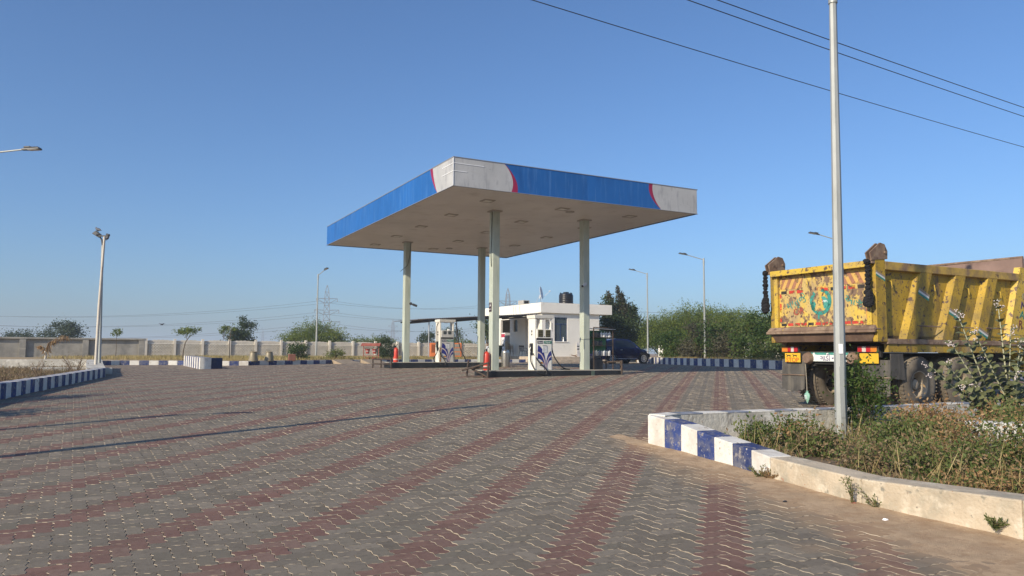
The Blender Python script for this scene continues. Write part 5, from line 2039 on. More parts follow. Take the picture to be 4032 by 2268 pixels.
# stripes of the flag colours on the rear post
SAF, GRN2 = M('flag_blue', (.08, .19, .27), .6, .1, 5), M('flag_teal', (.03, .22, .17), .6, .1, 5)


def flag(u0, u1, z, y=-.013, slope=-.16):
    for k, mt in enumerate((M('flag_saffron', (.30, .22, .16), .6, .1, 5), LED, GRN2)):
        za = z - .035 * k
        MB().prism([(u0, y, za - .033), (u1, y, za - .033 + slope * (u1 - u0) / .4), (u1, y, za + slope * (u1 - u0) / .4), (u0, y, za)], (0, .004, 0)).build('tricolour_stripe', mt if k != 1 else M('flag_white', (.6, .62, .6), .6, .05, 5), tr)


flag(.02, .28, 2.68)
# sides
for y, s_ in ((.10, -1), (TW_ - .10, 1)):
    ya, yb = (y, y + .04) if s_ < 0 else (y - .04, y)
    MB().box(.30, 5.1, ya, yb, 1.34, 2.80).build('side_panel', YEL, tr)
    yo0, yo1 = (-.01, .14) if s_ < 0 else (TW_ - .14, TW_ + .01)
    MB().box(.30, 4.95, yo0, yo1, 2.70, 2.86).build('top_rail', YEL if s_ > 0 else M('rail_worn', (.42, .28, .06), .7, .2, 2, layers=[((.20, .13, .08), 2.5, .45, .62), (RSTC, 7, .6, .66)], bump=.25), tr, bev=.012)
    MB().box(.30, 5.1, yo0 + .0, yo1, 1.30, 1.40).build('bottom_rail', RBR, tr, bev=.012)
    MB().box(.35, 4.9, yo0 + .03, yo1 - .03, 1.15, 1.299).build('skirt', YEL, tr)
    for k in range(3):
        b0 = .77 + k * 1.13
        yq = -.012 if s_ < 0 else TW_ - .10
        d = .11
        # leaning trapezoid rib
        t0 = b0 + .57
        w_ = .43
        yi = y if s_ < 0 else y
        MB().hexa([(b0, yi, 1.40), (b0 + .10, yi + s_ * .108, 1.40), (b0 + w_, yi + s_ * .108, 1.40), (b0 + w_ + .04, yi, 1.40),
                   (t0, yi, 2.70), (t0 + .08, yi + s_ * .108, 2.70), (t0 + w_ - .02, yi + s_ * .108, 2.70), (t0 + w_ + .02, yi, 2.70)]).build('side_rib', YEL, tr)
        if s_ < 0:
            lean = .57 / 1.3
            for q, mt in enumerate((M('flag_saffron', (.30, .22, .16), .6, .1, 5), M('flag_white', (.6, .62, .6), .6, .05, 5), GRN2)):
                zz = (2.40 - k * .36) - q * .04
                xa = b0 + .09 + (zz - 1.4) * lean
                MB().prism([(xa + .02, y - .1095, zz), (xa + .34, y - .1095, zz - .13), (xa + .33, y - .1095, zz - .168), (xa + .01, y - .1095, zz - .038)], (0, -.003, 0)).build('tricolour_stripe', mt, tr)
    # leaning front post
    MB().hexa([(4.25, y, 1.34), (4.30, y + s_ * .11, 1.34), (4.95, y + s_ * .11, 1.34), (5.0, y, 1.34), (4.86, y, 3.0), (4.90, y + s_ * .11, 3.0), (5.40, y + s_ * .11, 3.0), (5.44, y, 3.0)]).build('front_post', YCL, tr)
    for k in range(3):
        if s_ < 0:
            MB().tube([(1.62 + k * 1.12 - .36, -.02, 1.66), (1.62 + k * 1.12 + .3, -.03, 1.65)], .012, 6).build('tie_bar', RBR, tr)
    if s_ < 0:
        for k in range(4):
            MB().tube([(.55 + k * 1.15 + .2 * (k > 0), .10, 2.50 - .02 * k), (.55 + k * 1.15 + .2 * (k > 0), .05, 2.50 - .02 * k), (.57 + k * 1.15 + .2 * (k > 0), .05, 2.38 - .02 * k)], .012, 6).build('rope_hook', YCL, tr)
# RONAR lettering, one painted letter below the other on the front post
LC = [M('letter_red', (.33, .03, .03), .5, .1, 5), M('letter_grey', (.20, .19, .17), .5, .1, 5), M('letter_purple', (.06, .03, .12), .5, .1, 5), M('letter_teal', (.01, .17, .15), .5, .1, 5), M('letter_maroon', (.14, .03, .025), .5, .1, 5)]
for i, ch in enumerate('RONAR'):
    zz = 2.56 - i * .20
    xx = 4.62 + (zz - 1.34) * .37 + .02
    text('painted_letter', ch, .24, LC[i], tr, face_T((xx, -.0125, zz), (1, 0, -.12), (.3, 0, 1)) , ext=.003, xs=1.15)
# headboard
MB().box(5.1, 5.18, .05, TW_ - .05, 1.34, 3.22).build('headboard', M('headboard_rust', (.24, .16, .13), .8, .2, 1.5, layers=[((.16, .10, .08), 2, .5, .7)], bump=.2), tr)
MB().tube([(5.14, .05, 3.24), (5.14, TW_ - .05, 3.26)], .03, 8).build('headboard_rail', RBR, tr)
# chassis
for y in (.75, 1.75):
    MB().box(.35, 7.4, y, y + .09, .86, 1.14).build('chassis_rail', CHS, tr)
MB().box(.35, .45, .55, 2.05, .9, 1.12).build('rear_crossbeam', CHS, tr)
# bumper board with plate and lamps
MB().box(.30, .36, .15, 2.45, 1.05, 1.16).build('lamp_bar', CHS, tr)
nb = MB().box(.27, .30, .86, 1.82, .955, 1.135).build('number_board', M('board_paint', (.66, .70, .66), .6, .08, 5, layers=[((.45, .42, .36), 6, .62, .75)]), tr, bev=.01)
MB().box(.266, .2695, .86, 1.82, 1.09, 1.135).build('board_band', TEALS, nb)
text('board_lettering', 'ગાડી નં', .15, M('letter_violet', (.10, .03, .16), .5, .1, 5), nb, face_T((.264, 1.36, 1.02), (0, -1, 0)), ext=.002)
LMP = {'a': M('lens_amber', (.62, .20, .02), .3, .1, 8), 'r': M('lens_red', (.42, .015, .02), .3, .1, 8), 'w': M('lens_clear', (.6, .52, .46), .3, .1, 8)}
for (y0, seq) in ((2.12, 'arwr'), (.20, 'rwra')):
    hb = MB().box(.285, .36, y0 - .02, y0 + .46, 1.14, 1.265).build('lamp_housing', CHS, tr)
    ws = [.16, .09, .08, .10]
    if y0 < 1:
        ws = [.1, .09, .1, .14]
    yy = y0 + .44
    for c_, w_ in zip(seq, ws):
        MB().box(.262, .285, yy - w_ + .004, yy, 1.15, 1.255).build('lamp_lens', LMP[c_], hb, bev=.006)
        yy -= w_
PLY = M('plate_yellow', (.66, .40, .02), .55, .08, 4)
for y0 in (2.06, .18):
    py = MB().box(.262, .28, y0, y0 + .42, .93, 1.125).build('warning_plate', PLY, tr, bev=.008)
    if y0 > 1:
        text('warning_word', 'STOP', .135, M('letter_stop', (.45, .05, .02), .5, .1, 5), py, face_T((.2605, y0 + .21, .975), (0, -1, 0)), ext=.002, xs=1.05)
        # two small black galloping horses
        hm = MB()
        for dx in (-.1, .07):
            c0 = y0 + .21 - dx
            hm.prism([(.261, c0 + q, 1.07 + z) for q, z in ((.07, .03), (.045, .03), (.04, .012), (-.03, .015), (-.07, .005), (-.04, 0), (-.05, -.03), (-.04, -.03), (-.02, -.005), (.02, -.005), (.05, -.03), (.06, -.028), (.045, 0), (.06, .02))], (-.002, 0, 0))
        hm.build('horse_mark', DARK, py)
# mud flaps
FLP = M('mudflap', (.07, .065, .058), .85, .3, 3, layers=[((.14, .125, .10), 3, .5, .7, (2, 2, .4))], bump=.2)
for y0 in (2.0, -.02):
    n = 9
    top, bot = 1.0, .30
    poly = [(.34, y0, top), (.34, y0 + .62, top)]
    for i in range(n + 1):
        yy = y0 + .62 - .62 * i / n
        poly.append((.30, yy, bot + .12 * abs(i - n / 2) / n * (1 if y0 > 1 else .3) + (.025 if i % 2 else 0)))
    fl = MB().prism(poly, (.012, 0, 0)).build('mudflap', FLP, tr)
    MB().box(.29, .325, y0 - .02, y0 + .64, .66, .675).build('flap_bar', RBR, fl)
# side fender flap
MB().prism([(.36, -.02, 1.12), (.72, -.02, 1.12), (.78, -.02, .62), (.34, -.02, .66)], (0, .02, 0)).build('fender_flap', FLP, tr)
# hanging rope and drop charm
MB().tube([(.25, 1.92, 1.0), (.25, 1.90, .6), (.25, 1.89, .33)], .011, 6).build('rope', M('rope_tan', (.25, .22, .17), .9, .2, 9), tr)
ch = MB().lathe([(.005, -.11), (.05, -.03), (.072, .04), (.06, .09), (.02, .12), (.04, .14), (.01, .15)], 14, Matrix.Diagonal((.5, 1, 1, 1))).build('drop_charm', M('charm_teal', (.22, .42, .33), .6, .12, 8, layers=[((.35, .2, .12), 5, .6, .7)]), tr, smooth=True, loc=(.25, 1.89, .2))
for k in range(3):
    MB().tube([(-.04, -.03 + .025 * k, -.02), (-.042, -.02 + .025 * k, .04), (-.038, .0 + .02 * k, .06)], .004, 4).build('charm_mark', LED, ch)
for yy in (2.02, .93):
    MB().lathe([(.02, 0), (.12, .0), (.13, .04), (.1, .12), (.02, .12)], 14, Matrix.Translation((.30, yy - .18, 1.02)) @ Matrix.Rotation(-math.pi / 2, 4, 'Y')).build('work_lamp', RBR, tr, smooth=True)


# wheels
def tyre(x, y, r=.53, w=.27, dual=0, out=-1):
    T = Matrix.Rotation(math.pi / 2, 4, 'X')
    prof = [(.26, -w / 2 * .8), (.30, -w / 2), (r - .09, -w / 2), (r - .02, -w / 2 + .03), (r, -w / 2 + .07), (r, -.012), (r - .02, -.006), (r - .02, .006), (r, .012), (r, w / 2 - .07), (r - .02, w / 2 - .03), (r - .09, w / 2), (.30, w / 2), (.26, w / 2 * .8)]
    wh = MB().lathe(prof, 40, T, caps=False).build('wheel', M('tyre_dusty', (.13, .108, .08), .9, .25, 4, layers=[((.24, .20, .145), 3, .42, .66)]), tr, smooth=True, loc=(x, y, r))
    lug = MB()
    for k in range(44):
        a = k * 2 * math.pi / 44
        for s_ in (-1, 1):
            lug.box(r - .012, r + .006, s_ * w * .16, s_ * (w / 2 - .012), -.013, .013, Matrix.Rotation(a + s_ * .03, 4, 'Y'))
    tag(lug.build('tread', M('tyre_dusty', (.05, .043, .035)), wh), kind='stuff')
    RIM = M('wheel_rim', (.40, .33, .235), .7, .2, 3, layers=[((.10, .08, .06), 4, .55, .72)])
    o_ = out
    rim = MB()
    d0 = o_ * w * .42
    d1 = o_ * (-w * .30)
    if out > 0:
        pass
    rim.lathe([(.265, -d0), (.25, -d0), (.235, -d0 * .6), (.21, -d1), (.05, -d1)], 28, T, caps=False)
    rim.lathe([(.10, -d1 - o_ * .0), (.10, -d1 - o_ * .10), (.06, -d1 - o_ * .13), (.002, -d1 - o_ * .13)], 16, T, caps=False)
    ro_ = rim.build('rim', RIM, wh, smooth=True)
    for k in range(8):
        a = k * math.pi / 4
        MB().lathe([(.014, 0), (.014, .03), (.002, .03)], 6, Matrix.Translation((.155 * math.cos(a), d1 + o_ * .005, .155 * math.sin(a))) @ Matrix.Rotation(-o_ * math.pi / 2, 4, 'X')).build('wheel_nut', CHS, ro_)
    return wh


for x in (1.27, 2.62):
    tyre(x, .14, out=-1)
    tyre(x, .44, out=1)
    tyre(x, TW_ - .14, out=1)
    tyre(x, TW_ - .44, out=-1)
    MB().tube([(x, .2, .5), (x, TW_ - .2, .5)], .09, 10).build('axle', CHS, tr)
    MB().ball((x, TW_ / 2, .5), .22, .2, .22, 14, 10).build('differential', CHS, tr, smooth=True)
tyre(6.6, .14, out=-1)
tyre(6.6, TW_ - .14, out=1)
MB().box(3.4, 4.6, .12, .6, .55, .95).build('fuel_tank', CHS, tr, bev=.05)
# cab (beyond the frame of the photograph)
MB().box(5.7, 7.5, .08, TW_ - .08, .75, 2.75).build('cab', YCL, tr, bev=.08)
MB().box(6.1, 6.9, .07, .078, 1.75, 2.45).build('cab_window', glass('car_glass'), tr)
MB().box(7.505, 7.515, .3, TW_ - .3, 1.7, 2.5).build('windscreen', glass('car_glass'), tr)


# black yarn garlands hung on the tailgate hinges
def garland(label, y, side):
    p = Vector((TX, TY, TZ)) + Vector((UD[0] * -.10 + VD[0] * y, UD[1] * -.10 + VD[1] * y, 0))
    t = thing('garland', label, 'garland', p, CA)
    YN = M('black_yarn', (.009, .009, .011), .95, .3, 30, bump=.8, bscale=60)
    z = 2.90
    mb = MB()
    mb.tube([(.05, 0, 2.92), (-.02, 0, 2.9), (-.03, 0, 2.2)], .02, 6)
    mb.build('cord', YN, t)
    sizes = [.066, .05, .054, .054, .054, .054, .056, .075, .085, .09, .098]
    for i, s in enumerate(sizes):
        b = MB()
        for q in range(5):
            b.ball((random.uniform(-.35, .35) * s, random.uniform(-.35, .35) * s, random.uniform(-.2, .2) * s), s * .8, n=9, k=7, jit=.22)
        b.build('pompom', YN, t, loc=(-.03, 0, z))
        z -= s * (1.5 if i < 7 else .85)


garland('black yarn garland hanging at the left edge of the truck tailgate', TW_ + .02, 1)
garland('black yarn garland hanging at the right edge of the truck tailgate', .06, -1)

# ================================================================== POLES AND LAMPS
GAL = M('galvanised', (.36, .375, .355), .5, .08, 2, metal=.25, layers=[((.27, .275, .25), 3, .5, .72, (2, 2, .3)), ((.34, .28, .19), 4, .62, .78, (3, 3, .2))])
LMPH = M('lamp_head_grey', (.045, .047, .05), .5, .1, 5)
LENS = M('street_lens', (.45, .42, .36), .3, .1, 6)
CAMF = np.array([0, math.cos(PITCH), math.sin(PITCH)])
CAMU = np.array([0, -math.sin(PITCH), math.cos(PITCH)])
CAMX = np.array([1.0, 0, 0])
_r = CAMX * math.cos(ROLL) + CAMU * math.sin(ROLL)
_u = -CAMX * math.sin(ROLL) + CAMU * math.cos(ROLL)


def at(px, py, Y):
    """survey helper: sighting of a point of the photograph (2576 px wide) at distance Y"""
    d = CAMF + _r * (px - 1288) / 1916.7 - _u * (py - 724.5) / 1916.7
    return np.array([0, 0, H]) + d * (Y / d[1])


def street_lamp(label, x, y, z0, h, arm, rb=.078, rt=.045, lean=(0, 0), tilt=.22):
    """arm: (dx, dy) horizontal reach of the bracket"""
    t = thing('street_lamp', label, 'street lamp', (x, y, z0), 0, 'street lamps')
    top = Vector((lean[0], lean[1], h))
    hj = h * .93
    MB().tube([(0, 0, -.05), Vector((lean[0], lean[1], h)) * .93], [rb, rt], 8).build('pole', GAL, t, smooth=False)
    MB().tube([Vector((lean[0], lean[1], h)) * .925, Vector((lean[0], lean[1], h)) * 1.0], rt * 1.25, 10).build('sleeve', GAL, t, smooth=True)
    for s_ in (-1, 1):
        MB().tube([top * .965 + Vector((s_ * rt * 1.2, 0, 0)), top * .965 + Vector((s_ * (rt * 1.2 + .045), 0, 0))], .012, 6).build('bolt', LMPH, t)
    a = Vector((arm[0], arm[1], 0))
    L = a.length
    e = top + a + Vector((0, 0, L * tilt))
    MB().tube([top * .985, e], .026, 8).build('bracket', GAL, t, smooth=True)
    d = (e - top).normalized()
    sd_ = d.cross(Vector((0, 0, 1))).normalized()
    up = sd_.cross(d)
    T = Matrix((d, sd_, up)).transposed().to_4x4()
    T.translation = e
    hd = MB()
    hd.hexa([(-.08, -.06, -.03), (.50, -.11, -.03), (.50, .11, -.03), (-.08, .06, -.03), (-.08, -.05, .03), (.48, -.09, .03), (.48, .09, .03), (-.08, .05, .03)], T)
    ho = hd.build('lamp_head', LMPH, t, bev=.012)
    MB().box(.0, .2, -.075, .075, .03, .085, T).build('gear_box', LMPH, ho, bev=.012)
    fins = MB()
    for k in range(6):
        fins.box(.22 + k * .04, .235 + k * .04, -.085, .085, .03, .055, T)
    fins.build('cooling_fin', LMPH, ho)
    MB().box(.12, .47, -.085, .085, -.038, -.0305, T).build('lens', LENS, ho)
    # base plate
    MB().box(-.16, .16, -.16, .16, -.06, .02).build('base_plate', GAL, t)
    return t


bp = street_lamp('big octagonal galvanised lamp pole standing in the weedy bed in front of the truck', 5.10, 11.92, .16, 7.63, (-1.0, .9), .092, .057, (.085, 0))
MB().prism([(-.034, -.0905, .42), (.034, -.0905, .42), (.034, -.083, 1.2), (-.034, -.083, 1.2)], (0, -.004, 0)).build('inspection_door', GAL, bp)
MB().box(-.035, .028, -.092, -.08, 1.4, 1.55).build('terminal_plate', LED, bp)
street_lamp('street lamp in front of the patterned wall left of the canopy', -15.6, 61, 1.0, 6.75, (.75, -.9))
street_lamp('street lamp standing behind the striped right kerb in front of the prosopis thickets', 12.40, 49, .95, 6.75, (-1.1, .1))
street_lamp('street lamp rising behind the parked blue car', 11.05, 62, .95, 7.15, (-1.0, .1))
street_lamp('lamp whose head peeks out left of the big octagonal pole', 17.60, 41, .95, 6.9, (-.95, .1))
street_lamp('lamp head reaching in at the upper left edge', -16.95, 23.6, .68, 7.1, (1.55, 0), tilt=.05)
street_lamp('lamp pole left of the frame that throws the longest shadow', -9.8, 6.5, .35, 6.9, (.5, .5), .12, .085)
street_lamp('shorter lamp pole left of the frame behind the longest shadow', -15.6, 4.4, .35, 6.8, (.5, .1), .12, .085)

# twin poles by the dry bed
WPOLE = M('pole_whitewash', (.56, .51, .43), .75, .12, 2, layers=[((.33, .17, .08), 3, .60, .68, (3, 3, .5))])
fp_ = thing('flood_light_pole', 'grey pole with a tilted floodlight beside the leaning white pole', 'pole', (-16.25, 30.2, 1.0))
MB().tube([(0, 0, -.1), (-.12, 0, 4.72)], [.058, .045], 10).build('pole', GAL, fp_, smooth=True)
MB().tube([(-.12, 0, 4.7), (-.16, 0, 4.95), (-.27, 0, 5.12)], .03, 8).build('bracket', LMPH, fp_)
T = Matrix.Translation((-.33, 0, 5.18)) @ Matrix.Rotation(.6, 4, 'Y')
MB().hexa([(-.17, -.1, -.1), (.15, -.1, -.08), (.15, .1, -.08), (-.17, .1, -.1), (-.13, -.07, .07), (.12, -.07, .06), (.12, .07, .06), (-.13, .07, .07)], T).build('floodlight', LMPH, fp_, bev=.015)
lp_ = thing('leaning_pole', 'leaning whitewashed rusty pole with two cameras on a T bar', 'pole', (-15.75, 29.0, .85))
MB().tube([(0, 0, -.1), (.02, 0, 2.4), (.09, 0, 5.05)], [.058, .054, .04], 10).build('pole', WPOLE, lp_, smooth=True)
MB().box(-.16, .24, -.03, .03, 5.05, 5.10).build('cross_bar', LMPH, lp_)
for s_ in (-1, 1):
    MB().tube([(.04 + s_ * .12, .02, 5.14), (.04 + s_ * .25, -.04, 5.10)], .04, 10).build('camera', LMPH, lp_, smooth=True)


def bird(label, p, rz, fly=False):
    t = thing('bird', label, 'bird', p, rz)
    FE = M('pigeon_grey', (.10, .105, .12), .7, .2, 12)
    b = MB()
    b.tube([(-.22, 0, -.03), (-.12, 0, 0), (-.04, 0, .02), (.05, 0, .035), (.10, 0, .07), (.135, 0, .105), (.165, 0, .10), (.20, 0, .09)], [.012, .035, .06, .062, .045, .03, .026, .004], 10)
    b.build('body', FE, t, smooth=True)
    for s_ in (-1, 1):
        if fly:
            MB().prism([(.06, s_ * .04, .03), (.08, s_ * .2, .10), (.0, s_ * .42, .12), (-.06, s_ * .25, .08), (-.06, s_ * .04, .03)], (0, 0, .006)).build('wing', FE, t)
        else:
            MB().tube([(.06, s_ * .05, .03), (-.05, s_ * .055, .015), (-.2, s_ * .02, -.03)], [.02, .035, .006], 8).build('wing', FE, t, smooth=True)
            MB().tube([(0, s_ * .02, -.03), (0, s_ * .02, -.09)], .005, 5).build('leg', RUST, t)


bird('pigeon perched on the floodlight at the top of the grey pole', (-16.58, 30.2, 6.34), 2.6)
bird('pigeon perched between the twin poles below the floodlight', (-16.2, 30.15, 5.98), -.5)
bird('small bird flying above the grey plastered wall', at(408, 817, 62), 1.2, True)

# ================================================================== OVERHEAD WIRES
CBL = M('wire_dark', (.03, .03, .035), .6, 0)
WDIR = Vector((19.15, 11.99, 0)).normalized()
for k, (p, q, lb) in enumerate((((.43, 16.63), (19.58, 28.62), 'lowest overhead wire crossing the sky at the upper right'), ((3.93, 16.58), (17.07, 24.87), 'middle overhead wire crossing the sky at the upper right'),
                                ((4.61, 16.58), (16.47, 23.96), 'highest overhead wire crossing the sky at the upper right'))):
    a = Vector((p[0], p[1], 9.5))
    b = Vector((q[0], q[1], 9.5))
    L = (b - a).length
    pts = []
    for i in range(41):
        s = -1.5 + 4.0 * i / 40
        c = a + (b - a) * s
        c.z = 9.5 + .0011 * ((s - .5) ** 2 - .25) * L * L * .35
        pts.append(c)
    tag(MB().tube(pts, .012, 6).build('overhead_wire', CBL, None, smooth=True), lb, 'wire', 'overhead wires')

# ================================================================== PYLONS
PYM = M('pylon_steel', (.22, .22, .23), .6, .1, .3)


def pylon(label, x, y, h, rz, arms=True, r=.13, style=0):
    t = thing('pylon', label, 'pylon', (x, y, .85), rz, 'transmission pylons')
    lv = [(0, 3.3), (.18, 2.6), (.34, 2.0), (.48, 1.55), (.60, 1.3), (.70, 1.2), (.80, 1.1), (.90, .85), (1.0, .05)]
    mb = MB()
    cor = ((-1, -1), (1, -1), (1, 1), (-1, 1))
    for i in range(len(lv) - 1):
        z0, w0 = lv[i][0] * h, lv[i][1]
        z1, w1 = lv[i + 1][0] * h, lv[i + 1][1]
        for k in range(4):
            a, b = cor[k], cor[(k + 1) % 4]
            mb.tube([(a[0] * w0, a[1] * w0, z0), (a[0] * w1, a[1] * w1, z1)], r, 4, caps=False)
            mb.tube([(a[0] * w0, a[1] * w0, z0), (b[0] * w1, b[1] * w1, z1)], r * .6, 3, caps=False)
            mb.tube([(b[0] * w0, b[1] * w0, z0), (a[0] * w1, a[1] * w1, z1)], r * .6, 3, caps=False)
            mb.tube([(a[0] * w1, a[1] * w1, z1), (b[0] * w1, b[1] * w1, z1)], r * .6, 3, caps=False)
    mb.build('lattice', PYM, t)
    for f, ln in ((.80, 4.8), (.63, 5.6), (.46, 6.2)):
        w_ = np.interp(f, [q[0] for q in lv], [q[1] for q in lv])
        for s_ in (-1, 1):
            am = MB()
            for yy in (-w_, w_):
                am.tube([(s_ * w_, yy, f * h), (s_ * ln, 0, f * h + .2)], r * .8, 3, caps=False)
                am.tube([(s_ * w_, yy, f * h - 2.2), (s_ * ln, 0, f * h + .1)], r * .7, 3, caps=False)
            am.build('cross_arm', PYM, t)
            MB().tube([(s_ * ln, 0, f * h + .1), (s_ * ln, 0, f * h - 1.3)], .12, 5).build('insulator', PYM, t)
    return t


P1 = at(820, 850, 360)
P2 = at(1277, 850, 400)
pylon('tall lattice pylon behind the street lamp left of the canopy', P1[0], 360, 32, .25)
pylon('lattice pylon rising behind the office roof', P2[0], 400, 34.5, .25)
pylon('small faint pylon on the horizon left of the left canopy column', at(988, 850, 780)[0], 780, 34, .5, r=.16)
pylon('tiniest faint pylon far off behind the dark conical tree', at(661, 850, 1150)[0], 1150, 33, .5, r=.16)


def line(label, a, b, sag, r=.06):
    pts = []
    for i in range(25):
        s = i / 24
        p = Vector(a) * (1 - s) + Vector(b) * s
        p.z -= sag * 4 * s * (1 - s)
        pts.append(p)
    tag(MB().tube(pts, r, 4).build('power_line', CBL, None), label, 'power line', 'transmission lines')


lvn = ['top', 'middle', 'bottom']
for k, (f, ln) in enumerate(((.80, 4.8), (.63, 5.6), (.46, 6.2))):
    for s_ in (-1, 1):
        sidew = 'near' if s_ < 0 else 'far'
        a = (P1[0] + s_ * ln, 360 + s_ * ln * .25, .85 + f * 32 - 1.3)
        b = (P2[0] + s_ * ln, 400 + s_ * ln * .25, .85 + f * 34.5 - 1.3)
        line('%s %s cable of the transmission line between the two big pylons' % (lvn[k], sidew), a, b, 3.2)
        c = at(-260, (790, 812, 842)[k] - 6, 330)
        line('%s %s cable of the transmission line running left from the street lamp pylon' % (lvn[k], sidew), (c[0] + s_ * 3, 330 + s_ * 2, c[2]), a, 4.5)
        d = at(2300, (770, 800, 830)[k], 460)
        line('%s %s cable of the transmission line running right behind the trees' % (lvn[k], sidew), b, (d[0] + s_ * 3, 460, d[2]), 5.0)

# ================================================================== VEGETATION
BARK = M('bark', (.11, .085, .06), .9, .3, 6, bump=.4)
TWIG = M('dry_twig', (.20, .14, .085), .9, .3, 8)
LF = {
    'dark': leafmat('leaf_dark', [(.018, .032, .014), (.035, .06, .022), (.055, .085, .03), (.03, .05, .02)]),
    'mid': leafmat('leaf_mid', [(.03, .055, .018), (.055, .095, .028), (.085, .125, .04), (.045, .075, .025)]),
    'pros': leafmat('leaf_prosopis', [(.035, .065, .012), (.10, .15, .024), (.20, .24, .042), (.065, .105, .018)], .35),
    'bush': leafmat('leaf_bush', [(.018, .04, .009), (.04, .08, .015), (.075, .12, .024), (.13, .13, .04)], .3),
    'olive': leafmat('leaf_olive', [(.045, .045, .025), (.09, .085, .05), (.13, .12, .075), (.06, .06, .03)]),
    'weed': leafmat('leaf_weed', [(.05, .085, .02), (.09, .135, .034), (.145, .175, .05), (.21, .18, .085)]),
    'dry': leafmat('leaf_dry', [(.18, .10, .045), (.30, .175, .08), (.40, .26, .125), (.24, .17, .08)], .25),
    'brown': leafmat('leaf_brown', [(.13, .085, .045), (.22, .15, .08), (.31, .23, .135), (.14, .14, .055)], .25),
    'straw': leafmat('grass_straw', [(.30, .22, .08), (.42, .32, .13), (.52, .42, .20), (.25, .22, .08)], .3),
    'grass': leafmat('grass_green', [(.07, .10, .025), (.11, .15, .04), (.17, .17, .06), (.24, .20, .08)], .3),
    'far': leafmat('leaf_far', [(.025, .04, .02), (.045, .07, .03), (.07, .095, .04), (.035, .055, .025)]),
    'calo': leafmat('leaf_calotropis', [(.09, .12, .07), (.14, .17, .10), (.19, .21, .13), (.12, .14, .08)], .25),
}


def crown(center, rad, ncl, nleaf, rc, seed, shell=.55, flat=.8, low=-.9):
    r = np.random.default_rng(seed)
    C = []
    while len(C) < ncl:
        p = unit(1, r)[0] * (shell + (1 - shell) * r.random() ** .5 if r.random() < .75 else r.random())
        if p[2] < low:
            continue
        C.append(p * np.array(rad) * (1 + .12 * r.normal()))
    C = np.array(C)
    crnd = r.random(ncl)
    k = r.integers(0, ncl, nleaf)
    sz = rc * (.6 + .8 * r.random(ncl))
    P = C[k] + r.normal(size=(nleaf, 3)) * sz[k][:, None] * np.array([1, 1, flat])
    A = unit(nleaf, r) + .35 * P / (np.linalg.norm(P, axis=1, keepdims=True) + 1e-6)
    rn = .55 * crnd[k] + .45 * r.random(nleaf)
    return np.array(center)[None] + P, A, rn, C + np.array(center)[None]


def limbs(C, base, top, n, r0, seed, k=3):
    r = np.random.default_rng(seed)
    mb = MB()
    mb.tube([base, (np.array(base) * .4 + np.array(top) * .6 + r.normal(size=3) * .05), top], [r0, r0 * .75, r0 * .45], 8)
    for i in r.choice(len(C), min(n, len(C)), replace=False):
        s = np.array(base) + (np.array(top) - np.array(base)) * (.45 + .5 * r.random())
        m_ = (s + C[i]) / 2 + r.normal(size=3) * .12 * np.linalg.norm(C[i] - s)
        mb.tube([s, m_, C[i]], [r0 * .4, r0 * .25, r0 * .08], 5, caps=False)
    return mb


def tree(name, label, cat, base, h, rad, cz, mat, nleaf, leaf, seed, ncl=40, rc=.5, trunk=.12, group=None, flat=.8, shell=.55, wid=.5, low=-.9, nl=10):
    t = thing(name, label, cat, base, 0, group)
    P, A, rn, C = crown((0, 0, cz), rad, ncl, nleaf, rc, seed, shell, flat, low)
    ok = P[:, 2] > .03
    P, A, rn = P[ok], A[ok], rn[ok]
    r = np.random.default_rng(seed + 1)
    L = leaf * (.6 + .8 * r.random(len(P)))
    leaf_obj('crown', P, A, L, L * wid, LF[mat], t, rn, seed + 2)
    limbs(C, (0, 0, -.1), (0, 0, cz), nl, trunk, seed + 3).build('trunk', BARK, t, smooth=True)
    return t


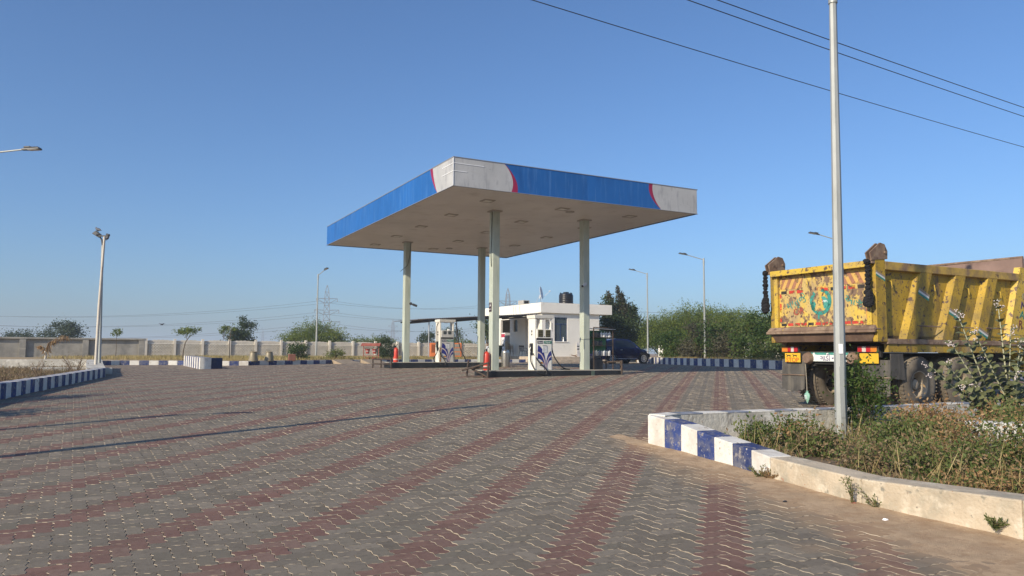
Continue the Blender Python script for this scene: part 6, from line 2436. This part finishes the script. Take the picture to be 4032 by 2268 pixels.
def arching(name, label, cat, base, rad, cz, mat, ntw, per, leaf, seed, group=None, wisp=.25, trunk=.1):
    """feathery thicket: drooping sprays of fine leaflets on arching twigs"""
    t = thing(name, label, cat, base, 0, group)
    r = np.random.default_rng(seed)
    D = unit(ntw, r)
    D[:, 2] = np.abs(D[:, 2]) * 1.0 - .12
    D /= np.linalg.norm(D, axis=1, keepdims=True)
    f = .35 + .65 * r.random(ntw) ** .45
    S = D * np.array(rad) * (f * .72)[:, None]
    Ev = D * np.array(rad) * (f * (1.0 + wisp * r.random(ntw) ** 2))[:, None]
    side = r.normal(size=(ntw, 3)) * np.array(rad) * .12
    Ev = Ev + side
    s = r.random((ntw, per)) ** .8
    mid = (S + Ev) / 2 + np.array([0, 0, 1]) * (.16 * max(rad)) * r.random(ntw)[:, None]
    P = (S[:, None] * ((1 - s) ** 2)[..., None] + mid[:, None] * (2 * s * (1 - s))[..., None] + Ev[:, None] * (s ** 2)[..., None])
    T_ = (mid - S)[:, None] * (1 - s)[..., None] + (Ev - mid)[:, None] * s[..., None]
    T_ /= np.linalg.norm(T_, axis=2, keepdims=True) + 1e-9
    n = ntw * per
    sp = leaf * .8
    P = P.reshape(n, 3) + r.normal(size=(n, 3)) * sp + np.array([0, 0, cz])
    A = T_.reshape(n, 3) * .9 + r.normal(size=(n, 3)) * .55 + np.array([0, 0, -.35])
    rn = np.repeat(r.random(ntw), per) * .5 + r.random(n) * .5
    ok = P[:, 2] > .02
    L = leaf * (.6 + .8 * r.random(n))
    leaf_obj('crown', P[ok], A[ok], L[ok], L[ok] * .32, LF[mat], t, rn[ok], seed + 2)
    mb = MB()
    for i in range(7):
        a = r.normal(size=2) * .15
        q = r.integers(0, ntw)
        e = S[q] + np.array([0, 0, cz])
        mb.tube([(a[0], a[1], -.1), (e * .5 + np.array([0, 0, .15 * cz])), e], [trunk, trunk * .6, trunk * .2], 6, caps=False)
    for i in r.choice(ntw, min(ntw, 160), replace=False):
        pts = []
        for q in (0, .35, .7, 1):
            pts.append(S[i] * (1 - q) ** 2 + mid[i] * 2 * q * (1 - q) + Ev[i] * q * q + np.array([0, 0, cz]))
        mb.tube(pts, [.018, .014, .01, .005], 3, caps=False)
    mb.build('branches', BARK, t)
    return t


# --- beyond the wall
p = at(155, 850, 105)
tree('far_tree', 'rounded dark tree beyond the wall at the far left', 'tree', (p[0], 105, .85), 5, (2.4, 2.0, 1.6), 2.9, 'far', 5200, .24, 11, 46, .5, .16, 'trees beyond the wall')
p = at(45, 850, 115)
tree('far_tree', 'lower pair of far trees at the left edge beyond the wall', 'tree', (p[0], 115, .85), 4, (2.4, 2.0, 1.1), 2.2, 'far', 3600, .24, 13, 34, .45, .14, 'trees beyond the wall')
p = at(612, 850, 76)
tree('conical_tree', 'dark conical tree standing alone beyond the patterned wall', 'tree', (p[0], 76, .85), 4, (1.15, 1.1, 1.7), 2.2, 'dark', 6500, .17, 17, 46, .30, .12, 'trees beyond the wall', nl=16)
p = at(590, 850, 76)
tree('leafy_sapling', 'yellowish leafy sapling touching the conical tree', 'tree', (p[0] - .3, 74, .85), 3, (.4, .4, .35), 2.75, 'pros', 500, .14, 19, 9, .14, .03, 'trees beyond the wall')
p = at(790, 850, 74)
arching('prosopis_thicket', 'feathery green prosopis thicket behind the wall beside the street lamp', 'thicket', (p[0], 74, .85), (3.3, 2.6, 2.1), 1.3, 'pros', 620, 26, .17, 23, 'prosopis thickets')
p = at(935, 850, 84)
arching('prosopis_thicket', 'low prosopis hedge behind the wall left of the bucket stand', 'thicket', (p[0], 84, .85), (3.6, 2.0, 1.4), .9, 'pros', 380, 24, .17, 25, 'prosopis thickets')
p = at(1075, 850, 95)
tree('far_tree', 'small dark tree beyond the wall left of the rear pump', 'tree', (p[0], 95, .85), 4, (1.1, 1.0, 1.2), 2.0, 'far', 2200, .2, 29, 26, .3, .1, 'trees beyond the wall')
p = at(1135, 850, 92)
tree('far_tree', 'small tree showing through the frame of the rear pump', 'tree', (p[0], 92, .85), 4, (1.3, 1.0, 1.2), 2.2, 'far', 2200, .2, 31, 26, .32, .1, 'trees beyond the wall')
p = at(1165, 850, 82)
arching('prosopis_thicket', 'pale prosopis sprays right of the rear pump beyond the wall', 'thicket', (p[0], 82, .85), (1.7, 1.2, 1.3), .8, 'pros', 200, 22, .15, 33, 'prosopis thickets')
p = at(1226, 850, 80)
tree('far_tree', 'tree seen between the two middle canopy columns', 'tree', (p[0], 80, .85), 5, (.9, .9, 1.5), 3.0, 'mid', 2600, .18, 37, 26, .32, .1, 'trees beyond the wall')
# --- behind the office
p = at(1556, 850, 68)
t = tree('tall_tree', 'tall dark tree with spiky crown rising behind the right end of the office', 'tree', (p[0], 68, .85), 7, (1.75, 1.5, 2.3), 3.1, 'dark', 15000, .19, 41, 70, .34, .2, nl=24)
for k, (dx, top) in enumerate(((-.95, 6.1), (.1, 6.5), (.55, 6.0), (1.45, 4.7))):
    r = np.random.default_rng(50 + k)
    n = 900
    s = r.random(n)
    P = np.stack([dx + .25 * np.sin(s * 3 + k) + r.normal(size=n) * .36 * (1.05 - s) ** .6, r.normal(size=n) * .34 * (1.05 - s) ** .6, 3.6 + (top - 3.6) * s + r.normal(size=n) * .1], 1)
    L = .17 * (.6 + .8 * r.random(n))
    leaf_obj('crown_spire', P, unit(n, r) + np.array([0, 0, .7]), L, L * .5, LF['olive' if k < 3 else 'dark'], t, .5 * r.random() + .5 * r.random(n), 60 + k)
# --- prosopis mass on the right
for k, (px, Y, rad, cz, ntw, lb) in enumerate(((1665, 78, (4.2, 3.2, 2.6), 1.5, 1500, 'leftmost prosopis thicket of the green mass beside the blue car'), (1760, 76, (4.6, 3.4, 3.35), 1.8, 2000, 'highest prosopis thicket in the middle of the green mass'),
                                               (1850, 72, (4.2, 3.2, 2.85), 1.6, 1600, 'prosopis thicket left of the truck tailgate in the green mass'), (1930, 70, (4.0, 3.0, 2.5), 1.4, 1300, 'prosopis thicket partly hidden by the truck tailgate'))):
    p = at(px, 850, Y)
    arching('prosopis_thicket', lb, 'thicket', (p[0], Y, .9), rad, cz, 'pros', ntw, 26, .18, 70 + k, 'prosopis thickets', wisp=.3)
# --- bush row behind the right kerb
bl = [(1668, 55, .9, .85, 'bush', 'leafy bush just right of the parked car bonnet'), (1700, 52, 1.2, 1.1, 'bush', 'second green bush from the parked car behind the right kerb'), (1738, 50, 1.1, 1.15, 'olive', 'brownish bush left of the middle kerb lamp'),
      (1790, 48, 1.1, 1.1, 'bush', 'green bush right of the middle kerb lamp'), (1828, 46.5, .9, .8, 'olive', 'thin brown bush in front of the white wall post'), (1885, 44, 1.15, 1.25, 'bush', 'dense green bush right of the white wall post'),
      (1935, 42, 1.1, 1.15, 'bush', 'green bush below the left end of the truck sill'), (1975, 40, 1.0, 1.0, 'weed', 'yellow green bush beside the left mud flap of the truck'), (2040, 38, 1.2, 1.2, 'bush', 'green bush behind the truck wheels')]
for k, (px, Y, rr, hh, mt, lb) in enumerate(bl):
    p = at(px, 890, Y)
    tree('kerb_bush', lb, 'bush', (p[0] + .7, Y + .6, 1.05), hh * 1.6, (rr * 1.25, rr, hh * 1.2), hh * 1.0, mt, 7000, .14, 90 + k, 42, .26, .04, 'bushes behind the right kerb', nl=14)
# --- verge plants
p = at(752, 900, 43)
tree('verge_bush', 'round green bush on the verge in front of the patterned wall', 'bush', (p[0] - .2, 43.6, 1.0), 1.3, (.55, .5, .5), .52, 'mid', 2200, .10, 111, 30, .13, .03, nl=12)
p = at(848, 905, 46)
arching('verge_weed', 'wispy weed on the verge left of the fire bucket stand', 'weed', (p[0] - .2, 46.4, 1.0), (.55, .4, .5), .25, 'pros', 60, 18, .09, 113)
p = at(952, 905, 50)
tree('dark_shrub', 'dense dark shrub behind the fire bucket stand', 'bush', (p[0] + .45, 50.2, 1.0), 1.5, (.62, .55, .74), .74, 'dark', 4600, .085, 117, 44, .13, .04, nl=10)
p = at(459, 905, 40.5)
t = thing('curved_sapling', 'young tree with a curved thin trunk and flat pale crown by the stub wall', 'tree', (p[0], 40.5, 1.0))
MB().tube([(0, 0, -.1), (.02, 0, .5), (.12, 0, 1.0), (.32, 0, 1.3), (.5, 0, 1.42)], [.035, .03, .026, .02, .012], 6).build('trunk', BARK, t)
MB().tube([(.2, 0, 1.15), (.1, .05, 1.35), (-.05, .1, 1.5)], [.018, .014, .008], 5).build('branch', BARK, t)
P, A, rn, C = crown((.25, 0, 1.55), (.55, .4, .17), 22, 900, .085, 121)
leaf_obj('crown', P, A, .085, .045, LF['pros'], t, rn, 5)
p = at(290, 905, 46)
t = thing('thin_sapling', 'very thin sapling in front of the plastered wall right of the twin poles', 'tree', (p[0], 46, 1.0))
MB().tube([(0, 0, -.1), (.03, 0, .8), (0, 0, 1.6)], [.02, .016, .01], 5).build('trunk', BARK, t)
P, A, rn, C = crown((.05, 0, 1.62), (.3, .3, .16), 12, 320, .07, 123)
leaf_obj('crown', P, A, .09, .05, LF['pros'], t, rn, 6)
p = at(577, 905, 42)
t = thing('bare_sapling', 'nearly bare staked sapling left of the reddish box', 'tree', (p[0], 42, 1.0))
MB().tube([(0, 0, -.1), (-.03, 0, .9), (.04, 0, 1.9)], [.03, .025, .012], 5).build('trunk', BARK, t)
for q in range(6):
    MB().tube([(.0, 0, 1.1 + q * .12), (.25 * (-1) ** q, .1, 1.25 + q * .13)], [.012, .005], 4).build('branch', BARK, t)
P, A, rn, C = crown((.05, 0, 1.7), (.3, .25, .3), 9, 120, .06, 127)
leaf_obj('crown', P, A, .08, .04, LF['pros'], t, rn, 7)
# dead palm in front of the plaster wall
p = at(113, 905, 36)
t = thing('dead_palm', 'small dead palm with brown drooping fronds before the plastered wall', 'palm', (p[0], 36, .95))
MB().tube([(0, 0, -.1), (.02, 0, .3), (.0, 0, .55)], [.05, .045, .05], 8).build('trunk', KOLD, t)
for k, (dx, dz, L_) in enumerate(((.95, .75, 1), (-.35, .30, .6), (.3, .5, .5))):
    pts = [Vector((0, 0, .5)), Vector((dx * .35, 0, .5 + dz * .75)), Vector((dx * .75, .05, .5 + dz * 1.05)), Vector((dx * 1.1, .08, .5 + dz * .98))]
    fr_ = MB().tube(pts, [.025, .018, .012, .006], 5).build('frond', TWIG, t)
    r = np.random.default_rng(130 + k)
    n = 130
    s = r.random(n) * 3
    i = np.minimum(s.astype(int), 2)
    V_ = np.array([list(q) for q in pts])
    P = V_[i] * (1 - (s - i))[:, None] + V_[i + 1] * (s - i)[:, None]
    A = np.stack([r.normal(size=n) * .35 + .15 * np.sign(dx), r.normal(size=n) * .4, -1 + r.random(n) * .7], 1)
    leaf_obj('leaflets', P, A, .28 * L_ + .05, .025, LF['dry'], fr_, None, 131 + k)


# --- dry and green grass on verges (nobody could count it)
def blades(name, label, polys, n, L, mat, seed, zf, lean=.35, wd=.012):
    r = np.random.default_rng(seed)
    Pp = []
    for poly, fr in polys:
        xs = [q[0] for q in poly]
        ys_ = [q[1] for q in poly]
        k = int(n * fr)
        X = r.uniform(min(xs), max(xs), k * 6)
        Y = r.uniform(min(ys_), max(ys_), k * 6)
        cl = np.array([mnoise.noise(Vector((a * .6, b * .6, 3.0))) for a, b in zip(X, Y)])
        ok = inside(poly, X, Y) & (cl > -.12 + .25 * (r.random(len(X)) - .5))
        Pp.append(np.stack([X[ok], Y[ok]], 1)[:k])
    XY = np.concatenate(Pp)
    n = len(XY)
    P = np.column_stack([XY, np.array([zf(a, b) for a, b in XY])])
    A = np.column_stack([r.normal(size=(n, 2)) * lean, np.ones(n)])
    Ls = L * (.5 + r.random(n))
    o = leaf_obj(name, P, A, Ls, wd, LF[mat], None, None, seed + 1)
    return tag(o, label, 'grass', kind='stuff')


blades('dry_grass', 'straw coloured dry grass along the verge below the patterned wall',
       [([(-28, 45), (-19.3, 39), (-17, 39.3), (-14.2, 39), (-13, 40), (-11.7, 42), (-9.7, 46), (-7, 49.6), (-3, 52.6), (0, 54.4), (-4, 66), (-27, 56)], 1.0)], 26000, .20, 'straw', 141, lambda x, y: 1.03, wd=.016)
blades('verge_weeds', 'scattered green weeds on the verge below the patterned wall',
       [([(-24, 48), (-15, 44), (-9.7, 46.2), (-7, 49.6), (-3, 53), (-5, 62), (-24, 55)], 1.0)], 5000, .20, 'grass', 143, lambda x, y: 1.03, wd=.02)
blades('right_verge_grass', 'dry grass at the foot of the bushes behind the right kerb',
       [([(10.2, 57), (10.5, 50), (11.3, 45.2), (12.6, 40), (13.9, 36.3), (16, 32), (18, 33), (15, 42), (13.5, 56)], 1.0)], 9000, .22, 'straw', 145, lambda x, y: 1.1, wd=.015)

# --- dry bed on the left: low brown scrub and dead stems
r = np.random.default_rng(151)
blades('bed_scrub', 'low brown scrub covering the dry bed at the left', [([(-11.8, 17.2), (-13.0, 21.2), (-14.3, 25.9), (-17.5, 31.5), (-22, 30), (-18, 18)], 1.0)], 16000, .17, 'brown', 151, lambda x, y: .45 + .013 * (y - 6), .7, .014)
for k, (x, y, h, lb) in enumerate(((-13.6, 22.2, .65, 'leafless dead shrub nearest the left edge of the dry bed'), (-14.6, 25.6, .8, 'dark leafless shrub in the middle of the dry bed'), (-12.6, 19.0, .45, 'small dead twiggy plant in the front of the dry bed'), (-11.6, 15.2, 1.9, 'tall dead sapling just outside the left edge'), (-10.9, 12.6, 1.5, 'dead sapling outside the frame that throws a thin shadow'))):
    t = thing('dead_shrub', lb, 'shrub', (x, y, .45 + .013 * (y - 6)))
    mb = MB()
    rr = np.random.default_rng(160 + k)
    for q in range(9 if k < 3 else 6):
        a = rr.uniform(0, 6.28)
        sp_ = .5 * h if k < 3 else .18 * h
        e = np.array([math.cos(a) * sp_, math.sin(a) * sp_, h * (.5 + .5 * rr.random())])
        m_ = e * .5 + rr.normal(size=3) * .05
        mb.tube([(0, 0, 0), m_, e], [.016, .011, .004], 5, caps=False)
        for z in range(3):
            f = .4 + .2 * z
            b0 = e * f
            mb.tube([b0, b0 + rr.normal(size=3) * .12 + np.array([0, 0, .08])], [.007, .002], 4, caps=False)
    mb.build('stems', TWIG, t)
    n = 80
    P = rr.normal(size=(n, 3)) * np.array([.3 * h, .3 * h, .2 * h]) + np.array([0, 0, h * .55])
    leaf_obj('foliage', P, unit(n, rr), .05, .025, LF['brown'], t, None, 170 + k)

for k, (x, y, rr_, hh_, lb) in enumerate(((-12.9, 15.7, 1.05, 1.05, 'unseen dense bush added just beyond the left edge to cast a broad shadow'), (-12.0, 12.2, .8, .9, 'smaller unseen bush added beyond the left edge for its shadow, nearer the camera'))):
    tree('shadow_bush', lb, 'bush', (x, y, .5), hh_ * 2, (rr_, rr_, hh_), hh_ * .95, 'bush', 3000, .11, 300 + k, 36, .2, .04, nl=10)  # out-of-view bushes added to shade the paving along the left kerb
# --- weedy bed on the right
def weed(name, label, x, y, z, rad, cz, mat, nleaf, leaf, seed, mat2=None, f2=.0, ncl=30, rc=.1, group=None, wid=.45, nl=18):
    t = thing(name, label, 'weed', (x, y, z), 0, group)
    P, A, rn, C = crown((0, 0, cz), rad, ncl, nleaf, rc, seed, .3, .9)
    ok = P[:, 2] > .01
    P, A, rn = P[ok], A[ok], rn[ok]
    rr = np.random.default_rng(seed + 9)
    L = leaf * 1.55 * (.5 + rr.random(len(P)))
    if mat2:
        k2 = (rr.random(len(P)) < f2) | (P[:, 2] < cz * .35) & (rr.random(len(P)) < .5)
        leaf_obj('foliage', P[~k2], A[~k2], L[~k2], L[~k2] * wid, LF[mat], t, rn[~k2], seed + 1)
        leaf_obj('dry_foliage', P[k2], A[k2], L[k2], L[k2] * wid, LF[mat2], t, rn[k2], seed + 2)
    else:
        leaf_obj('foliage', P, A, L, L * wid, LF[mat], t, rn, seed + 1)
    mb = MB()
    for i in rr.choice(len(C), min(nl, len(C)), replace=False):
        b0 = rr.normal(size=3) * np.array([rad[0] * .3, rad[1] * .3, 0])
        mb.tube([b0, (b0 + C[i]) / 2 + rr.normal(size=3) * .03, C[i]], [.008, .006, .003], 4, caps=False)
    mb.build('stems', TWIG, t)
    return t


bz = .18
weed('bed_weed', 'airy green weed behind the painted kerb nearest the corner', 3.55, 11.15, bz, (.26, .22, .2), .2, 'weed', 1100, .035, 201, None, 0, 20, .07)
weed('bed_weed', 'leafy weed against the rendered low wall left of the big pole', 4.25, 11.5, bz, (.33, .28, .20), .2, 'weed', 1600, .035, 203, 'dry', .3, 24, .08)
weed('bed_weed', 'brownish weed just left of the foot of the big pole', 4.2, 10.5, bz - .02, (.42, .36, .17), .17, 'weed', 2600, .034, 205, 'brown', .45, 30, .1)
weed('pole_shrub', 'tall dark green shrub growing up right beside the big pole', 5.55, 12.1, bz, (.30, .28, .62), .66, 'bush', 4200, .036, 207, None, 0, 34, .12, nl=26)
weed('bed_weed', 'broad green weed clump right below the big pole', 5.45, 10.55, bz - .03, (.6, .5, .24), .22, 'weed', 7000, .032, 209, 'brown', .12, 52, .13)
weed('bed_weed', 'low brownish weed clump between the big pole and the concrete kerb', 4.4, 9.3, bz - .06, (.5, .45, .17), .15, 'brown', 4200, .026, 211, 'weed', .35, 44, .12)
weed('dry_bush', 'rust brown dried bush in front of the truck wheels', 6.35, 11.6, bz, (.48, .36, .30), .30, 'dry', 5200, .035, 213, None, 0, 46, .12, nl=30)
weed('dry_bush', 'pale brown dry stems in front of the whitewashed inner wall', 5.75, 9.95, bz, (.36, .30, .34), .3, 'dry', 2600, .03, 215, 'weed', .25, 34, .09, nl=30)
weed('bed_weed', 'wide green weed clump in front of the inner wall', 5.1, 8.8, bz - .08, (.6, .5, .28), .24, 'weed', 7000, .028, 217, 'brown', .3, 56, .12)
weed('brown_weed', 'mixed brown and green weed near the concrete kerb in the right half', 4.85, 7.7, bz - .10, (.5, .4, .13), .12, 'dry', 3600, .024, 219, 'weed', .35, 54, .1)
weed('brown_weed', 'brown withered weed at the right edge by the grass tuft', 5.45, 7.5, bz - .08, (.5, .45, .26), .24, 'brown', 6000, .024, 221, 'dry', .4, 50, .1)
weed('bed_weed', 'green weed clump rising at the right below the milkweed', 6.2, 9.0, bz, (.52, .42, .36), .34, 'weed', 6000, .03, 223, 'dry', .2, 50, .12)
weed('bed_weed', 'green weed at the right frame edge below the milkweed', 7.0, 10.6, bz, (.55, .4, .32), .3, 'weed', 4200, .034, 225, 'dry', .2, 40, .12)
weed('dry_bush', 'reddish dried bush under the milkweed at the right edge', 7.6, 11.8, bz, (.55, .4, .28), .28, 'dry', 3200, .036, 227, 'weed', .3, 40, .12)
weed('bed_weed', 'low weed at the very corner of the bed', 2.95, 10.7, bz - .02, (.25, .3, .12), .1, 'brown', 900, .03, 229, 'weed', .4, 20, .06)
blades('bed_ground_cover', 'tangle of low weeds covering the soil of the right bed',
       [([(2.5, 11.1), (3.3, 9.0), (3.8, 7.8), (4.6, 6.5), (7.2, 4.5), (10.5, 6), (10, 14.6), (5.4, 12.5)], 1.0)], 16000, .10, 'brown', 231, lambda x, y: .06 + .012 * y, .8, .02)
blades('bed_green_cover', 'low green weeds scattered over the right bed',
       [([(2.5, 11.1), (3.3, 9.0), (3.8, 7.8), (4.6, 6.5), (7.2, 4.5), (10.5, 6), (10, 14.6), (5.4, 12.5)], 1.0)], 6000, .10, 'weed', 233, lambda x, y: .06 + .012 * y, .9, .028)
blades('dead_stalks', 'thin straw coloured dead stalks standing among the weeds of the right bed',
       [([(3.0, 10.8), (3.6, 9.0), (4.1, 7.9), (4.9, 6.8), (7.0, 6.0), (9.0, 8), (8.5, 13), (5.4, 12.2)], 1.0)], 1300, .42, 'straw', 235, lambda x, y: .06 + .012 * y, .45, .008)
# grass tuft, right edge
t = thing('grass_tuft', 'tuft of long green grass at the right edge behind the concrete kerb', 'grass', (4.95, 7.05, .22))
r = np.random.default_rng(241)
for k in range(46):
    a = r.uniform(0, 6.28)
    L = r.uniform(.3, .62)
    ln = r.uniform(.05, .28)
    b0 = Vector((r.normal() * .07, r.normal() * .07, 0))
    dx = Vector((math.cos(a), math.sin(a), 0))
    sd_ = Vector((-math.sin(a), math.cos(a), 0)) * .007
    pts = [b0, b0 + dx * ln * .35 + Vector((0, 0, L * .5)), b0 + dx * ln + Vector((0, 0, L * .9)), b0 + dx * ln * 1.9 + Vector((0, 0, L))]
    mb = MB()
    mb.add([pts[0] - sd_, pts[0] + sd_, pts[1] - sd_ * 1.1, pts[1] + sd_ * 1.1, pts[2] - sd_ * .8, pts[2] + sd_ * .8, pts[3]], [(0, 1, 3, 2), (2, 3, 5, 4), (4, 5, 6)])
    mb.build('blade', LF['grass'] if k % 4 else LF['straw'], t)
# sprigs growing at the foot of the kerb
for k, (x, y, h, lb, mt) in enumerate(((2.86, 8.88, .15, 'small weed tuft at the foot of the last white kerb block', 'grass'), (2.95, 8.82, .14, 'small reddish dry sprig beside the green tuft at the kerb foot', 'dry'),
                                       (3.36, 7.62, .30, 'upright green sprig growing at the foot of the concrete kerb', 'weed'), (3.50, 7.45, .20, 'bushy green sprig spreading on the sand by the concrete kerb', 'weed'), (4.02, 6.45, .10, 'tiny green sprig on the concrete kerb near the right edge', 'weed'))):
    t = thing('kerb_sprig', lb, 'weed', (x, y, gz(y) - .005 + (.08 if k == 4 else 0)))
    rr = np.random.default_rng(250 + k)
    mb = MB()
    PP, AA = [], []
    ns_ = 5 if k == 2 else 10
    for q in range(ns_):
        a = rr.uniform(0, 6.28)
        ln = h * rr.uniform(.2, .9) * (.5 if k == 2 else 1.2)
        e = np.array([math.cos(a) * ln, math.sin(a) * ln, h * rr.uniform(.45, 1)])
        mb.tube([(0, 0, 0), e * .5 + np.array([0, 0, .02]), e], [.004, .003, .0015], 4, caps=False)
        s = rr.random(34)[:, None]
        PP.append(e * s + rr.normal(size=(34, 3)) * .006)
        AA.append(rr.normal(size=(34, 3)) * .7 + e / h * .8)
    mb.build('stems', TWIG, t)
    leaf_obj('leaves', np.concatenate(PP), np.concatenate(AA), .032, .010, LF[mt], t, None, 260 + k)

# --- calotropis (giant milkweed) with paired oval leaves and flower heads
cal = thing('milkweed_plant', 'giant milkweed with oval grey green leaves and pale flower heads in front of the truck', 'plant', (8.15, 12.6, .3))


def oval_leaf():
    mb = MB()
    n = 7
    vs, fs = [], []
    for i in range(n):
        s = i / (n - 1)
        w_ = .31 * math.sin(math.pi * min(1, s * .93 + .07)) ** .7
        z = .10 * math.sin(math.pi * s * .9) - .12 * s * s
        vs += [(s, -w_, z + .05 * w_ * 2), (s, 0, z), (s, w_, z + .05 * w_ * 2)]
    for i in range(n - 1):
        fs += [(3 * i, 3 * i + 3, 3 * i + 4, 3 * i + 1), (3 * i + 1, 3 * i + 4, 3 * i + 5, 3 * i + 2)]
    mb.add(vs, fs)
    me = mb.mesh('leaf', [CALM], True)
    return me


CALM = M('calotropis_leaf', (.115, .125, .055), .55, .15, 3, rnd=.25, spec=.35)
lm = oval_leaf()
STM = M('calotropis_stem', (.42, .42, .28), .7, .15, 6)
FLW = M('calotropis_flower', (.55, .48, .46), .6, .2, 20)
tips = [(2509, 752, 12.3), (2407, 785, 12.2), (2339, 920, 11.9), (2376, 912, 12.0), (2388, 856, 12.3), (2451, 834, 12.1), (2543, 824, 12.2), (2570, 856, 11.9), (2560, 930, 11.8), (2475, 880, 12.6), (2600, 800, 12.5), (2620, 880, 12.1), (2430, 960, 11.8)]
cb = np.array([8.15, 12.6, .3])
r = np.random.default_rng(271)
for (px, py, Y) in tips:
    tip = at(px, py, Y) - cb
    b0 = np.array([r.normal() * .1, r.normal() * .1, 0])
    m_ = b0 * .5 + tip * .5 + np.array([tip[0] * .0, 0, -.06 * np.linalg.norm(tip[:2])])
    st_ = MB().tube([b0, m_, tip], [.015, .012, .006], 6).build('stem', STM, cal, smooth=True)
    Ls = np.linalg.norm(tip - b0)
    nn_ = int(6 + Ls * 5.0)
    for k in range(nn_):
        s = .22 + .78 * (k + .5) / nn_
        p = b0 * (1 - s) ** 2 + m_ * 2 * s * (1 - s) + tip * s * s
        d = Vector((m_ - b0) * (1 - s) + (tip - m_) * s).normalized()
        side = d.cross(Vector((0, 0, 1)) if abs(d.z) < .9 else Vector((1, 0, 0))).normalized()
        side = Matrix.Rotation(k * math.pi / 2 + r.normal() * .25, 3, d) @ side
        for sg_ in (-1, 1):
            ax = (side * sg_ + d * (.45 + r.normal() * .15)).normalized()
            nrm = (d - ax * d.dot(ax)).normalized()
            yv = nrm.cross(ax)
            Mx = Matrix((ax, yv, nrm)).transposed()
            o = bpy.data.objects.new('leaf', lm)
            COL.objects.link(o)
            o.parent = st_
            o.location = p
            o.rotation_euler = Mx.to_euler()
            sc_ = (.20 - .08 * s) * r.uniform(.75, 1.2)
            o.scale = (sc_, sc_ * 1.05, sc_)
    for q in range(3):
        fl = MB()
        for z in range(7):
            o3 = r.normal(size=3) * .022
            fl.ball(tuple(o3), .010, n=6, k=4)
        pp = tip + r.normal(size=3) * .04 + np.array([0, 0, -.05 * q])
        tag(fl.build('flower_head', FLW, st_, loc=tuple(pp)), kind='stuff')

# loose bits on the paving
for k, (px, py, lb, mt, s) in enumerate(((1899, 1188, 'brown stone on the sand beside the kerb sprig', 'soil', .02), (1975, 1263, 'small black pebble on the paving by the sand', 'dark_plastic', .016), (2228, 1310, 'white scrap on the sand drift by the kerb', 'strip_white', .02), (2148, 1268, 'brick red fragment beside the bushy sprig', 'box_red', .02))):
    d = at(px, py, 8.0) - np.array([0, 0, H])
    Yv = 8.0
    for it in range(20):
        pz = H + d[2] / 8.0 * Yv
        Yv *= (H - gz(Yv)) / max(.05, (H - pz))
    x = d[0] / 8.0 * Yv
    mb = MB().ball((0, 0, 0), s * 1.4, s, s * .7, 8, 6, jit=.2)
    tag(mb.build('pebble', MATS[mt], None, loc=(x, Yv, gz(Yv) + s * .4)), lb, 'pebble')

# ================================================================== HAZE
HZ = True
if HZ:
    m, nt = _nt('haze_air')
    pv = nt.nodes.new('ShaderNodeVolumePrincipled')
    pv.inputs['Color'].default_value = (.75, .87, .98, 1)
    pv.inputs['Density'].default_value = .00075
    pv.inputs['Anisotropy'].default_value = .0
    ou = nt.nodes.new('ShaderNodeOutputMaterial')
    link(nt, pv.outputs[0], ou.inputs['Volume'])
    hz = MB().box(-2700, 2700, -500, 2700, -1.2, 42).build('haze', m)
    tag(hz, kind='stuff')
